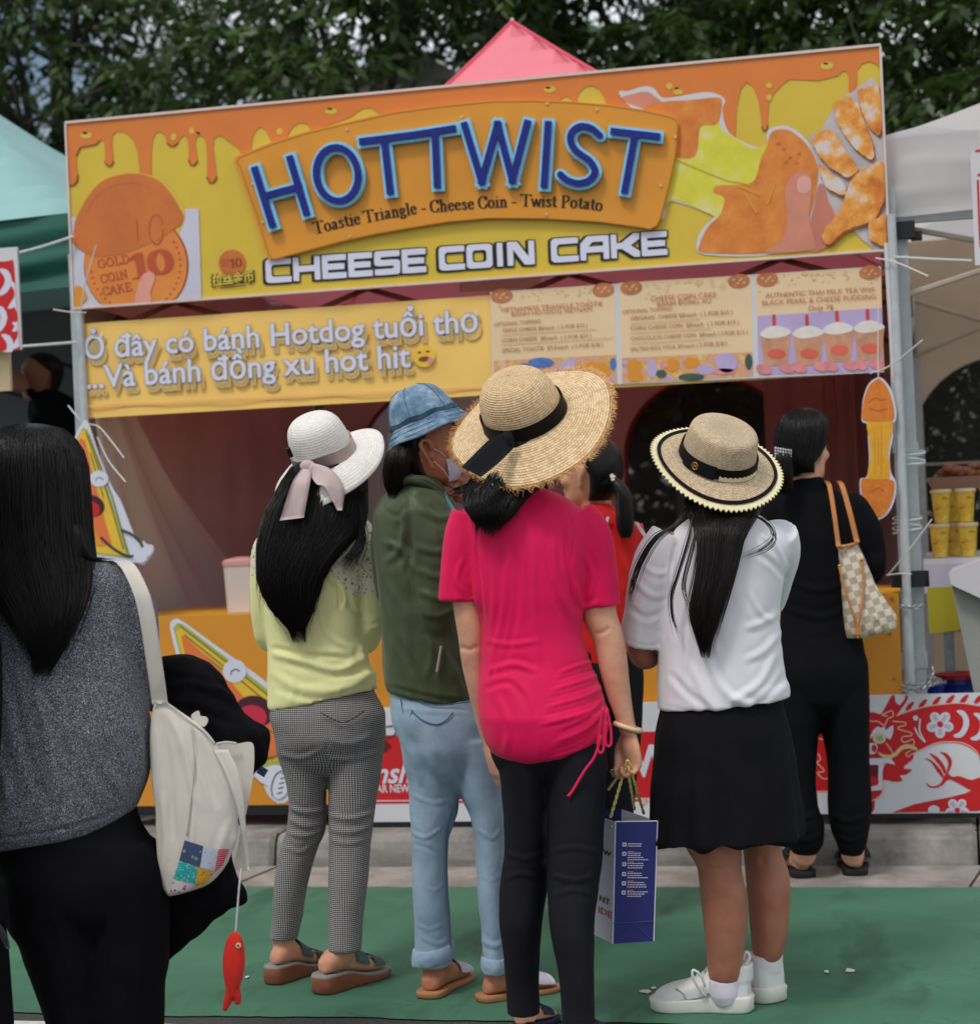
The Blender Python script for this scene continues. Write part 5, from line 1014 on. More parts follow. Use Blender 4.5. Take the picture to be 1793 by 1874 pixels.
# ------------------------------------------------------------------ people: materials
def skin_mat(name, col, bumpy=.15):
    t = NT(name); c = t.coord(); n1 = t.noise(c, 17, 6, .62); n2 = t.noise(c, 420, 2)
    t.set('Base Color', t.ramp(n1, [(.3, tuple(v*f for v, f in zip(col[:3], (.86, .74, .70)))+(1,)), (.68, tuple(min(1, v*1.07) for v in col[:3])+(1,))]))
    t.set('Roughness', .5); t.set('Subsurface Weight', .12); t.set('Subsurface Radius', (.012, .005, .003)); t.bump(n2, bumpy, .0008); return t.m
SK_LIGHT = skin_mat('skin_light', lin(222, 172, 142)); SK_MID = skin_mat('skin_warm', lin(206, 150, 120)); SK_TAN = skin_mat('skin_tan', lin(186, 126, 96)); SK_BROWN = skin_mat('skin_brown', lin(170, 116, 92))
def fabric(name, col, rough=.85, weave=900, wb=.25, var=.08, vs=9, sheen=.15, soft=.12):
    """knitted or woven cloth: mottling, fine weave, soft crumple"""
    t = NT(name); c = t.coord(); n1 = t.noise(c, vs, 5); n2 = t.noise(c, weave, 2); nr = t.noise(t.coord('Object', (1, 1, .4)), 9, 2, .4); n3 = t.math('ADD', t.math('MULTIPLY', t.noise(c, 38, 4, .6), .45), t.math('POWER', t.math('SUBTRACT', 1.0, t.math('ABSOLUTE', t.math('MULTIPLY', t.math('SUBTRACT', nr, .5), 3.2))), 5.0))
    lo = tuple(v*(1-var) for v in col[:3])+(1,); hi = tuple(min(1, v*(1+var)) for v in col[:3])+(1,)
    t.set('Base Color', t.ramp(n1, [(.3, lo), (.7, hi)])); t.set('Roughness', rough)
    if sheen and max(col[:3]) > .03: t.set('Sheen Weight', sheen); t.set('Sheen Roughness', .5)
    t.set('Specular IOR Level', .2 if max(col[:3]) > .03 else .1)
    b1 = t.n('Bump', {'Height': n3, 'Strength': soft*2, 'Distance': .006}); b2 = t.n('Bump', {'Height': n2, 'Strength': wb, 'Distance': .001, 'Normal': (b1, 'Normal')})
    t.t.links.new(b2.outputs['Normal'], t.b.inputs['Normal']); return t.m
def hair_mat(name, col, rough=.32):
    t = NT(name); c = t.coord('Object', (60, 60, 5)); n = t.noise(c, 6, 3)
    t.set('Base Color', t.ramp(n, [(.3, tuple(v*.6 for v in col[:3])+(1,)), (.75, tuple(v*1.7 for v in col[:3])+(1,))])); t.set('Roughness', rough); t.set('Specular IOR Level', .24); t.bump(n, .4, .002); return t.m
HAIR = hair_mat('black_hair', (.0065, .0055, .0055, 1)); HAIR_B = hair_mat('dark_brown_hair', (.011, .0075, .0065, 1))
def straw_mat(name, lo, mid, hi, nu, nv, depth=.8, size=.0035):
    """plaited straw: u runs round the hat, v from the crown's top to the brim edge"""
    t = NT(name); a = t.n('Attribute', attribute_name='pat'); sp = t.n('SeparateXYZ', {0: (a, 'Vector')})
    row = t.math('MULTIPLY', (sp, 'Y'), float(nv)); fl = t.math('FLOOR', row); fr = t.math('FRACT', row)
    alt = t.math('MODULO', fl, 2.0); ph = t.math('MULTIPLY', alt, .5); uu = t.math('ADD', t.math('MULTIPLY', (sp, 'X'), float(nu)), ph); uf = t.math('FRACT', uu)
    h1 = t.math('SINE', t.math('MULTIPLY', fr, math.pi)); h2 = t.math('SINE', t.math('MULTIPLY', uf, math.pi)); h = t.math('MULTIPLY', h1, t.math('ADD', t.math('MULTIPLY', h2, .6), .4))
    cell = t.n('CombineXYZ', {0: t.math('FLOOR', uu) if False else (uu[0], uu[1]), 1: (fl[0], fl[1])})
    wn_ = t.n('TexWhiteNoise', {'Vector': (t.n('CombineXYZ', {0: t.math('FLOOR', uu), 1: fl}), 'Vector')})
    n2 = t.noise(t.coord(), 90, 3, .6); f = t.math('ADD', t.math('MULTIPLY', h, .45), t.math('ADD', t.math('MULTIPLY', (wn_, 'Value'), .3), t.math('MULTIPLY', n2, .3)))
    t.set('Base Color', t.ramp(f, [(.28, lo), (.52, mid), (.85, hi)])); t.set('Roughness', .6); t.bump(t.math('ADD', h, t.math('MULTIPLY', n2, .3)), depth, size); return t.m

# ------------------------------------------------------------------ people: shapes
class Fig:
    """a figure standing at the ground point under pixel (gx, gy); pt() gives the place behind a pixel at the figure's own distance"""
    def __init__(s, label, gx, gy, D=None, cat='person'):
        if D is None: g = on_z(gx, gy, 0.0); s.D = float((g-CAM)@FH)
        else: s.D = D; g = at_d(gx, 900, D); g[2] = 0
        s.s = FPX/s.D; s.root = thing('person', label, cat, (g[0], g[1], 0)); s.g = g
    def pt(s, px, py, dd=0.0): return at_d(px, py, s.D+dd)
    def ring(s, xl, yl, xr, yr, dd, b, n=40, e=2.3):
        A = s.pt(xl, yl, dd); B = s.pt(xr, yr, dd); c = (A+B)/2; a = (B-A)/2; th = np.arange(n)*2*math.pi/n
        C, S_ = np.cos(th), np.sin(th); C = np.sign(C)*np.abs(C)**(2/e); S_ = np.sign(S_)*np.abs(S_)**(2/e)
        return c+np.outer(C, a)+np.outer(S_, FH*b)
    def rows(s, spec, m=5, n=40, e=2.3, k=1.0):
        """spec rows (xl, yl, xr, yr, depth offset, half depth); k shrinks the section"""
        R = []
        for xl, yl, xr, yr, dd, b in pch(spec, m):
            cx = (xl+xr)/2; cy = (yl+yr)/2
            R.append(s.ring(cx+(xl-cx)*k, cy+(yl-cy)*k, cx+(xr-cx)*k, cy+(yr-cy)*k, dd, b*k, n, e))
        return R
    def srows(s, spec, **kw):
        """rows with level sides: (y, xl, xr, dd, b)"""
        return s.rows([(xl, y, xr, y, dd, b) for y, xl, xr, dd, b in spec], **kw)
    def limb(s, spec, m=5, n=16, k=1.0, rnd=True):
        """spec (px, py, dd, radius px)"""
        Q = cr_interp(np.array(spec, float), m); P = np.array([s.pt(x, y, d) for x, y, d, r in Q]); return tube(P, np.maximum(Q[:, 3], .5)/s.s*k, n, rnd=rnd)
def fuse(name, pieces, m, parent, voxel=.006, smooth=6, post=None, attr=None, keep=None, fmat=None):
    """joins overlapping closed shapes into one continuous skin"""
    mb = MB()
    for V, F in pieces: mb.add(V, F)
    me = bpy.data.meshes.new('tmp'); V = np.concatenate(mb.V)-LOC[parent.name]; me.from_pydata(V.tolist(), [], mb.F)
    bm = bmesh.new(); bm.from_mesh(me); bmesh.ops.recalc_face_normals(bm, faces=bm.faces[:]); bm.to_mesh(me); bm.free()
    o = bpy.data.objects.new('tmp', me); COL.objects.link(o)
    r = o.modifiers.new('r', 'REMESH'); r.mode = 'VOXEL'; r.voxel_size = voxel
    if smooth: q = o.modifiers.new('s', 'SMOOTH'); q.factor = .5; q.iterations = smooth
    dg = bpy.context.evaluated_depsgraph_get(); out = bpy.data.meshes.new_from_object(o.evaluated_get(dg)); bpy.data.objects.remove(o); bpy.data.meshes.remove(me)
    out.name = name; n = len(out.vertices); co = np.empty(n*3, np.float32); out.vertices.foreach_get('co', co); co = co.reshape(-1, 3).astype(float)
    no = np.empty(n*3, np.float32); out.vertices.foreach_get('normal', no); no = no.reshape(-1, 3).astype(float); W = co+LOC[parent.name]
    if post is not None:
        d = post(W, no); W = W+(no*d[:, None] if d.ndim == 1 else d); out.vertices.foreach_set('co', (W-LOC[parent.name]).astype(np.float32).ravel())
    for mm in (m if isinstance(m, (list, tuple)) else [m]): out.materials.append(mm)
    out.polygons.foreach_set('use_smooth', np.ones(len(out.polygons), bool))
    if attr is not None:
        for k, fn in attr.items(): set_attr(out, k, fn(W, no))
    if fmat is not None:
        c = np.empty(len(out.polygons)*3, np.float32); out.polygons.foreach_get('center', c); out.polygons.foreach_set('material_index', fmat(c.reshape(-1, 3)+LOC[parent.name]).astype(np.int32))
    out.update(); return put(name, out, parent)
def seg_dist(P, pl):
    """distance of picture points P from polyline pl, and the place along it 0..1"""
    pl = np.array(pl, float); best = np.full(len(P), 1e9); pos = np.zeros(len(P)); L = np.linalg.norm(np.diff(pl, axis=0), axis=1); T = L.sum(); acc = 0
    for a, b, l in zip(pl[:-1], pl[1:], L):
        d = b-a; t = np.clip(((P-a)@d)/(d@d), 0, 1); r = np.linalg.norm(P-a-t[:, None]*d, axis=1); w = r < best; best[w] = r[w]; pos[w] = (acc+t[w]*l)/T; acc += l
    return best, pos
def folds(spec, crumple=.0012, cs=26, soft=.003, ss=8, side=0):
    """cloth folds: (polyline in picture pixels, width px, height m); negative heights are valleys"""
    def f(W, no):
        P = proj(W); d = vnoise(W+3.1, ss)*soft+vnoise(W, cs)*crumple; near = np.clip(-(no@FH)*2+.6, 0, 1) if side == 0 else 1.0
        for pl, w, h in spec:
            w, h = w*.74, h*.66
            pl = cr_interp(np.array(pl, float), 5) if len(pl) > 2 else np.array(pl, float)
            r, t = seg_dist(P, pl); prof = np.exp(-(r/w)**2)-.45*np.exp(-((r-w*1.9)/w)**2)
            d = d+h*prof*np.clip(np.minimum(t, 1-t)*5, 0, 1)**.7*near
        return d
    return f
def frame_from(fwd, up=UP):
    f = np.array(fwd, float); f /= np.linalg.norm(f); r = np.cross(f, up); r /= np.linalg.norm(r); u = np.cross(r, f); return r, f, u
def head_pieces(c, fwd, up=UP, s=1.0, ear=1.0):
    """skull, jaw, brow, nose, lips, chin and ears round the head's centre; fwd is where the face looks"""
    r, f, u = frame_from(fwd, up); c = np.array(c, float); P = []
    prof = [(-.112, .035, .078, .030), (-.100, -.005, .088, .044), (-.080, -.045, .090, .054), (-.055, -.072, .091, .060), (-.03, -.086, .0925, .065), (0, -.096, .093, .071), (.03, -.101, .094, .075), (.06, -.097, .090, .074), (.085, -.082, .076, .064), (.103, -.055, .050, .045), (.113, -.02, .018, .02)]
    R = []; th = np.arange(28)*2*math.pi/28
    for z, yb, yf, hw in pch(prof, 3):
        R.append(c+u*z*s+np.outer(np.cos(th)*hw*s, r)+np.outer(((yf+yb)/2+(yf-yb)/2*np.sin(th))*s, f))
    P.append(loft(R))
    at = lambda x, y, z: c+(r*x+f*y+u*z)*s
    P.append(tube([at(0, .088, .022), at(0, .098, -.002), at(0, .108, -.022), at(0, .104, -.030)], np.array([.008, .010, .013, .010])*s, 10, rnd=True))
    for k in (-1, 1):
        P.append(ellipsoid(at(k*.013, .096, -.029), np.array([r*.009, f*.008, u*.007])*s, 10, 6))
        P.append(ellipsoid(at(k*.030, .082, .028), np.array([r*.024, f*.012, u*.007])*s, 10, 6))        # brow
        P.append(ellipsoid(at(k*.046, .056, -.025), np.array([r*.022, f*.026, u*.020])*s, 12, 7))         # cheek
        e = [at(k*.071, -.012, -.040), at(k*.074, -.016, -.026), at(k*.081, -.026, -.004), at(k*.083, -.030, .012), at(k*.079, -.022, .022), at(k*.074, -.008, .016), at(k*.072, -.004, .0)]
        m_ = sum(e)/7; sh_ = r*k*.04*(ear-1)-f*.02*(ear-1); e = [m_+(q-m_)*ear+sh_ for q in e]; P.append(tube(cr_interp(e, 3), .0062*s*(1+.4*(ear-1)), 8, rnd=True)); P.append(ellipsoid(at(k*.073, -.015, -.008), np.array([r*.005+f*.002*k, f*.013, u*.026])*s, 10, 8))
    P.append(ellipsoid(at(0, .092, -.054), np.array([r*.022, f*.009, u*.006])*s, 12, 6)); P.append(ellipsoid(at(0, .089, -.065), np.array([r*.019, f*.009, u*.006])*s, 12, 6)); P.append(ellipsoid(at(0, .082, -.092), np.array([r*.018, f*.013, u*.014])*s, 12, 7))
    return P
M_eyew = mat('eye_white', lin(226, 222, 218), .2, .02); M_iris = mat('dark_iris', (.012, .008, .006, 1), .15, .1, spec=.6)
def eyes(fig, c, fwd, up=UP, s=1.0):
    r, f, u = frame_from(fwd, up)
    for k in (-1, 1):
        p = np.array(c)+(r*k*.031+f*.0855+u*.010)*s; mb = MB(); mb.add(*ellipsoid(p, np.array([r*.014, f*.0075, u*.0065])*s, 14, 9), 0); mb.add(*ellipsoid(p+f*.0035*s, np.array([r*.0056, f*.0055, u*.0056])*s, 12, 8), 1)
        mb.build('eye', [M_eyew, M_iris], fig.root, True)
        mb = MB(); mb.tube([p+(r*k*q*.016+f*(.004-.006*q*q)+u*(.0075-.003*q*q))*s for q in np.linspace(-1, 1, 7)], .0016*s, 5); mb.tube([p+(r*k*(q*.019+.002)+f*(.008-.008*q*q)+u*(.022-.004*q*q))*s for q in np.linspace(-1, 1, 7)], .0024*s, 5)
        mb.build('eyebrow', HAIR, fig.root, True)
def hand_pieces(w, d, back, side, curl=.35, s=1.0, spread=.10, thumb=1, curls=None, thumb_in=.5):
    """palm with four unequal bent fingers and a thumb. w wrist, d hand direction, back = back-of-hand normal, side: +1 thumb on (d x back) side"""
    d = np.array(d, float)/np.linalg.norm(d); b = np.array(back, float); b = b-d*(b@d); b /= np.linalg.norm(b); t = np.cross(d, b)*side; P = []
    th = np.arange(18)*2*math.pi/18; R = []
    for q, hw, hd in ((-.012, .024, .017), (.012, .027, .016), (.04, .037, .0165), (.066, .041, .0145), (.088, .040, .0125), (.097, .036, .009)):
        R.append(w+d*q*s+np.outer(np.cos(th)*hw*s, t)+np.outer(np.sin(th)*hd*s, b))
    P.append(loft(R))
    for i, (off, L, r0) in enumerate(((.028, .070, .0085), (.0095, .079, .0088), (-.0095, .073, .0083), (-.0275, .056, .0073))):
        cu = curls[i] if curls is not None else curl; p = w+(d*.082+t*off)*s; dr = d*math.cos(.05)+t*spread*off/.028; dr /= np.linalg.norm(dr); pts = [p]; ang = cu*.6
        for seg in (.46, .31, .23):
            dd_ = dr*math.cos(ang)-b*math.sin(ang); pts.append(pts[-1]+dd_*L*seg*s); ang += cu*1.25
        Q = cr_interp(np.array(pts), 3); P.append(tube(Q, np.linspace(r0, r0*.74, len(Q))*s, 9, rnd=True))
    p = w+(d*.018+t*.022)*s; d1 = d*.72+t*.66*(1-thumb_in*.5)-b*.25*thumb_in; d1 /= np.linalg.norm(d1); d2 = d*.92+t*(.32-.6*thumb_in)-b*.45*thumb_in; d2 /= np.linalg.norm(d2)
    Q = cr_interp(np.array([p, p+d1*.038*s, p+(d1*.038+d2*.032)*s, p+(d1*.038+d2*.058)*s]), 3); P.append(tube(Q, np.linspace(.0125, .0082, len(Q))*s, 9, rnd=True))
    return P
def foot_pieces(A, B, lift0=.012, lift1=.008, s=None, toes=True, width=1.0):
    """bare foot from heel A to toe tip B on the ground; lift: sole height under heel and toes"""
    A = np.array(A, float); B = np.array(B, float); L = np.linalg.norm(B-A); f = (B-A)/L; r = np.cross(f, UP); th = np.arange(20)*2*math.pi/20; R = []; k = L/.235
    for t_, hw, h in ((.01, .014, .028), (.05, .026, .044), (.14, .031, .058), (.26, .031, .074), (.38, .032, .072), (.52, .036, .058), (.66, .041, .044), (.78, .043, .034), (.88, .040, .026), (.93, .034, .020)):
        z = lift0+(lift1-lift0)*min(1, max(0, (t_-.2)/.5)); C, S_ = np.cos(th), np.sin(th)
        zz = np.where(S_ < 0, np.sign(S_)*np.abs(S_)**.5, S_)
        R.append(A+f*t_*L+np.outer(C*hw*k*width, r)+np.outer(z+h*k/2+zz*h*k/2, UP))
    P = [loft(R)]
    for off, L0, r0 in ((-.026, 1.0, .0115), (-.008, .99, .0085), (.006, .965, .008), (.019, .935, .0075), (.031, .895, .007)):
        for sg in (1,):
            p = A+f*L*.80+r*off*k*width*1.0+UP*(lift1+.012); q = A+f*L*(L0-.03)+r*off*1.12*k*width+UP*(lift1+.009); P.append(tube([p, (p+q)/2+UP*.003, q], [r0*k*1.05, r0*k*.95, r0*k*.9], 8, rnd=True))
    return P, f, r, k
def sole(A, B, z0h, z0t, thick_h, thick_t, m, name, parent, w=1.0, mid=None, bev=.004, ext=.012):
    """shoe sole: plan outline of a foot, ground to deck; thick_h/thick_t are deck heights at heel and toe"""
    A = np.array(A, float); B = np.array(B, float); L = np.linalg.norm(B-A); f = (B-A)/L; r = np.cross(f, UP); A = A-f*ext; L = L+2*ext; k = L/.26
    o = [(0, .0), (.02, .022), (.08, .033), (.22, .036), (.4, .034), (.55, .038), (.7, .045), (.82, .046), (.92, .038), (.98, .02), (1, 0)]
    U = cr_interp([(t_, h) for t_, h in o], 2); pl = [(t_, h) for t_, h in U]+[(t_, -h) for t_, h in U[-2:0:-1]]
    def dk(t_): q = min(1, max(0, (t_-.25)/.45)); q = q*q*(3-2*q); return thick_h+(thick_t-thick_h)*q
    rings = []
    for fz, ins in ((0, .94), (.12, .985), (.5, .98), (.88, 1.0), (1, .97)):
        rings.append(np.array([A+f*(L*(.5+(t_-.5)*ins))+r*h*k*w*ins+UP*(.001+(dk(t_)-.001)*fz) for t_, h in pl]))
    V, F = loft(rings); return mesh_obj(name, V, F, m, parent, True)
def strap(A, B, t0, t1, lift0, lift1, m, name, parent, thick=.003, hscale=1.0, wscale=1.0, a0=-.05, a1=math.pi+.05):
    """a band over the foot between stations t0 and t1"""
    A = np.array(A, float); B = np.array(B, float); L = np.linalg.norm(B-A); f = (B-A)/L; r = np.cross(f, UP); k = L/.235
    T = [.01, .05, .14, .26, .38, .52, .66, .78, .88, .93]; HW = [.014, .026, .031, .031, .032, .036, .041, .043, .040, .034]; HH = [.03, .05, .07, .082, .074, .058, .044, .034, .026, .02]
    rows = []; th = np.linspace(a0, a1, 17)
    for t_ in np.linspace(t0, t1, 5):
        hw = np.interp(t_, T, HW)*k*wscale; h = np.interp(t_, T, HH)*k*hscale; z = lift0+(lift1-lift0)*min(1, max(0, (t_-.2)/.5)); rows.append((t_, hw, h, z))
    V = []; n = len(th)
    for e in (.0025, .0025+thick):
        for t_, hw, h, z in rows:
            for a in th: V.append(A+f*t_*L+r*math.cos(a)*(hw+e)+UP*(z+h*.42+math.sin(a)*(h*.58+e)))
    F = []; q = len(rows)
    for l in (0, 1):
        for j in range(q-1):
            for i in range(n-1): a = l*q*n+j*n+i; F.append([a, a+1, a+n+1, a+n])
    for j in (0, q-1):
        for i in range(n-1): F.append([j*n+i, j*n+i+1, q*n+j*n+i+1, q*n+j*n+i])
    return mesh_obj(name, V, F, m, parent, True)
def scalp(c, fwd, up=UP, s=1.0, grow=1.06, low=-.085):
    """hair lying on the skull behind the hairline, clear of face and ears"""
    r, f, u = frame_from(fwd, up); c = np.array(c, float); th = np.arange(28)*2*math.pi/28; R = []
    for z in np.linspace(low, .122, 16):
        yb, yf, hw = (np.interp(z/grow, (-.112,-.08,-.055,-.03,0,.03,.06,.085,.103,.113), q) for q in ((.0,-.06,-.075,-.087,-.097,-.101,-.097,-.082,-.055,-.02), (.0,-.01,-.02,-.022,-.02,.03,.066,.066,.046,.018), (.02,.05,.058,.064,.071,.075,.074,.064,.045,.018)))
        R.append(c+u*z*s+np.outer(np.cos(th)*hw*grow*s, r)+np.outer(((yf+yb*grow)/2+(yf-yb*grow)/2*np.sin(th))*s, f))
    return loft(R)
def shift_leg(spec, dd):
    y0, y1 = spec[0][0], spec[-1][0]; return [(y, a, b, d+dd*(y-y0)/(y1-y0), h) for y, a, b, d, h in spec]
def foot_dd(fig, A, B): return float((A+(B-A)*.27-CAM)@FH)-fig.D
def ankle(fig, px, py, A, B, dd, r=.036, z=.06):
    q = A+(B-A)*.27; return tube(cr_interp([fig.pt(px, py-30, dd), fig.pt(px, py+3, dd), q+UP*z], 5), np.linspace(r*.92, r, 11), 16)
def hair(fig, name, rings, m, parent, strands=900, wave=.004, out=.004, tip=(.8, 1.06), width=.0009, seed=1, extra=None, smooth=True, start=(0, .12), cap=True, pieces=(), lock=.055):
    """a shaped mass of hair with many single strands lying over it"""
    rng = np.random.default_rng(seed); R = np.array(rings); k, n = R.shape[:2]; c0 = R.mean(1, keepdims=True); gi, gj = np.meshgrid(np.arange(n)*2*math.pi/n, np.arange(k)/k); lk = vnoise(np.stack([np.cos(gi)*3.2, np.sin(gi)*3.2, gj*1.3+seed], -1).reshape(-1, 3), 1)+.6*vnoise(np.stack([np.cos(gi)*7, np.sin(gi)*7, gj*2+seed], -1).reshape(-1, 3), 1); R = c0+(R-c0)*(1+lock*lk.reshape(k, n, 1)); mb = MB(); V, F = loft(list(R), cap); mb.add(V, F)
    for q in pieces: mb.add(*q)
    c = R.mean(1); SV = []; SF = []; base = 0; steps = 11
    for i in range(strands):
        a = rng.random()*n; t0 = start[0]+rng.random()*(start[1]-start[0]); t1 = tip[0]+(tip[1]-tip[0])*rng.random(); ts = np.linspace(t0, t1, steps); o = out*rng.random()**1.5; drift = rng.normal(0, .25); ph = rng.random()*6.3; P = []
        for t_ in ts:
            q = min(t_, 1.0)*(k-1); j = min(int(q), k-2); fr = q-j; aa = (a+drift*t_*2+.25*math.sin(ph+t_*5)) % n; i0 = int(aa) % n; i1 = (i0+1) % n; w = aa-int(aa)
            p = (R[j, i0]*(1-w)+R[j, i1]*w)*(1-fr)+(R[j+1, i0]*(1-w)+R[j+1, i1]*w)*fr; cc = c[j]*(1-fr)+c[j+1]*fr; d = p-cc; L = np.linalg.norm(d)+1e-9
            p = p+d/L*(o+.0012+wave*.3*math.sin(ph+t_*7)*t_)
            if t_ > 1: p = p+(R[-1].mean(0)-R[-2].mean(0))*0+(c[-1]-c[-2])/(np.linalg.norm(c[-1]-c[-2])+1e-9)*(t_-1)*np.linalg.norm(c[-1]-c[0])
            P.append(p)
        SV.append(P)
    for i in range(int(strands*.05)):      # stray hairs
        P = SV[rng.integers(len(SV))]; k0 = rng.normal(0, .007, 3); SV.append([q+k0*(j/10)+np.array([0, 0, .004])*math.sin(j*.4) for j, q in enumerate(P)])
    SV = np.array(SV)
    if len(SV): ribbons(mb, SV, width)
    if extra is not None and len(extra):
        for pl, w in extra: ribbons(mb, np.array([cr_interp(np.array(pl, float), 6)]), w)
    return mb.build(name, m, parent, smooth)
def ribbons(mb, S_, width):
    """thin three-sided strands from arrays (count, steps, 3)"""
    n, k = S_.shape[:2]; T = np.gradient(S_, axis=1); T /= np.linalg.norm(T, axis=2, keepdims=True)+1e-12; x = np.cross(T, FH); x /= np.linalg.norm(x, axis=2, keepdims=True)+1e-9; y = np.cross(T, x)
    w = (width*np.clip(np.minimum(np.linspace(0, 1, k)*6+.3, (1-np.linspace(0, 1, k))*3+.15), 0, 1))[None, :, None]
    V = np.stack([S_+(x*math.cos(a)+y*math.sin(a))*w for a in (0, 2.094, 4.189)], 2).reshape(-1, 3); F = []
    for i in range(n):
        b = i*k*3
        for j in range(k-1):
            q = b+j*3
            for e in range(3): F.append((q+e, q+(e+1) % 3, q+3+(e+1) % 3, q+3+e))
    mb.add(V, F)
def hat(fig, name, c, roll, tilt, prof, m, parent, nu=96, sx=1.0, sy=1.12, warp=None, thick=.0025, yaw=0.0, closed=True):
    """hat as a turned profile (radius, height) from crown top to brim edge; roll turns it in the picture, tilt leans it to the viewer"""
    u = UP*math.cos(tilt)-FH*math.sin(tilt); side = RR; f = np.cross(u, side); f /= np.linalg.norm(f); up = UU*1.0
    def rot(v): a = -roll; k = -FF; return v*math.cos(a)+np.cross(k, v)*math.sin(a)+k*(k@v)*(1-math.cos(a))
    r_, f_, u_ = rot(side), rot(f), rot(u); Q = cr_interp(np.array(prof, float), 5); D = np.concatenate([[0], np.cumsum(np.linalg.norm(np.diff(Q, axis=0), axis=1))]); D /= D[-1]; V = []; U = []
    for lay in (0, 1):
        for (rad, h), v in zip(Q, D):
            for i in range(nu):
                a = i*2*math.pi/nu; rr, hh = rad, h
                if warp is not None: rr, hh = warp(rr, hh, a, v)
                if lay: rr = max(rr-thick, 1e-4); hh = hh-thick
                V.append(c+r_*math.cos(a)*rr*sx+f_*math.sin(a)*rr*sy+u_*hh); U.append((i/nu, v, 0))
    k = len(Q); F = []
    for lay in (0, 1):
        for j in range(k-1):
            for i in range(nu): a = (lay*k+j)*nu; i2 = (i+1) % nu; F.append([a+i, a+i2, a+nu+i2, a+nu+i])
    for i in range(nu): i2 = (i+1) % nu; a = (k-1)*nu; b = (2*k-1)*nu; F.append([a+i, a+i2, b+i2, b+i])
    F.append(list(range(nu)))
    o = mesh_obj(name, V, F, m, parent, True, attr={'pat': np.array(U)})
    return o, (lambda a, rad, h: c+r_*math.cos(a)*rad*sx+f_*math.sin(a)*rad*sy+u_*h), (r_, f_, u_), Q
def hatband(at, rad, h0, h1, m, name, parent, nu=72, grow=.003, warp=None, r1=None):
    V = []
    for e in (grow, grow+.002):
        for h, rd in ((h0, rad), (h1, r1 if r1 is not None else rad)):
            for i in range(nu): a = i*2*math.pi/nu; V.append(at(a, rd+e, h+(warp(a) if warp else 0)))
    F = []
    for i in range(nu):
        i2 = (i+1) % nu; F += [[i, i2, nu+i2, nu+i], [2*nu+i, 2*nu+i2, 3*nu+i2, 3*nu+i], [i, i2, 2*nu+i2, 2*nu+i], [nu+i, nu+i2, 3*nu+i2, 3*nu+i]]
    return mesh_obj(name, V, F, m, parent, True)
def ribbon_strip(P, W, m, name, parent, thick=.0015, nrm=None, sub=6):
    """cloth strip along points P with half-width vectors W"""
    P = cr_interp(np.array(P, float), sub); W = cr_interp(np.array(W, float), sub); V = []
    n_ = -FH*thick if nrm is None else np.array(nrm)*thick; k = len(P)
    for e in (0, 1):
        for p, w in zip(P, W):
            for q in (-1, -.5, 0, .5, 1): V.append(p+w*q+n_*(e+1.5*(1-abs(q))*.6))
    F = []
    for e in (0, 1):
        for j in range(k-1):
            for i in range(4): a = e*k*5+j*5+i; F.append([a, a+1, a+6, a+5])
    for j in range(k-1):
        for i in (0, 4): a = j*5+i; F.append([a, a+5, a+5+k*5, a+k*5])
    for j in (0, k-1):
        for i in range(4): a = j*5+i; F.append([a, a+1, a+1+k*5, a+k*5])
    return mesh_obj(name, V, F, m, parent, True)
def surf_dd(spec, x, y, e=2.3):
    """depth of the near face of a shape given by level rows (y, xl, xr, dd, b) at picture point x, y"""
    Q = np.array(spec, float); xl, xr, dd, b = (np.interp(y, Q[:, 0], Q[:, k]) for k in (1, 2, 3, 4)); c, a = (xl+xr)/2, (xr-xl)/2
    return dd-b*max(0.0, 1-min(1, abs((x-c)/a))**e)**(1/e)
def patch(fig, spec, quad, m, name, parent, nu=8, nv=8, lift=.002):
    q = np.array(quad, float); V = []
    for j in range(nv+1):
        for i in range(nu+1):
            u, v = i/nu, j/nv; p = (q[0]*(1-u)+q[1]*u)*(1-v)+(q[3]*(1-u)+q[2]*u)*v; V.append(fig.pt(p[0], p[1], surf_dd(spec, *p)-lift))
    F = [[j*(nu+1)+i, j*(nu+1)+i+1, (j+1)*(nu+1)+i+1, (j+1)*(nu+1)+i] for j in range(nv) for i in range(nu)]
    return mesh_obj(name, V, F, m, parent, True)
def on_shape(fig, spec, pl, r, m, name, parent, lift=.001, n=5, sub=5):
    P = cr_interp(np.array(pl, float), sub) if len(pl) > 2 else np.linspace(pl[0], pl[1], 8)
    return MB().tube([fig.pt(x, y, surf_dd(spec, x, y)-lift) for x, y in P], r, n).build(name, m, parent, True)
def arm_pts(fig, spec): return [fig.pt(x, y, d) for x, y, d, r in spec]
def skirtless_leg(spec, fig, k=1.0): return loft(fig.srows(spec, m=5, n=26, e=2.0, k=k))

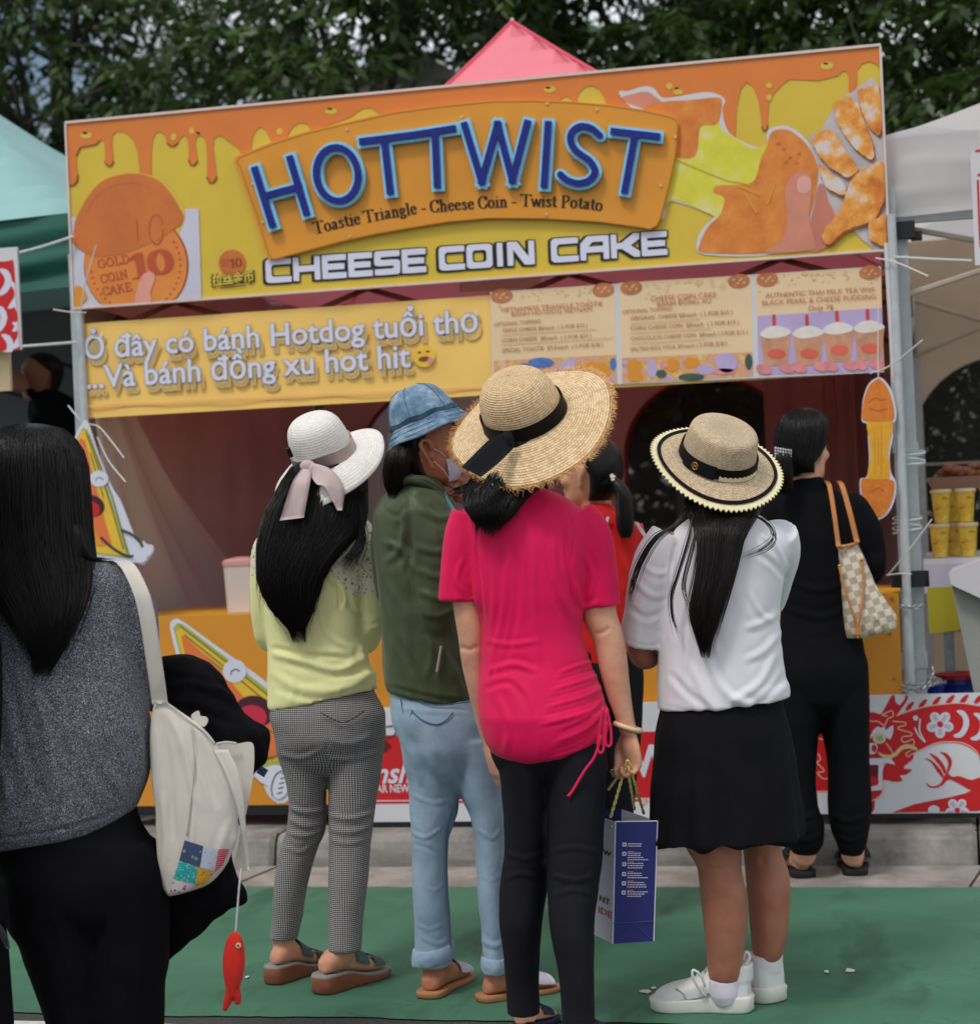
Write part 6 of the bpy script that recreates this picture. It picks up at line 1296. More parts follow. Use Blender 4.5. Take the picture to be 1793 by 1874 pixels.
# ------------------------------------------------------------------ the woman in yellow
p = Fig('woman in a white ribboned sun hat, yellow lace-shouldered blouse and checked trousers', 600, 1795)
tor = [(925,572,632,0,.055),(945,545,640,0,.062),(968,508,662,0,.078),(1000,488,672,0,.095),(1060,482,672,0,.108),(1117,484,668,0,.112),(1165,488,668,0,.112),(1190,490,672,0,.115),(1240,490,684,0,.125),(1265,491,690,0,.13)]
hem = [(492,1265,688,1225,0,.13),(491,1290,690,1246,0,.132),(494,1299,689,1256,0,.131)]
shR = [(640,972,0,38),(664,1010,0,38),(674,1060,0,33),(678,1110,-.005,29),(675,1150,0,27),(668,1172,.06,26),(650,1160,.22,22)]
shL = [(510,985,0,33),(488,1015,0,30),(482,1070,0,27),(484,1130,.01,26),(494,1170,.05,25),(520,1165,.22,22)]
yl_f = folds([([(496,1196),(560,1212),(620,1226),(672,1200)], 9, .012), ([(494,1186),(560,1198),(640,1204)], 6, -.008), ([(492,1230),(560,1262),(640,1256),(690,1215)], 9, .006), ([(500,1260),(580,1282),(650,1262)], 7, -.004),
  ([(598,1052),(624,1080),(634,1110)], 6, .010), ([(612,1050),(622,1090),(620,1116)], 5, -.012), ([(585,1110),(600,1160),(640,1188)], 7, .006), ([(640,1090),(660,1130),(690,1150)], 6, .005), ([(645,1120),(672,1142),(694,1140)], 5, -.005), ([(540,1160),(560,1130),(570,1110)], 7, .005), ([(660,1180),(664,1210),(676,1230)], 7, .009), ([(520,1210),(540,1250),(530,1290)], 7, .003), ([(600,1232),(620,1262),(616,1288)], 7, .003)], crumple=.0012)
M_yblouse = fabric('yellow_jersey', lin(232, 230, 166), sheen=.1, vs=6)
t = NT('crochet_lace'); c = t.coord(); vo = t.n('TexVoronoi', {'Vector': c, 'Scale': 105}); v2 = t.n('TexVoronoi', {'Vector': c, 'Scale': 44}); n_ = t.noise(c, 300, 2)
ho = t.math('MAXIMUM', t.math('LESS_THAN', (vo, 'Distance'), .25), t.math('LESS_THAN', (v2, 'Distance'), .21)); t.set('Base Color', t.mix(ho, t.ramp(n_, [(.3, lin(222, 216, 180)), (.7, lin(246, 242, 216))]), lin(164, 136, 108))); t.set('Roughness', .9); t.bump(t.math('SUBTRACT', n_, ho), .9, .003); M_lace = t.m
def lace_faces(C):
    P = proj(C); q = ((P[:, 1] < 1090-(P[:, 0]-600)*.02+5*np.sin(P[:, 0]*.35)+np.where(P[:, 0] < 645, -36+(P[:, 0]-606)*.8, 0)) & (P[:, 0] > 606) & (P[:, 1] > 930)) | ((P[:, 0] < 512) & (P[:, 1] < 1052)); return q.astype(int)
fuse('blouse', [loft(p.srows(tor, m=4)+p.rows(hem, m=3)), p.limb(shR), p.limb(shL)], [M_yblouse, M_lace], p.root, .006, 5, yl_f, fmat=lace_faces)
LA, LB_ = on_z(497, 1803, 0), on_z(592, 1770, 0); RA, RB_ = on_z(585, 1821, 0), on_z(700, 1783, 0); dL, dR = foot_dd(p, LA, LB_), foot_dd(p, RA, RB_)
hipR = [(1215,512,670,0,.09),(1262,504,684,.0,.112),(1310,494,705,-.005,.136),(1345,503,704,-.005,.142),(1375,506,701,0,.128),(1400,522,686,0,.098),(1418,545,660,0,.06)]
lgL = [(1340,506,606,0,.11),(1375,506,600,0,.10),(1416,519,598,.0,.088),(1470,529,597,.0,.075),(1516,524,596,.0,.068),(1552,512,582,.005,.066),(1616,502,565,.0,.062),(1683,497,552,.0,.052),(1718,492,544,0,.046)]
lgR = [(1340,592,706,0,.115),(1375,594,702,0,.105),(1420,600,697,.0,.092),(1483,601,687,.0,.078),(1550,601,679,.005,.070),(1616,601,673,.0,.066),(1683,601,664,.0,.056),(1740,600,661,0,.05)]
lgL, lgR = shift_leg(lgL, dL), shift_leg(lgR, dR)
def check_attr(W, no):
    P = proj(W); m = (P[:, 1] > 1360) & (P[:, 0] < 600-np.clip((P[:, 1]-1510), 0, 400)*.12); q = np.array(lgL)[:, :3]; r = np.array(lgR)[:, :3]
    cl = np.interp(P[:, 1], q[:, 0], (q[:, 1]+q[:, 2])/2); c_r = np.interp(P[:, 1], r[:, 0], (r[:, 1]+r[:, 2])/2); cx = np.where(m, cl, c_r); rad = (np.interp(P[:, 1], q[:, 0], (q[:, 2]-q[:, 1])/2)/p.s); lx = (P[:, 0]-cx)/p.s; lz = (W-p.g)@FH; lz = lz-np.where(P[:, 1] < 1360, 0, np.where(m, np.interp(P[:, 1], q[:, 0], np.array(lgL)[:, 3]), np.interp(P[:, 1], r[:, 0], np.array(lgR)[:, 3]))); a = np.arctan2(lx, -lz); k = np.clip((P[:, 1]-1345)/70, 0, 1); pl = (P[:, 0]-600)/p.s; return np.stack([pl*(1-k)+k*((cx-600)/p.s+a*rad), W[:, 2], pl*0], 1)
t = NT('houndstooth_check'); sp = t.n('SeparateXYZ', {0: t.attr('pat')}); NC = 190.0
cu = t.math('FRACT', t.math('MULTIPLY', (sp, 'X'), NC)); cv = t.math('FRACT', t.math('MULTIPLY', (sp, 'Y'), NC)); a_ = t.math('LESS_THAN', cu, .5); b_ = t.math('LESS_THAN', cv, .5); s_ = t.math('ADD', a_, b_)
nn_ = t.noise(t.coord(), 30, 3); col = t.ramp(t.math('MULTIPLY', s_, .5), [(.0, lin(196, 190, 186)), (.25, lin(104, 101, 102)), (.75, lin(34, 33, 38))], True); t.set('Base Color', col); t.set('Roughness', .8); b1 = t.n('Bump', {'Height': nn_, 'Strength': .4, 'Distance': .006}); t.t.links.new(b1.outputs['Normal'], t.b.inputs['Normal']); M_check = t.m
ck_f = folds([([(530,1478),(560,1486),(598,1480)], 5, .008), ([(600,1492),(640,1498),(684,1486)], 5, .009), ([(528,1500),(560,1512),(598,1506)], 5, .007), ([(601,1518),(640,1524),(682,1512)], 5, .007), ([(524,1524),(560,1530),(592,1516)], 5, .006), ([(604,1540),(640,1544),(678,1534)], 5, .005), ([(530,1490),(560,1498),(596,1494)], 4, -.006), ([(602,1506),(640,1512),(682,1500)], 4, -.006), ([(600,1388),(640,1390),(696,1376)], 6, .006), ([(512,1380),(550,1388),(590,1372)], 6, .005), ([(594,1350),(640,1362),(690,1340)], 7, .004), ([(597,1345),(599,1400),(600,1460)], 4, -.004), ([(520,1550),(550,1560),(575,1540)], 5, .005), ([(606,1330),(650,1322),(680,1300)], 5, .002), ([(546,1650),(552,1670),(548,1690)], 5, .004)], crumple=.001, soft=.002)
fuse('trousers', [loft(p.srows(hipR, m=5)), skirtless_leg(lgL, p), skirtless_leg(lgR, p)], M_check, p.root, .006, 4, ck_f, attr={'pat': check_attr})
M_checkd = fabric('dark_pocket_stitch', lin(60, 56, 60))
on_shape(p, [(1240,490,706,0,.13),(1330,494,706,-.004,.145)], [(586,1304),(612,1318),(630,1322),(652,1312),(668,1300)], .0016, M_checkd, 'pocket_seam', p.root, .0035)
# head and body
hc = p.pt(596, 878, .015); hf = FH*.97+RH*.2+UP*.12; HS = .94; eyes(p, hc, hf, s=HS)
fL = foot_pieces(LA+(LB_-LA)*.05, LA+(LB_-LA)*.97, .052, .026); fR = foot_pieces(RA+(RB_-RA)*.05, RA+(RB_-RA)*.97, .052, .026)
body = [loft(p.srows(tor[2:], m=3, k=.8)), loft(p.srows(hipR, m=3, k=.85)), skirtless_leg(lgL, p, .84), skirtless_leg(lgR, p, .84), tube([p.pt(602, 975, .0), p.pt(600, 930, -.0), p.pt(598, 890, 0)], [.055, .05, .05], 16)]+head_pieces(hc, hf, s=HS)
body += [p.limb(shR, k=.72), p.limb(shL, k=.72)]+fL[0]+fR[0]
for (A, B, px, py, d_) in ((LA, LB_, 519, 1716, dL), (RA, RB_, 631, 1738, dR)): body.append(ankle(p, px, py, A, B, d_, .033, .088))
for wpt, sd in ((p.pt(648, 1158, .24), 1), (p.pt(520, 1165, .24), -1)): body += hand_pieces(wpt, FH*.7+UP*.3-RH*.3*sd, UP+FH*.2, sd if False else -sd, .4)
fuse('body', body, SK_MID, p.root, .006, 5)
M_sole = mat('brown_wedge_sole', lin(136, 78, 56), .5, .15, 40, bump=.2, bscale=200); M_strapg = mat('teal_grey_leather', lin(66, 92, 94), .5, .15, 60, bump=.3, bscale=300); M_deck = mat('grey_insole', lin(128, 134, 130), .6, .1, 30); M_nail = mat('red_toenail', lin(206, 40, 60), .25, .05)
for A, B in ((LA, LB_), (RA, RB_)):
    A_, B_ = A, B; so = sole(A_, B_, 0, 0, .050, .022, M_sole, 'wedge_sandal', p.root, 1.0); sole(A_, B_, 0, 0, .054, .026, M_deck, 'insole', so, 1.0, ext=.010)
    a, b = A+(B-A)*.05, A+(B-A)*.97; st = strap(a, b, .42, .60, .052, .026, M_strapg, 'strap', so, wscale=1.03, hscale=1.06); strap(a, b, .70, .86, .052, .026, M_strapg, 'strap', so, wscale=1.06, hscale=1.12)
    f = (b-a)/np.linalg.norm(b-a); r = np.cross(f, UP); L = np.linalg.norm(b-a); mb = MB()
    for q, h in ((.45, .070), (.5, .066), (.55, .062), (.73, .046), (.78, .043)):
        for e in (-.7, -.25, .25, .7): mb.add(*ellipsoid(a+f*L*q+r*(-.036*e)+UP*(.030+(h-.012)*(1-.5*e*e)+.004), np.array([f*.004, r*.004, UP*.004]), 6, 4))
    for off, L0 in ((-.026, 1.0), (-.008, .99), (.006, .965), (.019, .935), (.031, .895)): mb2 = MB(); mb2.add(*ellipsoid(a+f*L*(L0-.02)+r*off*1.12+UP*.044, np.array([f*.008, r*.006, UP*.003]), 8, 5)); mb2.build('toenail', M_nail, p.root, True)
# hair, hat
hr = [(850,540,662,0,.10),(880,520,668,-.01,.112),(905,508,668,-.02,.112),(940,488,668,-.05,.10),(975,478,655,-.085,.075),(1010,472,622,-.115,.055),(1050,472,592,-.13,.045),(1085,481,580,-.135,.04),(1120,500,570,-.135,.032),(1142,522,560,-.135,.02),(1156,534,554,-.135,.010)]
ex = []
rg = np.random.default_rng(3)
for k in range(70):
    o = rg.normal(0, 4, 2); x0 = rg.uniform(640, 668); ex.append(([p.pt(x0, 900, -.09), p.pt(x0+rg.normal(0, 3), 945, -.105), p.pt(662+o[0], 985, -.115+.01*rg.random()), p.pt(648+o[0]*1.5, 1015+o[1], -.122), p.pt(632+o[0]*2, 1036+o[1]*2, -.125)], .0011))
for k in range(26):
    x0 = rg.uniform(472, 490); ex.append(([p.pt(x0+14, 930, -.10), p.pt(x0, 990, -.13), p.pt(x0-4+rg.normal(0, 4), 1060, -.13), p.pt(x0+2+rg.normal(0, 6), 1100+rg.normal(0, 14), -.12)], .0009))
hair(p, 'hair', p.srows(hr, m=4, n=36), HAIR, p.root, 1700, tip=(.80, 1.07), seed=2, extra=ex, pieces=[scalp(hc, hf, s=HS, grow=1.04)])
M_wstraw = straw_mat('white_straw', lin(218, 212, 202), lin(236, 231, 222), lin(247, 244, 238), 150, 36, .35, .0022)
def wrp(r, h, a, v):
    if r > .088: k = (r-.088)/.075; h = h+k*(.022*math.cos(a)-.030*max(0, -math.sin(a))*k+.004*math.sin(3*a)); h -= .012*k*max(0, -math.cos(a))
    return r, h
HC = p.pt(594, 834, -.01); ho, at, ax, Q = hat(p, 'sun_hat', HC, math.radians(-18), math.radians(24), [(.001,.126),(.030,.1245),(.056,.116),(.074,.095),(.083,.06),(.0865,.02),(.089,.0),(.102,-.004),(.136,-.013),(.172,-.028)], M_wstraw, p.root, sy=1.06, warp=wrp)
M_ribm = fabric('mauve_ribbon', lin(198, 176, 174), rough=.5, sheen=.3, soft=.3, vs=20)
hatband(at, .0885, .0, .034, M_ribm, 'ribbon', ho, r1=.0865, warp=lambda a: .004*math.sin(3*a))
r_, f_, u_ = ax; kp = p.pt(563, 853, -.115)
MB().add(*ellipsoid(kp, np.array([RR*.022, -FH*.012, UU*.017]), 14, 9)).add(*ellipsoid(kp+RR*.012-UU*.01-FH*.004, np.array([RR*.012, -FH*.012, UU*.018]), 12, 8)).build('ribbon_knot', M_ribm, ho, True)
ribbon_strip([kp, p.pt(552, 880, -.15), p.pt(544, 910, -.165), p.pt(534, 950, -.175)], [RR*.012, RR*.024, RR*.028, RR*.033+UU*.004], M_ribm, 'ribbon_tail', ho)
ribbon_strip([kp, p.pt(592, 872, -.15), p.pt(612, 892, -.165), p.pt(622, 934, -.165)], [UU*.013, UU*.02+RR*.02, RR*.026, RR*.007], M_ribm, 'ribbon_tail', ho)
MB().box(p.pt(530, 828, -.10), (.006, .004, .014), ax).build('hat_label', M_black, ho)

# ------------------------------------------------------------------ the woman in the green jacket
p = Fig('woman in a faded denim bucket hat and green bomber jacket with rolled pale jeans', 800, 1822)
tor = [(868,738,800,.01,.06),(885,722,810,0,.075),(915,700,826,0,.095),(950,682,840,0,.115),(1000,682,848,0,.128),(1080,690,856,0,.135),(1175,698,862,0,.138),(1230,701,868,0,.138)]
hem = [(702,1230,866,1245,0,.138),(704,1252,868,1280,0,.136),(708,1266,866,1294,0,.128)]
aR = [(765,945,-.05,60),(790,1000,-.07,58),(796,1070,-.08,52),(792,1120,-.09,46),(796,1152,-.06,42),(824,1120,.05,38),(850,1040,.10,32),(884,980,.04,24),(904,925,.0,18)]
aL = [(730,945,.06,50),(720,1010,.1,44),(728,1090,.14,38),(770,1110,.26,32)]
jk = folds([([(735,900),(742,960),(728,1010),(702,1030)], 8, .010), ([(744,930),(752,1000),(742,1060)], 7, -.010), ([(748,1030),(756,1090),(770,1150)], 8, -.010), ([(700,990),(740,1010),(760,1050)], 8, .009), ([(768,930),(800,948),(830,945)], 8, .007), ([(760,1000),(800,1010),(846,1000)], 8, .006), ([(762,1040),(800,1056),(846,1046)], 8, .006), ([(764,1080),(800,1094),(842,1084)], 8, .007), ([(770,1118),(800,1128),(838,1112)], 7, .006), ([(780,1160),(790,1190),(782,1240)], 8, .007), ([(710,1060),(740,1130),(752,1220)], 9, .007), ([(720,1160),(760,1230),(770,1270)], 9, -.006), ([(800,1180),(830,1230),(850,1280)], 9, .006), ([(708,1256),(780,1274),(860,1288)], 5, -.006), ([(745,895),(790,905),(815,930)], 6, .005), ([(700,930),(725,945),(745,925)], 6, -.005)], crumple=.0015, soft=.004)
M_bomber = fabric('olive_nylon', lin(72, 82, 56), rough=.42, weave=700, wb=.15, var=.1, sheen=.1, soft=.12)
fuse('bomber_jacket', [loft(p.srows(tor, m=4)+p.rows(hem, m=3)), p.limb(aR), p.limb(aL)], M_bomber, p.root, .0065, 5, jk)
MB().tube([p.pt(808, 1182, -.145), p.pt(800, 1230, -.148)], .004, 6).build('sleeve_zip', mat('silver_zip', lin(170, 168, 160), .3, .1, metal=.7), p.root)
for dx in (0, 5): MB().tube(cr_interp([p.pt(716+dx, 888, -.06), p.pt(745+dx, 878, -.085), p.pt(778, 880+dx, -.08), p.pt(806, 900+dx, -.04)], 5), .012, 8).build('collar', M_bomber, p.root, True)
MB().tube(cr_interp([p.pt(803, 890, -.02), p.pt(818, 920, -.05), p.pt(838, 950, -.06)], 5), .010, 8).build('shirt_collar', fabric('teal_shirt', lin(90, 150, 146)), p.root, True)
LA, LB_ = on_z(782, 1829, 0), on_z(846, 1788, 0); RA, RB_ = on_z(880, 1834, 0), on_z(1018, 1810, 0); dL, dR = foot_dd(p, LA, LB_), foot_dd(p, RA, RB_)
hip = [(1225,722,850,0,.10),(1266,712,866,0,.122),(1320,716,884,-.005,.138),(1360,732,892,-.005,.135),(1400,738,900,0,.116),(1428,752,888,0,.085),(1448,775,868,0,.05)]
lgL = [(1350,730,850,0,.125),(1400,737,846,0,.11),(1436,746,840,0,.10),(1483,748,838,0,.090),(1540,751,822,.0,.082),(1616,754,820,.0,.076),(1683,758,825,0,.07),(1735,759,828,0,.066),(1766,758,828,0,.066)]
lgR = [(1350,800,900,0,.125),(1400,826,914,.02,.11),(1450,840,919,.03,.10),(1500,862,924,.03,.09),(1560,870,926,.03,.08),(1640,873,926,.03,.074),(1700,880,926,.03,.068),(1774,884,926,.03,.066)]
lgL, lgR = shift_leg(lgL, dL), shift_leg([(y, a, b, 0, h) for y, a, b, d, h in lgR], dR)
jn = folds([([(742,1450),(790,1470),(832,1462)], 5, .0025), ([(746,1520),(776,1534),(812,1514)], 4, .0045), ([(752,1545),(780,1552),(806,1566)], 4, -.004), ([(770,1620),(795,1630),(818,1612)], 4, .002), ([(760,1690),(784,1702),(812,1692)], 4, .003), ([(770,1715),(800,1728),(826,1716)], 4, .004), ([(800,1330),(838,1400),(862,1470)], 6, -.004), ([(730,1340),(760,1400),(772,1440)], 9, .006), ([(780,1380),(820,1440),(838,1480)], 9, .006), ([(872,1516),(900,1534),(918,1515)], 4, .004), ([(880,1600),(900,1612),(922,1596)], 4, .002), ([(818,1470),(828,1540),(822,1600)], 4, .003), ([(880,1720),(905,1732),(924,1722)], 6, .006), ([(720,1290),(760,1300),(860,1306)], 5, .003)], crumple=.0012)
t = NT('pale_denim'); c = t.coord(); n1 = t.noise(c, 7, 4); n2 = t.noise(t.coord('Object', (900, 900, 140)), 1.0, 2); n3 = t.noise(c, 40, 4)
t.set('Base Color', t.mix(t.math('MULTIPLY', n2, .5), t.ramp(n1, [(.3, lin(134, 160, 180)), (.55, lin(160, 184, 202)), (.8, lin(192, 211, 224))]), lin(112, 138, 160))); t.set('Roughness', .85); t.set('Sheen Weight', .1); b1 = t.n('Bump', {'Height': n3, 'Strength': .3, 'Distance': .006}); b2 = t.n('Bump', {'Height': n2, 'Strength': .25, 'Distance': .001, 'Normal': (b1, 'Normal')}); t.t.links.new(b2.outputs['Normal'], t.b.inputs['Normal']); M_jean = t.m
jo = fuse('jeans', [loft(p.srows(hip, m=5)), skirtless_leg(lgL, p), skirtless_leg(lgR, p)], M_jean, p.root, .006, 4, jn)
for (y0, y1, a0, b0, a1, b1, dd, b) in ((1738, 1770, 757, 829, 756, 830, dL, .070), (1748, 1778, 881, 929, 882, 930, dR, .069)):
    tl = -18 if a0 < 800 else 0
    fuse('cuff', [loft(p.rows([(a0-1, y0, b0+1, y0+tl, dd, b), (a1-3, (y0+y1)/2, b1+3, (y0+y1)/2+tl, dd, b+.006), (a1-1, y1, b1+1, y1+tl, dd, b)], m=4, n=30, e=2.0))], M_jean, jo, .005, 2, folds([], crumple=.002, cs=60))
M_stitch = mat('denim_stitch', lin(84, 104, 128), .8, .1); hs = [(1240,706,862,0,.12),(1290,708,880,0,.132),(1330,718,886,-.005,.139),(1400,736,900,0,.12)]
on_shape(p, hs, [(752,1300),(772,1318),(798,1326),(816,1318),(828,1304)], .0018, M_stitch, 'pocket_seam', jo, .004); on_shape(p, hs, [(732,1276),(742,1320),(756,1300)], .0014, M_stitch, 'pocket_seam', jo, .004)
on_shape(p, hs, [(724,1262),(790,1290),(862,1284)], .0014, M_stitch, 'yoke_seam', jo, .004); on_shape(p, lgL, [(826,1480),(817,1540),(818,1620),(822,1690),(825,1740)], .0022, M_stitch, 'side_seam', jo, .004)
# head with the face turned to the right
hc = p.pt(779, 823, 0); hf = RH*.92+FH*.30+UP*.18; hf = hf/np.linalg.norm(hf); HS = .92; eyes(p, hc, hf, s=HS)
fL = foot_pieces(LA+(LB_-LA)*.04, LB_, .018, .014); fR = foot_pieces(RA+(RB_-RA)*.04, RB_, .018, .014)
body = [loft(p.srows(tor[2:], m=3, k=.8)), loft(p.srows(hip, m=3, k=.85)), skirtless_leg(lgL, p, .84), skirtless_leg(lgR, p, .84), tube([p.pt(765, 940, 0), p.pt(764, 890, 0), p.pt(760, 845, 0)], [.056, .054, .052], 16), p.limb(aR, k=.7), p.limb(aL, k=.7)]+head_pieces(hc, hf, s=HS, ear=1.35)+fL[0]+fR[0]
body += hand_pieces(p.pt(906, 908, -.02), -RH*.9+UP*.36+FH*.05, -FH*.9+RH*.1, -1, .22, .95, .2)
for (A, B, px, py, d_) in ((LA, LB_, 795, 1760, dL), (RA, RB_, 905, 1768, dR)): body.append(ankle(p, px, py, A, B, d_, .037, .06))
fuse('body', body, SK_TAN, p.root, .0045, 3)
M_tan_l = mat('tan_leather_sole', lin(178, 122, 84), .55, .1, 30); M_lil = mat('lavender_strap', lin(206, 198, 214), .5, .05)
for A, B in ((LA, LB_), (RA, RB_)):
    so = sole(A, B, 0, 0, .018, .014, M_tan_l, 'flat_sandal', p.root, 1.05, ext=.012); a = A+(B-A)*.04; strap(a, B, .55, .88, .018, .014, M_lil, 'strap', so, wscale=1.04, hscale=1.08)
# mask, its ear loops, earring
r_, f_, u_ = frame_from(hf); at_ = lambda x, y, z: hc+(r_*x+f_*y+u_*z)*HS
M_mask = fabric('pale_mask', lin(196, 196, 212), rough=.7, weave=400, soft=.2); R = []
th = np.linspace(-1.46, 1.46, 17)
V = []; 
for z, ry, rx in ((-.028,.112,.056),(-.045,.114,.062),(-.065,.112,.064),(-.085,.108,.060),(-.105,.096,.050)):
    for q in th: V.append(at_(math.sin(q)*rx, .02+(ry-.02)*math.cos(q)**.8, z))
for z, ry, rx in ((-.028,.109,.053),(-.045,.111,.059),(-.065,.109,.061),(-.085,.105,.057),(-.105,.093,.047)):
    for q in th: V.append(at_(math.sin(q)*rx, .02+(ry-.02)*math.cos(q)**.8, z))
F = [[l*85+j*17+i, l*85+j*17+i+1, l*85+(j+1)*17+i+1, l*85+(j+1)*17+i] for l in (0, 1) for j in range(4) for i in range(16)]
mk = mesh_obj('face_mask', V, F, M_mask, p.root, True)
for z0, z1 in ((-.030, .004), (-.100, -.036)): MB().tube([at_(.060, .035, z0), at_(.071, .018, (z0+z1)/2), at_(.078, -.006, z1)], .0013, 5).build('ear_loop', M_white, mk)
MB().add(*ellipsoid(at_(.077, -.010, -.040), np.eye(3)*.0035, 8, 6)).build('earring', mat('gold_metal', lin(220, 176, 90), .25, .05, metal=1.0), p.root, True)
hr = [(812,724,764,-.02,.075),(826,714,760,-.025,.085),(845,707,754,-.035,.086),(865,705,748,-.035,.08),(885,707,740,-.035,.07),(902,713,732,-.035,.05)]
hair(p, 'hair', p.srows(hr, m=4, n=30), HAIR_B, p.root, 900, wave=.012, tip=(.8, 1.14), seed=5, pieces=[scalp(hc, hf, s=HS, grow=1.03)])
t = NT('blue_denim'); c = t.coord(); n1 = t.noise(c, 24, 5, .65); n2 = t.noise(t.coord('Object', (700, 700, 700)), 1.0, 2); t.set('Base Color', t.mix(t.math('MULTIPLY', n2, .4), t.ramp(n1, [(.3, lin(70, 98, 124)), (.5, lin(112, 142, 166)), (.72, lin(172, 194, 208))]), lin(70, 98, 124))); t.set('Roughness', .85); t.bump(n1, .5, .004); M_denim = t.m
def wrp(r, h, a, v): return (r*(1+.012*math.sin(7*a+v*4)), h+.003*math.sin(5*a+1)*(1 if r > .09 else .3))
HC = p.pt(774, 765, -.005); ho, at, ax, Q = hat(p, 'bucket_hat', HC, math.radians(-22), math.radians(-2), [(.001,.090),(.03,.089),(.056,.079),(.075,.056),(.087,.025),(.0935,.0),(.0945,-.006),(.105,-.020),(.115,-.035),(.125,-.049)], M_denim, p.root, sy=1.08, warp=wrp)
hatband(at, .0945, -.008, .004, M_denim, 'seam_band', ho, r1=.0935, grow=.0022, warp=lambda a: .002*math.sin(9*a))
for a in (4.4, 5.5, .3, 1.4, 2.4, 3.4): MB().tube([at(a, r, h)+(at(a, r, h)-HC)*.03 for r, h in ((.03,.089),(.056,.079),(.075,.056),(.087,.025),(.0935,.0))], .0010, 5).build('panel_seam', M_stitch, ho)
for q in range(3): MB().tube([at(a, (.101, .110, .119)[q]+.002, (-.015, -.028, -.041)[q]) for a in np.linspace(0, 6.283, 60)], .0009, 4, cap=False).build('brim_stitch', M_stitch, ho)
# ------------------------------------------------------------------ the woman in the bright pink top
p = Fig('woman in a bright pink gathered tee and black leggings under a wide frayed straw hat', 1000, 1882)
tor = [(885,900,980,.01,.06),(903,872,1022,0,.075),(925,850,1056,0,.09),(955,842,1078,0,.108),(1000,850,1084,0,.12),(1080,862,1074,0,.124),(1150,880,1066,0,.122),(1205,880,1078,0,.13),(1260,876,1100,-.01,.142),(1310,875,1113,-.02,.152)]
hem = [(875,1310,1114,1296,-.02,.152),(884,1348,1112,1336,-.02,.15),(902,1378,1096,1362,-.02,.14),(926,1392,1070,1376,-.02,.125)]
shL = [(862,940,0,38),(850,985,0,39),(842,1040,0,37),(838,1086,.0,36),(838,1100,.0,37)]; shR = [(1050,945,0,42),(1076,985,0,44),(1088,1050,0,42),(1093,1096,.0,42),(1095,1112,.0,42)]
aL = [(860,960,0,30),(850,1040,0,27),(854,1110,0,25),(861,1160,0,24),(866,1215,.01,21.5),(878,1280,.03,18),(888,1330,.05,15),(893,1352,.055,13.5)]
aR = [(1066,960,0,34),(1090,1050,0,34),(1096,1120,0,32),(1112,1165,0,29),(1120,1205,0,28),(1130,1260,.0,23.5),(1142,1310,.0,18),(1149,1336,.0,16)]
g = []   # gathers at the right side, drape lines down the back
for k in range(13):
    y0 = 1206+k*12; g.append(([(1106-2*(k % 2), y0), (1072, y0+8+k*3), (1020-6*k % 40, y0+26+k*4)], 4.2, .0062 if k % 2 == 0 else -.0045))
pf = folds(g+[([(900,990),(905,1090),(898,1180)], 8, .006), ([(930,1000),(922,1100),(905,1200)], 8, .007), ([(948,1010),(944,1120),(920,1230)], 7, -.006), ([(975,1000),(978,1120),(990,1220)], 8, .005), ([(1010,960),(1018,1060),(1040,1130)], 8, .008), ([(1030,950),(1040,1040),(1052,1120)], 6, -.009), ([(868,1000),(878,1080),(884,1150)], 6, -.008), ([(884,1170),(930,1180),(990,1172)], 6, .004), ([(890,1230),(940,1216),(985,1230)], 7, .006), ([(884,1262),(930,1250),(960,1280)], 7, -.005), ([(910,1270),(930,1330),(925,1380)], 8, .005), ([(960,1250),(985,1320),(990,1390)], 9, .004), ([(1070,1010),(1085,1060),(1072,1110)], 6, .007), ([(1050,1060),(1066,1110),(1100,1100)], 6, .005), ([(846,1020),(836,1060),(850,1090)], 6, .006), ([(1040,935),(1050,985),(1042,1040)], 3.5, -.004), ([(880,920),(872,990),(874,1050)], 3.5, -.004), ([(895,1190),(900,1215),(896,1240)], 4, .004), ([(905,1184),(908,1210),(903,1236)], 4, -.003)], crumple=.0009, soft=.003)
M_pinktee = fabric('magenta_jersey', lin(226, 15, 84), rough=.62, weave=1100, sheen=.08, vs=5, soft=.07)
tee = fuse('tee', [loft(p.srows(tor, m=5)+p.rows(hem, m=3)), p.limb(shL, rnd=False), p.limb(shR, rnd=False)], M_pinktee, p.root, .0055, 5, pf)
M_cord = mat('pink_cord', lin(222, 30, 84), .7, .08)
for pl in ([(1104,1294),(1098,1330),(1094,1366),(1097,1378),(1104,1372),(1106,1340),(1110,1300)], [(1110,1296),(1117,1330),(1118,1360),(1112,1366),(1108,1356),(1109,1320)], [(1100,1345),(1088,1385),(1070,1410),(1052,1440),(1046,1450),(1039,1458)]): MB().tube(cr_interp([p.pt(x, y, -.165) for x, y in pl], 5), .0036, 7).build('drawstring', M_cord, tee, True)
LA, LB_ = on_z(948, 1892, 0), on_z(1012, 1866, 0); RA, RB_ = on_z(1042, 1928, 0), on_z(1118, 1898, 0); dL, dR = foot_dd(p, LA, LB_), foot_dd(p, RA, RB_)
lgL = [(1330,904,1010,-.005,.12),(1380,908,1006,-.005,.126),(1450,918,1004,0,.118),(1550,924,1003,.0,.098),(1600,918,1002,0,.088),(1640,913,1000,-.005,.084),(1683,912,995,-.01,.084),(1750,921,988,-.005,.07),(1800,925,986,0,.058),(1856,929,988,0,.05)]
lgR = [(1330,985,1096,-.005,.12),(1380,990,1110,-.005,.128),(1450,996,1109,0,.118),(1550,1000,1104,0,.100),(1620,1001,1095,0,.088),(1700,1006,1086,-.01,.084),(1783,1020,1088,-.005,.072),(1850,1026,1089,0,.058),(1892,1030,1089,0,.05)]
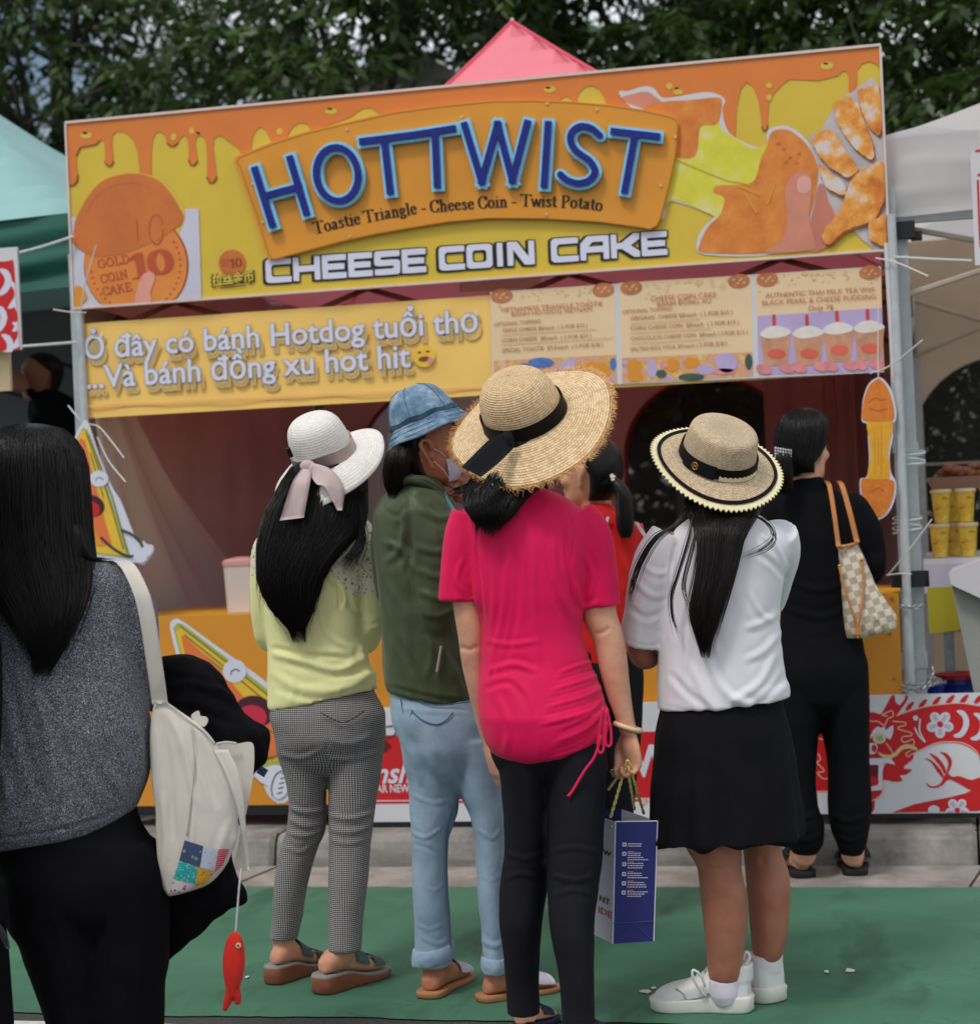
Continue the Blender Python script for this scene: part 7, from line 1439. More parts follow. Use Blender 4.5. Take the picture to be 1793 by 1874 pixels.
lgL, lgR = shift_leg(lgL, dL), shift_leg(lgR, dR)
M_legg = fabric('black_stretch', lin(27, 27, 33), rough=.7, var=.1, soft=.08, sheen=.1)
fuse('leggings', [loft(p.srows([(1250,905,1075,-.01,.10),(1320,896,1098,-.012,.128),(1372,897,1108,-.012,.132),(1405,908,1112,-.005,.118),(1432,935,1090,0,.085),(1448,965,1050,0,.05)], m=4)), skirtless_leg(lgL, p), skirtless_leg(lgR, p)], M_legg, p.root, .006, 4, folds([([(1004,1560),(1050,1552),(1100,1562)], 6, .004), ([(1006,1600),(1050,1612),(1092,1600)], 6, .005), ([(1010,1640),(1050,1630),(1090,1640)], 6, .004), ([(920,1560),(960,1572),(1000,1560)], 6, .003), ([(918,1610),(955,1600),(998,1612)], 6, .004), ([(995,1420),(1000,1500),(1002,1580)], 4, -.003)], crumple=.0008))
hc = p.pt(956, 838, .0); hf = FH*.95-RH*.22+UP*.12; eyes(p, hc, hf)
fL = foot_pieces(LA, LB_, .02, .014); fR = foot_pieces(RA, RB_, .02, .014)
body = [loft(p.srows(tor[2:], m=3, k=.8)), skirtless_leg(lgL, p, .84), skirtless_leg(lgR, p, .84), tube([p.pt(948, 960, 0), p.pt(950, 905, 0), p.pt(954, 860, 0)], [.056, .054, .053], 16), p.limb(aL), p.limb(aR)]+head_pieces(hc, hf)+fL[0]+fR[0]
for (A, B, px, py, d_) in ((LA, LB_, 960, 1848, dL), (RA, RB_, 1060, 1884, dR)): body.append(ankle(p, px, py, A, B, d_, .037, .06))
HW = p.pt(1150, 1338, .0); body += hand_pieces(HW, -UP+RH*.06, FH*.55+RH*.85, -1, .9, .98, .05, curls=(.85, .95, 1.0, 1.0), thumb_in=.85)
body += hand_pieces(p.pt(894, 1355, .055), -UP*.97+RH*.2, -FH*.35-RH*.9, 1, .32, .98, .06)
fuse('body', body, SK_LIGHT, p.root, .0048, 4, lambda W, no: sum(-.004*np.exp(-(seg_dist(proj(W), pl)[0]/4)**2) for pl in ([(1094,1160),(1106,1157),(1112,1152)], [(846,1186),(858,1190),(872,1184)])))
M_nvy = mat('navy_sandal', lin(34, 40, 66), .5, .1)
for A, B in ((LA, LB_), (RA, RB_)): so = sole(A, B, 0, 0, .02, .014, M_nvy, 'sandal', p.root, 1.05); strap(A, B, .5, .75, .02, .014, M_nvy, 'strap', so, wscale=1.05, hscale=1.1); strap(A, B, .18, .25, .02, .014, M_nvy, 'strap', so, wscale=1.05, hscale=1.0)
th = np.linspace(0, 2*math.pi, 33); bc = p.pt(1149, 1331, .0); bx_ = RH*.92-UP*.32; MB().tube([bc+bx_*.034*math.cos(a)+FH*.030*math.sin(a) for a in th], .0065, 10, cap=False).build('bangle', mat('ivory_bangle', lin(232, 204, 166), .3, .05, spec=.5), p.root, True)
hr = [(850,880,1010,0,.105),(880,862,1000,-.02,.105),(905,850,970,-.07,.075),(925,852,950,-.11,.05),(945,864,935,-.125,.038),(965,876,912,-.13,.022)]
ex = []; rg = np.random.default_rng(9)
for k in range(120):
    x0 = rg.uniform(895, 940); e = rg.normal(0, 6, 2); ex.append(([p.pt(x0-10, 880, -.1), p.pt(x0, 905, -.135), p.pt(x0+4+e[0]*.6, 925, -.14), p.pt(x0*.5+.5*928+6+e[0], 942+e[1], -.142)], .0011))
for k in range(90):
    x0 = rg.uniform(868, 905); e = rg.normal(0, 7, 2); ex.append(([p.pt(x0, 890, -.12), p.pt(x0+2, 925, -.14), p.pt(886+e[0]*.8, 955, -.142), p.pt(896+e[0], 974+e[1], -.142)], .0011))
for k in range(30):
    e = rg.normal(0, 5, 2); ex.append(([p.pt(862, 882, -.05), p.pt(845+e[0], 895+e[1], -.06), p.pt(828+e[0], 903+e[1], -.05)], .001))
hair(p, 'hair', p.srows(hr, m=4, n=32), HAIR, p.root, 900, tip=(.75, 1.08), seed=6, extra=ex, pieces=[scalp(hc, hf, grow=1.03)])
M_straw = straw_mat('raffia_straw', lin(192, 154, 108), lin(230, 196, 148), lin(246, 222, 184), 120, 50, .6, .0035)
def wrp(r, h, a, v):
    if r > .104:
        k = (r-.104)/.12; near = max(0, -math.sin(a)); h = h-k*(.052*near*near+.012*max(0, -math.cos(a)))+k*(.014*max(0, math.cos(a-.5)))+.005*k*math.sin(4*a+1); r = r*(1+.02*k*math.sin(3*a+.4))*(1+.05*k*math.cos(a))
    return r, h
HC = p.pt(961, 764, -.01); ho, at, ax, Q = hat(p, 'straw_hat', HC, math.radians(-21), math.radians(31), [(.001,.128),(.035,.126),(.068,.113),(.090,.085),(.099,.05),(.102,.02),(.104,.0),(.125,-.001),(.165,-.006),(.214,-.016)], M_straw, p.root, nu=140, sy=1.06, warp=wrp)
M_blkrib = fabric('black_grosgrain', lin(26, 27, 32), rough=.6, soft=.15)
hatband(at, .1045, .0, .036, M_blkrib, 'ribbon', ho, r1=.1022)
r_, f_, u_ = ax
ribbon_strip([p.pt(930, 806, -.135), p.pt(908, 822, -.165), p.pt(886, 842, -.195), p.pt(862, 864, -.21)], [UU*.020-RR*.012, UU*.024-RR*.016, UU*.021-RR*.018, UU*.012-RR*.024], M_blkrib, 'ribbon_tail', ho); MB().add(*ellipsoid(p.pt(928, 806, -.135), np.array([RR*.018, -FH*.01, UU*.024]), 12, 8)).build('ribbon_knot', M_blkrib, ho, True)
rg = np.random.default_rng(4); mb = MB(); SV = []
for k in range(1500):
    a = rg.random()*2*math.pi; rr, hh = wrp(.210+.004*rg.random(), -.0155, a, 1); q = at(a, rr, hh+rg.normal(0, .0025)); o = at(a+rg.normal(0, .05), rr+.004+.012*rg.random(), hh+rg.normal(-.003, .008)); SV.append([q, (q+o)/2+rg.normal(0, .002, 3), o])
ribbons(mb, np.array(SV), .0009); o_ = mb.build('frayed_edge', mat('frayed_straw', lin(228, 180, 116), .7, .2, 60), ho); o_['kind'] = 'stuff'
# the paper bag she carries
M_pbn = mat('navy_paper', lin(40, 46, 112), .4, .06, 4, spec=.4); M_pbw = mat('white_paper', lin(216, 214, 226), .45, .04); M_pbi = mat('white_print', lin(214, 214, 232), .5, .03)
bg_ = thing('paper_bag', 'navy and white paper gift bag hanging from the pink woman\u2019s right hand'.replace('\u2019', "'"), 'bag', p.pt(1160, 1725, .02))
BD = .0; q4 = [p.pt(1126, 1504, BD), p.pt(1203, 1503, BD), p.pt(1196, 1723, BD), p.pt(1121, 1728, BD)]
back = FH*.22-RH*.075; wid_ = np.linalg.norm(q4[1]-q4[0])
def quad(name, P, m, par): return mesh_obj(name, P, [[0, 1, 2, 3]], m, par)
quad('end_panel', q4, M_pbn, bg_); quad('side_panel', [q4[0]+back, q4[0], q4[3], q4[3]+back], M_pbw, bg_); quad('side_panel', [q4[1], q4[1]+back, q4[2]+back, q4[2]], M_pbw, bg_); quad('end_panel', [q4[1]+back, q4[0]+back+UP*.0, q4[3]+back, q4[2]+back], M_pbn, bg_); quad('bag_base', [q4[3], q4[2], q4[2]+back, q4[3]+back], M_pbn, bg_)
cen = (q4[0]+q4[1]+q4[2]+q4[3])/4; ins = lambda P: [x+(cen+back/2-x)*.04-UP*.0 for x in P]
quad('inner_face', ins([q4[1]+back, q4[0]+back, q4[3]+back, q4[2]+back]), M_pbn, bg_); quad('inner_face', ins([q4[1], q4[1]+back, q4[2]+back, q4[2]]), M_pbw, bg_)
e = [q4[0]-FH*.001, q4[1]-FH*.001, q4[2]-FH*.001, q4[3]-FH*.001]
mb = MB(); [mb.tube([a, b], .0016, 5) for a, b in ((e[0], e[3]), (e[1], e[2]), (e[0], e[1]))]; mb.build('paper_edge', M_pbw, bg_)
mb = MB(); mb.tube([p.pt(1121, 1690, -.002), p.pt(1158, 1689, -.002)], .0011, 4).tube([p.pt(1158, 1689, -.002), p.pt(1196, 1686, -.002)], .0011, 4).tube([p.pt(1159, 1690, -.002), p.pt(1123, 1726, -.002)], .0011, 4).tube([p.pt(1159, 1690, -.002), p.pt(1195, 1722, -.002)], .0011, 4); mb.build('fold_crease', mat('navy_crease', lin(62, 70, 146), .4, .05), bg_)
PP = lambda x, y, k=0: p.pt(x, y, -.0015-.0004*k)
def strip_px(mb, x0, y0, x1, y1, w, k=0): mb.add([PP(x0, y0-w, k), PP(x1, y1-w, k), PP(x1, y1+w, k), PP(x0, y0+w, k)], [[0, 1, 2, 3]])
rg = np.random.default_rng(8); mw, mo, mt = MB(), MB(), MB()
for i, y in enumerate((1546, 1563, 1582, 1600, 1617, 1634)):
    strip_px(mw, 1139-.3*i, y, 1146-.3*i, y, 3.6); strip_px(mt, 1141-.3*i, y, 1144-.3*i, y, 1.6, 1); 
    if i: strip_px(mo, 1148-.2*i, y-4, 1160-.2*i, y-4.2, .8)
    for q in range(2 if i == 0 else 3+(i == 1)):
        x = 1148.5-.2*i
        while x < 1148+rg.uniform(22, 40): l = rg.uniform(2, 6); strip_px(mw, x, y+(q-.3)*4, x+l, y+(q-.3)*4-.12, .75); x += l+.9
mw.build('white_lettering', M_pbi, bg_); mo.build('orange_lettering', mat('orange_lettering', lin(214, 120, 80), .5, .05), bg_); mt.build('navy_icon', M_pbn, bg_)
def side_text(body, z0, z1, u0, u1, m):
    V, F = text_mesh(body, .02); V = V[:, :2]; V = (V-V.min(0))/(V.max(0)-V.min(0)); o = q4[3]; n_ = np.cross(back, UP); n_ /= np.linalg.norm(n_); n_ = n_ if n_@(CAM-o) > 0 else -n_; H = q4[0]-q4[3]
    W = [o+back*(u0+(u1-u0)*x)+H*(z0+(z1-z0)*y)+n_*.0012 for x, y in V]; mesh_obj('side_lettering', W, F, m, bg_)
side_text('IDE', .20, .255, .42, .03, mat('coral_lettering', lin(206, 90, 70), .5, .05)); side_text('NT', .30, .35, .40, .10, M_black); side_text('Fw', .70, .76, .45, .08, M_black)
M_rp = mat('yellow_green_rope', lin(244, 236, 140), .6, .2, 220, bump=.8, bscale=700, bdist=.002)
for top, b in (((1145,1400,-.02), (1117,1497,.02)), ((1147,1402,-.02), (1161,1482,.10)), ((1152,1402,-.02), (1178,1490,.13)), ((1143,1404,.0), (1113,1446,.05))):
    L = [p.pt(*top), p.pt(top[0]*.5+b[0]*.5, top[1]*.5+b[1]*.5, top[2]*.5+b[2]*.5), p.pt(*b)]; mb = MB(); P = cr_interp(L, 12)
    for ph in (0, 3.14): mb.tube([x+.0022*(RR*math.cos(i*1.1+ph)+FH*math.sin(i*1.1+ph)) for i, x in enumerate(P)], .0024, 6)
    mb.build('rope_handle', M_rp, bg_, True)
MB().tube(cr_interp([p.pt(1143, 1404, -.02), p.pt(1148, 1392, -.035), p.pt(1153, 1402, -.02)], 5), .003, 6).build('rope_handle', M_rp, bg_, True)
MB().add(*ellipsoid(p.pt(1118, 1514, -.001), np.array([RR*.004, FH*.004, UU*.004]), 8, 5)).build('eyelet', M_steel2, bg_)

# ------------------------------------------------------------------ the woman in red, mostly hidden
p = Fig('woman in a red top with a low ponytail, half hidden behind the pink tee', 1110, 1690, D=6.15)
tor = [(920,1070,1118,0,.055),(934,1056,1130,0,.07),(952,1034,1160,0,.088),(985,1022,1172,0,.105),(1060,1026,1170,0,.115),(1140,1034,1166,0,.112),(1185,1028,1172,0,.118),(1215,1026,1176,0,.12)]
fuse('top', [loft(p.srows(tor, m=5)), p.limb([(1036,965,0,28),(1026,1000,0,28)], rnd=False), p.limb([(1150,962,0,28),(1160,1000,0,27)], rnd=False)], fabric('red_jersey', lin(206, 26, 22), sheen=.15), p.root, .007, 5, folds([([(1140,1080),(1160,1090),(1176,1080)], 5, .005), ([(1135,1120),(1155,1128),(1174,1118)], 5, .005), ([(1130,1000),(1145,1050),(1140,1100)], 6, .004)]))
lgL = [(1190,1030,1106,0,.12),(1330,1036,1098,0,.1),(1480,1042,1094,0,.08),(1640,1050,1088,0,.055),(1680,1052,1088,0,.05)]; lgR = [(1190,1094,1176,0,.12),(1300,1098,1176,0,.105),(1480,1106,1160,0,.08),(1640,1112,1150,0,.055),(1680,1112,1148,0,.05)]
fuse('trousers', [loft(p.srows([(1180,1030,1172,0,.11),(1240,1026,1178,0,.125),(1290,1030,1176,0,.12)], m=4)), skirtless_leg(lgL, p), skirtless_leg(lgR, p)], M_legg, p.root, .008, 4)
hc = p.pt(1080, 866, 0); hf = FH*.62-RH*.78+UP*.04; HS = .99; eyes(p, hc, hf, s=HS); body = [loft(p.srows(tor, m=3, k=.82)), skirtless_leg(lgL, p, .84), skirtless_leg(lgR, p, .84), tube([p.pt(1094, 950, 0), p.pt(1088, 910, 0), p.pt(1080, 880, 0)], [.052, .05, .05], 16), p.limb([(1160,985,0,24),(1164,1060,0,21),(1160,1130,.02,19),(1140,1120,.2,17)]), p.limb([(1026,985,0,24),(1020,1060,0,21),(1024,1130,.04,18),(1040,1120,.22,16)])]+head_pieces(hc, hf, s=HS)
body += hand_pieces(p.pt(1138, 1120, .22), FH*.8-RH*.4, UP, -1)+hand_pieces(p.pt(1042, 1120, .24), FH*.8+RH*.4, UP, 1)
FP = []
for px in (1070, 1130):
    A = p.pt(px, 1690, .02); A[2] = 0; B = A+(FH*.97+RH*.05)*.235; q = foot_pieces(A, B, .02, .014); body += q[0]+[tube([p.pt(px, 1640, 0), A+(B-A)*.22+UP*.06], [.045, .038], 14)]; FP.append((A, B))
fuse('body', body, SK_MID, p.root, .007, 5)
for A, B in FP: sole(A, B, 0, 0, .02, .014, M_nvy, 'sandal', p.root, 1.05)
hr = [(842,1088,1128,-.0,.05),(862,1084,1130,-.01,.072),(886,1084,1126,-.015,.076),(900,1088,1120,-.02,.06),(910,1096,1112,-.02,.03)]
hair(p, 'hair', p.srows(hr, m=4, n=32), HAIR, p.root, 300, tip=(.8, 1.0), seed=12, out=.001, pieces=[scalp(hc, hf, s=HS, grow=1.07)])
MB().loft(p.srows([(872,1108,1126,-.09,.02),(884,1118,1142,-.11,.03),(910,1126,1158,-.12,.035),(940,1126,1160,-.12,.034),(965,1128,1160,-.12,.028),(984,1136,1154,-.12,.012)], m=4, n=20)).build('ponytail', HAIR, p.root, True)
MB().tube([p.pt(1119, 868, -.125), p.pt(1122, 880, -.13)], .006, 6).tube([p.pt(1117, 874, -.13), p.pt(1126, 872, -.13)], .004, 6).build('hair_clip', mat('cream_clip', lin(222, 206, 182), .35, .05), p.root)
for pl in ([(1096,990,-.128),(1104,968,-.118),(1114,944,-.10)], [(1164,955,-.07),(1176,975,-.10),(1190,996,-.1)]): ribbon_strip([p.pt(*q) for q in pl], [RR*.006]*3, mat('grey_strap', lin(190, 186, 186), .5, .05), 'bag_strap', p.root)

# ------------------------------------------------------------------ the woman in the white tee
p = Fig('woman with long hair in a white tee, black skirt and scalloped straw boater', 1330, 1852)
tor = [(930,1290,1370,.01,.06),(950,1262,1400,0,.078),(970,1238,1432,0,.095),(1000,1222,1446,0,.112),(1060,1210,1434,0,.125),(1130,1206,1426,0,.132),(1200,1204,1430,0,.138),(1260,1203,1440,0,.148)]
hem = [(1203,1262,1441,1250,0,.148),(1203,1288,1443,1262,0,.15),(1204,1300,1443,1274,0,.148)]
shL = [(1232,985,0,44),(1206,1030,0,46),(1190,1090,.0,44),(1180,1150,.02,44),(1177,1176,.03,45)]; shR = [(1420,975,0,40),(1424,1010,.04,42),(1412,1060,.12,38),(1400,1100,.2,36)]
wf = folds([([(1276,1040),(1262,1100),(1268,1170)], 8, .006), ([(1290,1200),(1330,1270),(1400,1300)], 9, .008), ([(1262,1210),(1300,1290),(1350,1310)], 9, .006), ([(1420,1190),(1390,1250),(1330,1290)], 9, .007), ([(1432,1150),(1400,1190),(1360,1210)], 8, .006), ([(1430,1120),(1395,1140),(1360,1150)], 8, .006), ([(1225,1230),(1260,1270),(1300,1300)], 8, -.006), ([(1440,1230),(1400,1280),(1360,1300)], 8, -.005), ([(1238,990),(1228,1050),(1222,1120),(1214,1170)], 5, -.010), ([(1390,975),(1420,1000),(1440,1040)], 6, .006), ([(1380,1010),(1412,1030),(1440,1060)], 7, -.006), ([(1160,1060),(1190,1090),(1216,1090)], 7, .007), ([(1150,1110),(1180,1130),(1212,1120)], 7, -.006), ([(1170,1030),(1200,1050),(1222,1046)], 6, .005), ([(1244,1130),(1258,1180),(1250,1240)], 8, .005), ([(1370,1080),(1390,1120),(1420,1140)], 7, .005), ([(1206,1290),(1320,1308),(1440,1268)], 3, -.003), ([(1136,1166),(1176,1180),(1216,1180)], 3, -.003), ([(1300,1080),(1296,1140),(1316,1200)], 8, .003)], crumple=.001, soft=.004)
M_wtee = fabric('white_cotton', lin(228, 228, 232), sheen=.1, var=.025, soft=.08)
fuse('tee', [loft(p.srows(tor, m=5)+p.rows(hem, m=3)), p.limb(shL, rnd=False), p.limb(shR, rnd=False)], M_wtee, p.root, .006, 5, wf)
def skirt_post(W, no):
    P = proj(W); a = np.arctan2((W-p.pt(1325, 1400))@RH, -((W-p.pt(1325, 1400))@FH)); k = np.clip((P[:, 1]-1320)/200, 0, 1); return k*(.006*np.sin(a*9+.9*np.sin(a*3))+.004*np.sin(a*15+2))+vnoise(W, 14)*.003
sk = [(1245,1222,1424,0,.118),(1296,1210,1434,0,.138),(1340,1201,1446,0,.152),(1400,1195,1456,0,.165),(1460,1190,1464,0,.174),(1500,1189,1467,0,.18)]
M_skirt = fabric('black_crepe', lin(19, 19, 22), rough=.75, var=.15, soft=.1)
fuse('skirt', [loft(p.srows(sk, m=4)+p.rows([(1188,1512,1468,1504,0,.182),(1186,1536,1470,1520,0,.185),(1186,1541,1470,1525,0,.185)], m=2))], M_skirt, p.root, .0065, 2, skirt_post)
lgL = [(1480,1248,1356,-.02,.085),(1545,1253,1357,-.02,.082),(1591,1276,1357,-.025,.072),(1637,1281,1366,-.025,.072),(1683,1286,1368,-.02,.070),(1744,1292,1361,-.01,.058),(1790,1297,1355,-.005,.046),(1806,1306,1346,0,.028)]
lgR = [(1480,1348,1430,.10,.08),(1545,1358,1428,.10,.078),(1600,1364,1444,.09,.07),(1637,1367,1446,.085,.070),(1698,1372,1442,.09,.066),(1753,1379,1429,.10,.050),(1768,1388,1420,.10,.028)]
hc = p.pt(1322, 902, .015); hf = FH*.98-RH*.1+UP*.05; HS = .94; eyes(p, hc, hf, s=HS)
LA, LB_ = on_z(1360, 1868, 0), on_z(1206, 1850, 0); RA, RB_ = on_z(1432, 1842, 0), on_z(1376, 1806, 0)
LA = p.pt(1370, 1850, .0); LA[2] = 0; LB_ = LA+(-RH*.86+FH*.25)*.242/.9; RA = p.pt(1418, 1820, .07); RA[2] = 0; RB_ = RA+(-RH*.52+FH*.8)*.262/.95
body = [loft(p.srows(tor[2:], m=3, k=.8)), loft(p.srows(sk[:4], m=3, k=.7)), skirtless_leg(lgL, p), skirtless_leg(lgR, p), tube([p.pt(1330, 990, 0), p.pt(1328, 950, 0), p.pt(1324, 915, 0)], [.056, .054, .052], 16), p.limb([(1230,1000,0,30),(1195,1080,.0,28),(1178,1150,.02,26),(1172,1190,.04,25),(1184,1202,.08,24),(1200,1180,.26,20),(1220,1150,.34,16)]), p.limb([(1424,1000,.04,28),(1404,1090,.2,24),(1380,1090,.36,19)])]+head_pieces(hc, hf, s=HS)
body += hand_pieces(p.pt(1222, 1148, .35), FH*.6+RH*.5+UP*.4, UP-FH*.3, 1)+hand_pieces(p.pt(1376, 1088, .38), FH*.7-RH*.5+UP*.3, UP, -1)
for A, B, px, py, dd in ((LA, LB_, 1326, 1830, 0), (RA, RB_, 1404, 1790, .10)): body += foot_pieces(A+(B-A)*.15, B-(B-A)*.15, .036, .03, width=.55)[0]+[tube([p.pt(px, py-40, dd), p.pt(px, py, dd), A+(B-A)*.24+UP*.07], [.034, .028, .026], 14)]
fuse('body', body, SK_BROWN, p.root, .0065, 5, lambda W, no: -.005*np.exp(-(seg_dist(proj(W), [(1392,1572),(1398,1578)])[0]/5)**2)-.003*np.exp(-(seg_dist(proj(W), [(1290,1586),(1320,1590),(1350,1584)])[0]/5)**2))
M_sock = fabric('white_rib_sock', lin(222, 216, 228), weave=300, wb=.5); M_sneak = mat('white_sneaker_leather', lin(222, 221, 220), .42, .05, 20, bump=.1, bscale=200); M_rub = mat('white_rubber_sole', lin(214, 212, 202), .5, .08, 30); M_sgrey = mat('grey_trim', lin(150, 151, 152), .6, .05)
def sneaker(A, B, top, fig, lx):
    L = np.linalg.norm(B-A); f = (B-A)/L; r = np.cross(f, UP); k = L/.27; so = sole(A, B, 0, 0, .042, .032, M_rub, 'sneaker', fig.root, 1.22, ext=.016); th = np.arange(28)*2*math.pi/28; R = []
    for t_, hw, h in ((-.03,.014,.060),(-.015,.032,.085),(.04,.044,.100),(.12,.048,.102),(.22,.048,.092),(.32,.047,.090),(.42,.048,.084),(.54,.050,.072),(.68,.053,.060),(.80,.052,.052),(.90,.045,.042),(.97,.028,.030),(1.0,.012,.022)):
        C, S_ = np.cos(th), np.sin(th); S2 = np.where(S_ < 0, -np.abs(S_)**.4, np.abs(S_)**.85); R.append(A+f*t_*L+np.outer(C*hw*k, r)+np.outer(.022+h*k/2+S2*h*k/2, UP))
    P = [loft(R), tube([A+f*L*.13+UP*.08, A+f*L*.125+UP*.122], [.046, .047], 18)]
    up = fuse('upper', P, M_sneak, so, .004, 4)
    mb = MB()
    for t_ in (.34, .40, .46, .52, .58):      # lace rows and panel seams
        h = np.interp(t_, [.32, .42, .54, .68], [.088, .082, .068, .056])*k+.024; mb.tube(cr_interp([A+f*t_*L+r*.024+UP*(h-.006), A+f*(t_+.01)*L+UP*(h+.003), A+f*t_*L-r*.024+UP*(h-.006)], 4), .0032, 6)
    mb.build('laces', M_sneak, so, True)
    for sg in (1, -1):
        for st in ([(.10,.04),(.22,.058),(.40,.046),(.62,.034),(.84,.03)], [(.14,.086),(.26,.06),(.42,.05),(.50,.068)], [(.62,.03),(.66,.05),(.74,.062)]):
            P = []
            for t_, z_ in cr_interp(np.array(st), 4): hw = np.interp(t_, [0, .05, .12, .32, .54, .68, .8, .9], [.04, .044, .048, .047, .05, .053, .052, .045])*k; zc = np.interp(t_, [0, .2, .4, .68, .9], [.06, .068, .062, .048, .04]); P.append(A+f*t_*L+r*sg*(hw*math.sqrt(max(.15, 1-((z_-zc*.8)/.06)**2))+.0005)+UP*z_)
            MB().tube(P, .0022, 5).build('seam', M_sgrey, so, True)
    MB().tube(cr_interp([A+f*L*.03+UP*.115, A-f*L*.03+UP*.135, A+f*L*.0+UP*.15, A+f*L*.05+UP*.128], 4), .005, 6).build('heel_tab', M_sneak, so, True)
    return so
for A, B, px, py, dd, y0, y1 in ((LA, LB_, 1326, 1795, -.005, 1792, 1850), (RA, RB_, 1404, 1755, .10, 1748, 1800)):
    q = A+(B-A)*.2+UP*.06; w_ = 30 if dd < .05 else 25; fuse('sock', [tube(cr_interp([p.pt(px, y0, dd), p.pt(px, (y0+y1)/2, dd), q], 5), np.interp(np.linspace(0, 1, 11), [0, .35, .7, 1], [(w_+.8)/p.s, .041, .035, .030]), 22)], M_sock, p.root, .004, 2)
    so = sneaker(A, B, 0, p, 0)
    if dd < .05: MB().tube(cr_interp([p.pt(1290, 1806, -.03), p.pt(1282, 1785, -.04), p.pt(1268, 1776, -.04), p.pt(1268, 1790, -.04), p.pt(1280, 1812, -.03), p.pt(1292, 1824, -.02)], 5), .0035, 6).build('lace_loop', M_sneak, so, True)
hr = [(905,1262,1384,.02,.07),(925,1254,1390,.0,.078),(942,1258,1384,-.04,.078),(958,1268,1374,-.08,.068),(985,1278,1358,-.115,.05),(1030,1278,1346,-.135,.04),(1070,1272,1334,-.145,.036),(1119,1264,1318,-.15,.03),(1160,1274,1304,-.155,.02),(1190,1285,1295,-.155,.01)]
ex = []; rg = np.random.default_rng(21)
for k in range(34):
    e = rg.normal(0, 3, 2); ex.append(([p.pt(1262+e[0], 925, -.09), p.pt(1238+e[0], 958, -.12), p.pt(1200+e[0]*1.4, 985+e[1], -.125), p.pt(1172+e[0]*1.5, 1030+e[1], -.11), p.pt(1151+e[0], 1090+4*e[1], -.09)], .0012))
for k in range(12):
    e = rg.normal(0, 3, 2); ex.append(([p.pt(1268, 940, -.1), p.pt(1258+e[0], 990, -.13), p.pt(1240+e[0], 1050, -.14), p.pt(1228+e[0], 1090+e[1], -.145), p.pt(1230+e[0], 1130, -.145), p.pt(1240+e[0]*1.5, 1160+3*e[1], -.145)], .001))
for k in range(10):
    e = rg.normal(0, 2.5, 2); ex.append(([p.pt(1280, 950, -.11), p.pt(1266+e[0], 1010, -.14), p.pt(1252+e[0], 1070, -.15), p.pt(1260+e[0], 1110+e[1]*3, -.15)], .001))
for k in range(10):
    e = rg.normal(0, 3, 2); ex.append(([p.pt(1372, 940, -.1), p.pt(1404+e[0], 958+e[1], -.11), p.pt(1416+e[0], 985+e[1], -.115), p.pt(1396+e[0]*2, 1006+e[1], -.13), p.pt(1360+e[0], 1020+e[1], -.145)], .0009))
hair(p, 'hair', p.srows(hr, m=4, n=34), HAIR_B, p.root, 1500, tip=(.80, 1.05), seed=22, extra=ex, pieces=[scalp(hc, hf, s=HS, grow=1.03, low=-.06)])
M_boat = straw_mat('boater_straw', lin(178, 146, 110), lin(226, 200, 162), lin(244, 226, 196), 210, 60, .7, .003)
def wrp(r, h, a, v):
    if r > .1: k = (r-.1)/.07; h = h-.030*k*max(0, -math.sin(a))**2+.004*k*math.sin(2*a)
    return r, h
HC = p.pt(1313, 842, -.01); ho, at, ax, Q = hat(p, 'boater_hat', HC, math.radians(13), math.radians(31), [(.001,.094),(.045,.0945),(.074,.092),(.086,.083),(.091,.06),(.0945,.03),(.098,.0),(.11,-.002),(.14,-.005),(.168,-.008)], M_boat, p.root, nu=110, sy=1.05, warp=wrp)
hatband(at, .098, .004, .032, M_blkrib, 'ribbon', ho, r1=.0948, warp=lambda a: 0)
M_trim = mat('cream_straw_trim', lin(238, 226, 180), .6, .08, 60, bump=.4, bscale=300)
rim = [at(a, *wrp(.1685, -.008, a, 1)) for a in np.linspace(0, 2*math.pi, 361)]; mb = MB()
for i in range(80):
    a0, a1, a2 = (math.radians(i*4.5), math.radians(i*4.5+2.25), math.radians(i*4.5+4.5)); P_ = [at(a, *wrp(rr, -.007, a, 1)) for a, rr in ((a0, .159), (a0, .1675), (a1, .175), (a2, .1675), (a2, .159))]; mb.add(P_+[q-ax[2]*.003 for q in P_], [[0, 1, 2, 3, 4], [9, 8, 7, 6, 5], [1, 2, 7, 6], [2, 3, 8, 7]])
mb.build('scalloped_trim', M_trim, ho)
for rr in (.150, .1545): MB().tube([at(a, *wrp(rr, -.0035, a, 1)) for a in np.linspace(0, 2*math.pi, 100)], .0026, 6, cap=False).build('rim_braid', M_blkrib, ho, True)
V = []; aa = np.linspace(math.radians(272), math.radians(346), 40)
for i, a in enumerate(aa): V += [at(a, .1035, .001), at(a, .1015+.001, .011+(.003 if i % 4 < 2 else 0))]
mesh_obj('trim_band', V, [[2*i, 2*i+2, 2*i+3, 2*i+1] for i in range(39)], M_trim, ho)
V = []
for a in np.linspace(math.radians(212), math.radians(266), 20): V += [at(a, .1065, .001), at(a, .1015, .036)]
mesh_obj('ribbon_fold', V, [[2*i, 2*i+2, 2*i+3, 2*i+1] for i in range(19)], M_blkrib, ho, True)
cb_ = at(math.radians(236), .1065, .02); n_ = at(math.radians(236), .2, .02)-at(math.radians(236), .1, .02); n_ /= np.linalg.norm(n_); x_ = np.cross(ax[2], n_); M_gold_m = mat('gold_badge', lin(226, 172, 88), .3, .05, metal=.9); mb = MB()
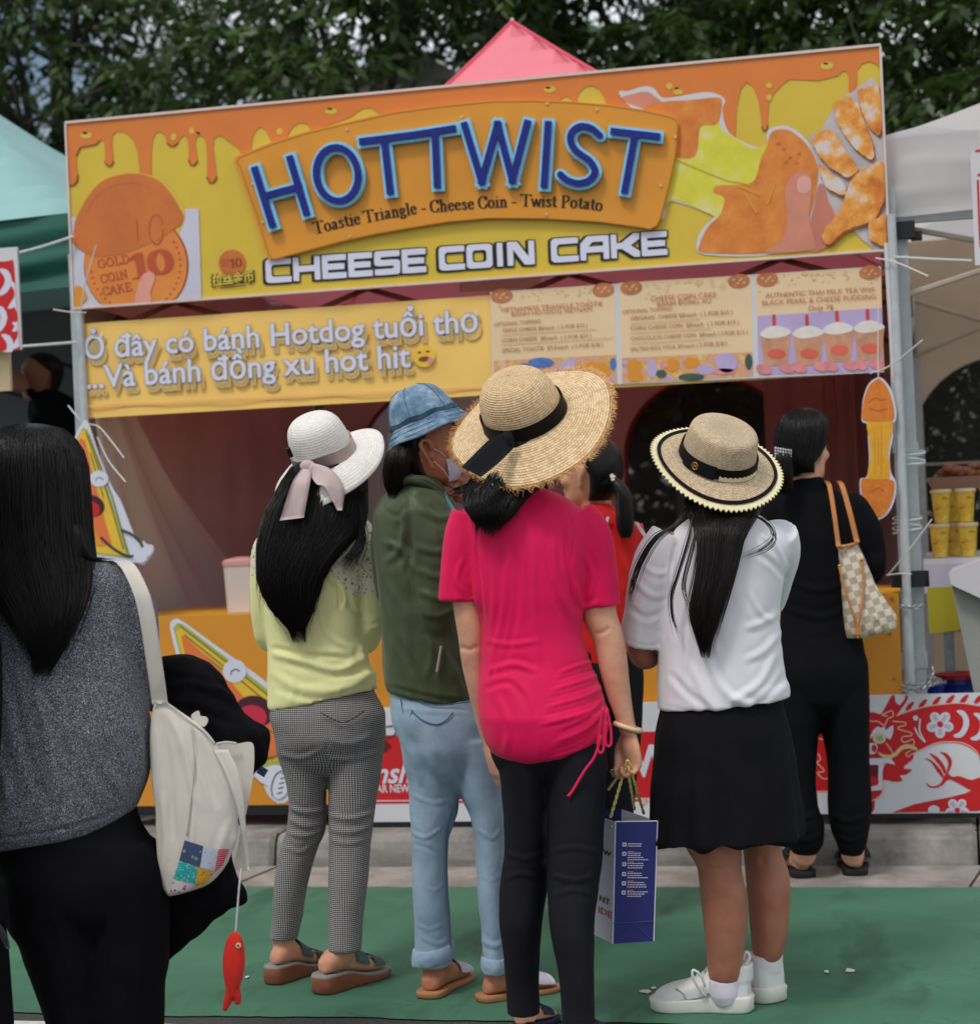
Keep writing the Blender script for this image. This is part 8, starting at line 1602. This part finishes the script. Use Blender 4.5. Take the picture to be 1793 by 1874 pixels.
mb.tube([cb_+n_*.003+x_*.0085*math.cos(a)+ax[2]*.0095*math.sin(a) for a in np.linspace(0, 6.283, 25)], .0013, 6, cap=False); mb.tube([cb_+n_*.003+x_*q*.005+ax[2]*r_*.005 for q, r_ in ((-1, -1), (-1, 1), (0, -.2), (1, 1), (1, -1))], .0011, 5); mb.tube([cb_+n_*.003+x_*q*.005-ax[2]*r_*.004 for q, r_ in ((-1, 1), (0, -.3), (1, 1))], .0009, 5); mb.build('badge', M_gold_m, ho, True)

# ------------------------------------------------------------------ the woman in black at the counter
p = Fig('woman in a black sweater and cuffed trousers with a silver hair clip and black slides', 1520, 1608)
tor = [(872,1452,1502,0,.05),(890,1440,1518,0,.062),(908,1424,1546,0,.08),(935,1410,1572,0,.095),(985,1414,1580,0,.11),(1060,1428,1572,0,.112),(1120,1428,1562,0,.11),(1165,1424,1572,0,.12),(1190,1422,1580,0,.125)]
aR = [(1560,930,0,30),(1584,970,0,30),(1594,1010,0,27),(1596,1040,.0,24),(1584,1050,.1,22),(1566,1020,.3,17)]; aL = [(1424,930,0,30),(1408,980,.02,28),(1408,1040,.05,24),(1430,1060,.2,19),(1450,1040,.32,16)]
M_blackk = fabric('black_knit', lin(17, 17, 20), rough=.85, var=.12, soft=.1)
fuse('sweater', [loft(p.srows(tor, m=5)), p.limb(aR), p.limb(aL)], M_blackk, p.root, .007, 5, folds([([(1560,960),(1570,1010),(1590,1040)], 6, .006), ([(1440,1060),(1500,1080),(1560,1060)], 8, .005), ([(1430,1110),(1500,1130),(1560,1110)], 8, .005)]))
hip = [(1130,1428,1566,0,.105),(1180,1420,1580,0,.125),(1230,1414,1588,-.005,.135),(1278,1412,1588,0,.126),(1302,1432,1572,0,.09),(1314,1460,1544,0,.05)]
lgL = [(1240,1414,1512,0,.10),(1270,1412,1509,0,.12),(1312,1412,1503,0,.115),(1340,1412,1498,0,.11),(1424,1414,1492,0,.10),(1470,1418,1496,0,.095),(1510,1428,1507,0,.09),(1540,1438,1506,0,.078),(1562,1450,1494,0,.055)]
lgR = [(1240,1488,1586,0,.10),(1270,1492,1588,0,.12),(1312,1499,1590,0,.115),(1340,1504,1590,0,.11),(1412,1514,1592,0,.10),(1470,1514,1594,0,.096),(1510,1520,1592,0,.09),(1540,1530,1586,0,.076),(1564,1538,1577,0,.054)]
M_blackt = fabric('black_twill', lin(18, 18, 21), rough=.8, var=.12, soft=.1)
fuse('trousers', [loft(p.srows(hip, m=5)), skirtless_leg(lgL, p), skirtless_leg(lgR, p)], M_blackt, p.root, .007, 4, folds([([(1420,1490),(1460,1500),(1500,1486)], 6, .006), ([(1520,1490),(1555,1504),(1590,1488)], 6, .006), ([(1530,1530),(1560,1540),(1586,1528)], 5, .005), ([(1440,1530),(1470,1540),(1504,1526)], 5, .005)]))
hc = p.pt(1472, 822, 0); hf = FH*.8+RH*.6+UP*.02; HS = .95; eyes(p, hc, hf, s=HS); body = [loft(p.srows(tor[2:], m=3, k=.82)), loft(p.srows(hip, m=3, k=.85)), skirtless_leg(lgL, p, .8), skirtless_leg(lgR, p, .8), tube([p.pt(1476, 930, 0), p.pt(1475, 890, 0), p.pt(1473, 845, 0)], [.055, .052, .05], 16), loft(p.srows([(884,1452,1500,0,.05),(905,1436,1520,0,.07),(930,1424,1540,0,.085)], m=3, k=1.0)), p.limb(aR, k=.72), p.limb(aL, k=.72)]+head_pieces(hc, hf, s=HS)
body += hand_pieces(p.pt(1564, 1018, .31), FH*.8-RH*.2+UP*.3, UP, -1)+hand_pieces(p.pt(1452, 1038, .33), FH*.8+RH*.2+UP*.3, UP, 1)
SL = []
for hx, tx, dd, ax_ in ((1473, -.10, 0, 1472), (1566, .13, 0, 1560)):
    A = p.pt(hx, 1608, .0); A[2] = 0; B = A+(FH*.97+RH*tx)*.242; body += foot_pieces(A+(B-A)*.05, B-(B-A)*.02, .026, .02)[0]+[tube(cr_interp([p.pt(ax_, 1545, 0), p.pt(ax_, 1566, 0), A+(B-A)*.24+UP*.085], 4), np.linspace(.042, .037, 9), 14)]; SL.append((A, B))
fuse('body', body, SK_LIGHT, p.root, .0065, 5)
M_slide = mat('black_foam', lin(30, 32, 36), .6, .08, 30)
for A, B in SL: so = sole(A, B, 0, 0, .030, .022, M_slide, 'slide', p.root, 1.22, ext=.014); strap(A, B, .38, .80, .026, .02, M_slide, 'strap', so, thick=.014, wscale=1.12, hscale=1.1)
hr = [(747,1460,1486,.0,.03),(756,1440,1502,.0,.07),(778,1424,1514,-.005,.105),(806,1419,1512,-.01,.113),(832,1422,1500,-.015,.108),(850,1430,1486,-.03,.092),(864,1438,1468,-.04,.065),(872,1444,1458,-.04,.04)]
hair(p, 'hair', p.srows(hr, m=4, n=32), HAIR, p.root, 900, tip=(.8, 1.0), out=.0012, seed=31, pieces=[scalp(hc, hf, s=HS, grow=1.08)])
hair(p, 'ponytail', p.srows([(822,1420,1440,-.10,.018),(838,1420,1446,-.115,.026),(865,1420,1448,-.12,.03),(890,1422,1448,-.12,.026),(906,1428,1442,-.12,.014)], m=4, n=20), HAIR_B, p.root, 300, seed=32)
mb = MB(); rg = np.random.default_rng(2); M_crys = mat('silver_crystal', lin(220, 220, 224), .15, .15, 60, metal=.6)
for i in range(7):
    for j in range(4): mb.add(*ellipsoid(p.pt(1419+i*4.6, 820+j*5.2+i*.8, -.135+.004*abs(i-3)), np.array([RR*.0042, FH*.004, UU*.0045]), 7, 5))
mb.build('hair_clip', M_crys, p.root)
# her chequered shoulder bag
sb = thing('shoulder_bag', 'cream and beige chequered shoulder bag with tan handles on the black sweater', 'bag', p.pt(1585, 1170, -.06))
t = NT('chequered_canvas'); sp = t.n('SeparateXYZ', {0: t.attr('pat')}); a_ = t.math('LESS_THAN', t.math('FRACT', (sp, 'X')), .5); b_ = t.math('LESS_THAN', t.math('FRACT', (sp, 'Y')), .5); x_ = t.math('ABSOLUTE', t.math('SUBTRACT', a_, b_)); nn_ = t.noise(t.coord(), 400, 2)
t.set('Base Color', t.mix(t.math('MULTIPLY', nn_, .2), t.mix(x_, lin(226, 214, 194), lin(184, 168, 146)), lin(120, 110, 96))); t.set('Roughness', .5); t.bump(nn_, .2, .001); M_cheq = t.m
fr = [p.pt(1532, 1003, -.135), p.pt(1568, 995, -.125), p.pt(1590, 1040, -.12), p.pt(1610, 1088, -.12), p.pt(1641, 1130, -.12), p.pt(1637, 1150, -.12), p.pt(1583, 1168, -.13), p.pt(1547, 1167, -.14), p.pt(1541, 1100, -.14), p.pt(1536, 1040, -.14)]
bagrows = [(997,1532,1569,-.10,.02),(1030,1535,1585,-.10,.036),(1070,1538,1602,-.10,.048),(1100,1541,1620,-.10,.055),(1130,1544,1640,-.10,.06),(1150,1546,1638,-.10,.058),(1160,1547,1612,-.10,.05),(1168,1548,1584,-.10,.03)]
def bag_pat(W, no): P = proj(W); u = ((P[:, 0]-1532)*.94-(P[:, 1]-1000)*.33)/27; v = ((P[:, 0]-1532)*.33+(P[:, 1]-1000)*.94)/25; return np.stack([u, v, u*0], 1)
fuse('bag_body', [loft(p.srows(bagrows, m=5, n=36, e=2.8))], M_cheq, sb, .005, 3, folds([([(1590,1120),(1612,1140),(1600,1164)], 6, .006), ([(1560,1060),(1580,1100),(1590,1130)], 7, -.004)]), attr={'pat': bag_pat})
M_tanl = mat('tan_leather', lin(196, 128, 70), .45, .08, 30)
MB().tube(cr_interp([p.pt(1532, 1002, -.125), p.pt(1550, 999, -.135), p.pt(1569, 994, -.12)], 4), .006, 7).build('rim', M_tanl, sb, True)
ribbon_strip([p.pt(1512, 880, -.03), p.pt(1518, 892, -.09), p.pt(1526, 940, -.125), p.pt(1534, 1000, -.14)], [RR*.008]*4, M_tanl, 'handle', sb); ribbon_strip([p.pt(1534, 880, -.02), p.pt(1541, 890, -.085), p.pt(1554, 935, -.12), p.pt(1568, 992, -.13)], [RR*.009]*4, M_tanl, 'handle', sb)
for pl in ([(1535,1034,-.15),(1546,1080,-.165),(1560,1120,-.172),(1569,1152,-.168)], [(1577,1022,-.14),(1580,1070,-.155),(1575,1120,-.17),(1571,1150,-.168)]): MB().tube(cr_interp([p.pt(*q) for q in pl], 6), .0042, 7).build('drawstring', M_tanl, sb, True)
MB().box(p.pt(1570, 1154, -.168), (.010, .006, .014)).build('toggle', M_tanl, sb); MB().add(*ellipsoid(p.pt(1577, 1024, -.142), np.eye(3)*.007, 8, 6)).add(*ellipsoid(p.pt(1536, 1036, -.15), np.eye(3)*.007, 8, 6)).add(*ellipsoid(p.pt(1569, 1166, -.165), np.eye(3)*.006, 8, 6)).build('clasp', mat('brass_ring', lin(206, 168, 96), .3, .05, metal=.8), sb, True)
# ------------------------------------------------------------------ the woman in the grey sweater, nearest on the left
p = Fig('woman with long dark hair in a speckled grey sweater and wide black trousers', 110, 0, D=4.4)
tor = [(1012,30,140,.0,.06),(1035,-50,208,0,.08),(1060,-92,240,0,.10),(1120,-110,254,0,.122),(1230,-116,264,0,.14),(1330,-118,276,0,.152)]
hem = [(-118,1345,277,1320,0,.153),(-114,1450,276,1400,0,.156),(-100,1510,262,1452,0,.154),(-84,1540,248,1484,0,.148),(-70,1556,236,1506,0,.14)]
sR = [(215,1075,0,40),(250,1115,.0,36),(260,1180,.0,32),(268,1240,.03,30),(290,1280,.12,27),(330,1275,.28,24)]; sL = [(-80,1075,0,40),(-112,1120,.0,38),(-124,1200,.0,34),(-128,1290,.02,30),(-120,1380,.06,26),(-112,1440,.1,22)]
t = NT('heather_knit'); c = t.coord(); n1 = t.noise(c, 430, 2, .85); n2 = t.noise(c, 9, 4); n3 = t.noise(c, 28, 4); n4 = t.noise(c, 1100, 1)
cc = t.ramp(n1, [(.37, lin(18, 19, 24)), (.48, lin(70, 72, 80)), (.56, lin(112, 114, 124)), (.65, lin(226, 226, 236))]); t.set('Base Color', t.mix(t.math('MULTIPLY', n2, .35), cc, lin(70, 72, 80))); t.set('Roughness', .9); t.set('Sheen Weight', .15); b1 = t.n('Bump', {'Height': n3, 'Strength': .4, 'Distance': .008}); b2 = t.n('Bump', {'Height': n1, 'Strength': .5, 'Distance': .002, 'Normal': (b1, 'Normal')}); t.t.links.new(b2.outputs['Normal'], t.b.inputs['Normal']); M_heather = t.m
gf = folds([([(60,1250),(90,1360),(110,1470)], 14, .008), ([(20,1240),(50,1380),(90,1480)], 12, -.008), ([(160,1330),(190,1400),(230,1460)], 12, .008), ([(120,1340),(140,1420),(180,1490)], 12, -.007), ([(230,1280),(250,1340),(262,1400)], 10, .006), ([(-40,1300),(0,1400),(20,1500)], 12, .008), ([(190,1100),(215,1180),(236,1260)], 14, .006), ([(-60,1534),(40,1530),(150,1508),(240,1476)], 4.5, -.008), ([(240,1050),(236,1090),(250,1130)], 4, -.006), ([(130,1180),(150,1260),(150,1320)], 14, .005)], crumple=.0012, soft=.005, ss=6)
sw = fuse('sweater', [loft(p.srows(tor, m=5)+p.rows(hem, m=4)), p.limb(sR), p.limb(sL)], M_heather, p.root, .0065, 5, gf)
hipL = [(1440,-100,262,0,.13),(1530,-85,292,0,.15),(1600,-60,304,0,.155),(1660,-40,306,0,.15)]
lgL = [(1540,30,185,-.01,.12),(1600,6,194,-.02,.14),(1690,15,196,-.02,.13),(1720,36,198,-.02,.128),(1760,48,200,-.02,.125),(1802,63,200,-.02,.122),(1867,86,204,-.02,.118),(1960,104,206,-.02,.112),(2026,110,206,-.02,.11)]; lgR = [(1540,140,285,.0,.12),(1600,146,306,.0,.14),(1690,160,309,0,.13),(1762,168,309,0,.125),(1800,172,303,.0,.122),(1874,176,299,.0,.118),(1960,182,294,0,.112),(2020,184,290,0,.11)]
M_wide = fabric('black_wool', lin(15, 15, 18), rough=.9, var=.15, soft=.12)
hipL = [(1440,-50,240,0,.11),(1500,-40,255,0,.125),(1560,-16,290,0,.138),(1604,4,304,0,.15),(1650,8,306,0,.145),(1690,24,300,0,.118),(1725,60,270,0,.085),(1745,100,230,0,.05)]
fuse('trousers', [loft(p.srows(hipL, m=5)), skirtless_leg(lgL, p), skirtless_leg(lgR, p)], M_wide, p.root, .008, 4, folds([([(190,1650),(194,1760),(198,1874)], 7, -.006), ([(90,1640),(120,1740),(150,1874)], 12, .006), ([(250,1640),(256,1760),(250,1874)], 12, .006)]))
hc = p.pt(60, 898, 0); hf = FH*.97-RH*.2; eyes(p, hc, hf); body = [loft(p.srows(tor, m=3, k=.8)), loft(p.srows(hipL, m=3, k=.8)), skirtless_leg(lgL, p, .7), skirtless_leg(lgR, p, .7), tube([p.pt(70, 1060, 0), p.pt(66, 1000, 0), p.pt(62, 940, 0)], [.056, .054, .053], 16), p.limb(sR, k=.72), p.limb(sL, k=.72)]+head_pieces(hc, hf)
body += hand_pieces(p.pt(332, 1274, .30), FH*.4+RH*.9, UP, -1, .5)+hand_pieces(p.pt(-112, 1445, .1), -UP, -RH*.8-FH*.5, 1, .4)
FT = []
for px, dd in ((150, -.02), (236, 0)):
    A = p.pt(px, 1900, dd-.02); A[2] = 0; B = A+(FH*.98+RH*.05)*.24; body += foot_pieces(A, B, .02, .016)[0]+[tube([p.pt(px, 1960, dd), A+(B-A)*.22+UP*.06], [.045, .038], 14)]; FT.append((A, B))
fuse('body', body, SK_LIGHT, p.root, .008, 5)
for A, B in FT: so = sole(A, B, 0, 0, .024, .02, M_blackp, 'shoe', p.root, 1.1); fuse('shoe_upper', foot_pieces(A, B, .012, .01, width=1.12)[0], M_blackp, so, .006, 3)
hr = [(776,38,78,.0,.03),(783,12,104,.0,.066),(800,-14,124,0,.095),(830,-34,142,0,.118),(870,-44,151,-.005,.128),(930,-48,155,-.01,.13),(1000,-46,160,-.03,.125),(1050,-34,168,-.06,.105),(1085,-16,162,-.09,.085),(1120,12,148,-.115,.062),(1160,40,130,-.13,.045),(1195,58,110,-.135,.03),(1222,70,90,-.14,.014)]
ex = []; rg = np.random.default_rng(41)
for k in range(60):
    e = rg.normal(0, 4, 2); ex.append(([p.pt(140+e[0], 960, -.13), p.pt(150+e[0], 1005+e[1], -.15), p.pt(166+e[0], 1022+e[1]*.5, -.14), p.pt(196+e[0]*3, 1026+e[1]*.8, -.11)], .0009))
for k in range(40):
    x = rg.uniform(-40, 150); e = rg.normal(0, 6, 2); ex.append(([p.pt(56+e[0], 778, -.02), p.pt(x*.6+24, 800, -.09), p.pt(x, 850+e[1], -.12), p.pt(x+e[0], 930, -.135)], .0009))
hair(p, 'hair', p.srows(hr, m=4, n=44), HAIR, p.root, 2600, tip=(.80, 1.04), width=.0011, seed=42, extra=ex, out=.005)
# jacket over her arm
jt = thing('fleece_jacket', 'black fleece jacket draped over the forearm behind the canvas tote', 'jacket', p.pt(380, 1660, .12))
M_fleece = fabric('black_fleece', lin(16, 16, 19), rough=.95, weave=260, wb=.8, var=.25, vs=60, sheen=.3)
JD = .12; dr = [(1200,296,352,JD,.05),(1216,288,384,JD,.07),(1250,284,412,JD,.08),(1300,282,440,JD,.085),(1345,282,494,JD,.085),(1385,284,490,JD,.08),(1412,286,470,JD,.07),(1470,288,436,JD,.07),(1560,288,424,JD,.068),(1600,290,432,JD,.066),(1636,292,453,JD,.062),(1652,292,452,JD,.06),(1664,294,420,JD,.055),(1684,296,392,JD,.05),(1712,300,364,JD,.045),(1740,304,328,JD,.035),(1758,306,314,JD,.02)]
fuse('jacket_body', [loft(p.srows(dr, m=5))], M_fleece, jt, .007, 4, folds([([(300,1262),(350,1250),(410,1270),(440,1300)], 10, .010), ([(300,1290),(360,1300),(440,1330)], 10, -.008), ([(320,1230),(370,1236),(400,1250)], 8, .006), ([(430,1310),(470,1350),(480,1400)], 9, .006)], crumple=.003, cs=40))
MB().box(p.pt(480, 1412, .10), (.011, .002, .010), [RR*.8-UU*.5, FH, UU*.8+RR*.5]).build('label_tab', mat('navy_tab', lin(52, 70, 106), .6, .05), jt)
# canvas tote on her shoulder
tt = thing('tote_bag', 'cream canvas tote with a patchwork corner on the grey sweater woman\'s shoulder', 'bag', p.pt(350, 1640, -.02))
M_canvas = fabric('cream_canvas', lin(214, 208, 196), rough=.85, weave=420, wb=.35, var=.03, soft=.1)
tr_ = [(1284,281,305,-.03,.012),(1305,278,334,-.03,.018),(1332,275,372,-.03,.024),(1362,274,396,-.03,.028),(1401,277,414,-.03,.031),(1440,280,430,-.03,.034),(1484,284,438,-.03,.036),(1530,285,436,-.03,.036),(1560,286,424,-.03,.034),(1590,288,408,-.03,.030),(1615,293,386,-.03,.023),(1632,301,347,-.03,.016),(1640,307,316,-.03,.008)]
fuse('tote_body', [loft(p.srows(tr_, m=6, n=44, e=2.0))], M_canvas, tt, .0045, 3, folds([([(310,1300),(338,1380),(356,1470)], 9, .007), ([(296,1310),(310,1420),(316,1540)], 10, -.007), ([(334,1310),(372,1400),(400,1480)], 9, -.006), ([(356,1320),(398,1400),(424,1470)], 8, .005), ([(356,1480),(352,1540),(344,1600)], 5, .003), ([(300,1450),(304,1540),(300,1600)], 9, .006), ([(420,1500),(400,1560),(370,1610)], 9, .004)], crumple=.001, soft=.003))
ribbon_strip([p.pt(194, 1040, .09), p.pt(214, 1026, .02), p.pt(234, 1036, -.052), p.pt(256, 1078, -.085), p.pt(268, 1120, -.088), p.pt(277, 1175, -.08), p.pt(286, 1236, -.065), p.pt(293, 1288, -.045)], [RR*.0175]*8, M_canvas, 'strap', tt, thick=.003)
M_seam = mat('canvas_seam', lin(182, 176, 164), .9, .05)
on_shape(p, tr_, [(306,1290),(336,1312),(372,1340),(394,1364)], .0016, M_seam, 'seam', tt, .004); on_shape(p, tr_, [(350,1330),(356,1400),(348,1480),(342,1530)], .0013, M_seam, 'seam', tt, .0035)
MB().box(p.pt(293, 1284, -.048), (.0145, .003, .003), [RR, FH, UU]).build('seam', M_seam, tt)
V, F = prism(cr_interp([p.pt(x, y, -.02) for x, y in ((350,1313),(354,1305),(363,1302),(366,1311),(376,1313),(380,1320),(374,1330),(364,1326))], 3, True), -FH, .01); mesh_obj('tie_ruffle', V, F, M_canvas, tt)
def flap(pts, dd, name='flap', th_=.004, sm=3): V, F = prism([p.pt(x, y, dd) for x, y in cr_interp(np.array(pts, float), sm, True)], -FH, th_); return mesh_obj(name, V, F, M_canvas, tt)
flap([(396,1363),(430,1362),(459,1359),(465,1376),(463,1420),(456,1462),(447,1500),(440,1500),(434,1450),(414,1400)], .0); flap([(444,1505),(452,1545),(455,1590),(440,1594),(429,1585),(436,1545)], -.0)
ribbon_strip([p.pt(404, 1372, -.05), p.pt(424, 1412, -.055), p.pt(438, 1462, -.055), p.pt(445, 1512, -.045), p.pt(451, 1556, -.03), p.pt(455, 1592, -.02)], [RR*.016, RR*.015, RR*.010, RR*.006, RR*.004, RR*.002], M_canvas, 'strap', tt)
MB().tube(cr_interp([p.pt(396, 1362, -.02), p.pt(414, 1359, -.02), p.pt(432, 1361, -.015)], 8), .003, 6).build('zip', mat('zip_teeth', lin(190, 190, 188), .4, .4, 900), tt)
def pm(name, base, spots, sc, th_): 
    t = NT(name); vo = t.n('TexVoronoi', {'Vector': t.coord(), 'Scale': sc}); t.set('Base Color', t.mix(t.math('LESS_THAN', (vo, 'Distance'), th_), base, spots)); t.set('Roughness', .85); return t.m
t = NT('striped_patch'); wv = t.n('TexWave', {'Vector': t.coord('Object', (1, 1, 1)), 'Scale': 62.0}, bands_direction='Z'); t.set('Base Color', t.ramp((wv, 'Fac'), [(0, lin(202, 40, 60)), (.6, lin(220, 150, 160))], True)); M_strp = t.m
for quad_, m in (([(338,1538),(372,1549),(365,1587),(328,1575)], pm('navy_patch', lin(62, 78, 116), lin(150, 150, 90), 70, .28)), ([(372,1550),(400,1555),(393,1595),(366,1588)], pm('pale_blue_patch', lin(190, 200, 214), lin(206, 120, 140), 110, .22)), ([(400,1555),(420,1554),(408,1584),(392,1597)], M_strp),
    ([(328,1576),(361,1588),(358,1618),(317,1609)], pm('teal_patch', lin(40, 172, 166), lin(214, 228, 224), 190, .25)), ([(362,1588),(392,1597),(378,1616),(357,1626)], pm('yellow_patch', lin(228, 172, 50), lin(120, 110, 60), 90, .2)), ([(317,1610),(356,1620),(346,1631),(311,1636)], pm('white_patch', lin(222, 214, 220), lin(196, 60, 70), 80, .3))):
    patch(p, tr_, quad_, m, 'patch', tt, lift=.004)
# red fish charm
fs = thing('fish_charm', 'red felt fish charm with a button eye hanging from the canvas tote', 'charm', p.pt(427, 1850, -.03)); M_fish = fabric('red_felt', lin(206, 44, 34), weave=500, wb=.4, soft=.1)
bd = [(1706,425,434,-.03,.006),(1714,418,441,-.03,.013),(1729,412,446,-.03,.018),(1745,408.5,448,-.03,.021),(1762,407,448.5,-.03,.022),(1780,408,446.5,-.03,.021),(1797,410.5,442.5,-.03,.018),(1813,413,437.5,-.03,.014),(1824,414,438,-.03,.011)]
fuse('fish_body', [loft(p.srows(bd, m=5, n=24)), p.limb([(423,1812,-.03,10),(418,1828,-.03,8.5),(412,1846,-.03,5.5)]), p.limb([(431,1812,-.03,9),(434,1824,-.03,8),(435,1834,-.03,6.5)])], M_fish, fs, .0025, 3)
th = np.linspace(0, 6.283, 17); e_ = p.pt(436, 1731, -.052); MB().tube([e_+FH*.0035, e_-FH*.0015], .0058, 14).build('button_eye', mat('button_cream', lin(220, 196, 140), .4, .05), fs); MB().tube([e_-FH*.0018, e_-FH*.003], .0024, 10).build('button_centre', M_black, fs)
MB().tube(cr_interp([p.pt(441, 1590, -.02), p.pt(438, 1620, -.03), p.pt(434, 1668, -.03), p.pt(431, 1708, -.03)], 5), .0022, 6).build('string', M_rope, fs, True)

# ------------------------------------------------------------------ someone in black at the very edge
p = Fig('person in black clothes cut off at the far left edge', -120, 0, D=4.15)
tor = [(1020,-170,-70,0,.06),(1050,-270,20-40,0,.1),(1150,-300,-30,0,.125),(1300,-300,-24,0,.13),(1450,-296,-20,0,.14),(1600,-290,-8,0,.145),(1660,-286,10,0,.145),(1692,-280,10,0,.14)]
fuse('jacket', [loft(p.srows(tor, m=5)), p.limb([(-60,1080,0,44),(-36,1180,0,38),(-28,1320,.02,32),(-30,1440,.05,26)]), p.limb([(-260,1080,0,44),(-296,1200,0,38),(-304,1340,0,32),(-300,1440,.05,26)])], M_blackk, p.root, .008, 4)
ribbon_strip([p.pt(-10, 1690, -.14), p.pt(6, 1712, -.14), p.pt(15, 1736, -.14)], [RR*.01, RR*.008, RR*.004], M_blackp, 'strap_end', p.root)
lgR = [(1640,-130,-2,0,.13),(1740,-126,12,0,.12),(1820,-110,18,0,.115),(1900,-96,24,0,.1),(1990,-90,26,0,.09),(2040,-86,26,0,.085)]; lgL = [(1640,-280,-110,0,.13),(1800,-270,-120,0,.12),(1980,-260,-140,0,.1),(2040,-250,-150,0,.09)]
fuse('trousers', [skirtless_leg(lgR, p), skirtless_leg(lgL, p)], M_wide, p.root, .009, 4)
hc = p.pt(-120, 880, 0); eyes(p, hc, FH); body = [loft(p.srows(tor, m=3, k=.8)), skirtless_leg(lgR, p, .8), skirtless_leg(lgL, p, .8), tube([p.pt(-120, 1060, 0), p.pt(-120, 930, 0)], [.056, .053], 14)]+head_pieces(hc, FH)+hand_pieces(p.pt(-30, 1450, .05), -UP, RH, -1)+hand_pieces(p.pt(-300, 1450, .05), -UP, -RH, 1)
FT = []
for px in (-20, -190):
    A = p.pt(px, 1900, -.04); A[2] = 0; B = A+(FH*.95+RH*.25)*.25; body += foot_pieces(A, B, .02, .016)[0]; FT.append((A, B))
fuse('body', body, SK_MID, p.root, .008, 4)
for A, B in FT: so = sole(A, B, 0, 0, .026, .022, M_blackp, 'boot', p.root, 1.15); fuse('boot_upper', foot_pieces(A, B, .012, .01, width=1.18)[0]+[tube([A+(B-A)*.2+UP*.06, A+(B-A)*.2+UP*.22], [.05, .05], 14)], M_blackp, so, .007, 3)
hair(p, 'hair', p.srows([(776,-140,-100,0,.03),(800,-190,-50,0,.095),(860,-210,-32,-.005,.12),(930,-212,-30,-.01,.12),(990,-200,-40,-.02,.1)], m=4, n=30), HAIR, p.root, 300, seed=51)

# ------------------------------------------------------------------ a figure under the green marquee
p = Fig('dark clothed person reaching out in the shade under the green marquee', 100, 0, D=float((on_y(100, 700, 1.6)-CAM)@FH))
tor = [(712,72,100,0,.05),(722,58,122,0,.07),(745,60,140,0,.1),(800,62,142,0,.12),(880,60,142,0,.12)]
fuse('shirt', [loft(p.srows(tor, m=5)), p.limb([(66,735,0,13),(62,760,.0,12),(66,775,-.1,10)]), p.limb([(118,735,0,14),(136,770,0,13),(138,810,0,11)]), p.limb([(70,728,-.02,10),(58,720,-.1,8),(50,712,-.15,7)])], M_blackk, p.root, .009, 4)
hc = p.pt(76, 690, 0); hf = -RH*.9-FH*.3; eyes(p, hc, hf); body = [loft(p.srows(tor, m=3, k=.8)), tube([p.pt(86, 730, 0), p.pt(78, 700, 0)], [.05, .05], 12), loft(p.srows([(860,62,140,0,.11),(1000,64,136,0,.1),(1150,70,130,0,.08),(1320,76,120,0,.07)], m=3))]+head_pieces(hc, hf)+hand_pieces(p.pt(50, 711, -.15), -RH*.8+UP*.5, -FH, 1)+hand_pieces(p.pt(138, 812, 0), -UP, RH, -1)
fuse('body', body, SK_BROWN, p.root, .009, 4); fuse('trousers', [loft(p.srows([(850,60,142,0,.12),(1000,62,138,0,.11),(1150,68,132,0,.09),(1400,76,122,0,.08)], m=4))], M_blackt, p.root, .012, 3)
hair(p, 'hair', p.srows([(690,84,104,.02,.05),(702,86,104,.02,.05),(712,88,100,.02,.04)], m=3, n=24), HAIR_B, p.root, 60, seed=61, pieces=[scalp(hc, hf, grow=1.08)])
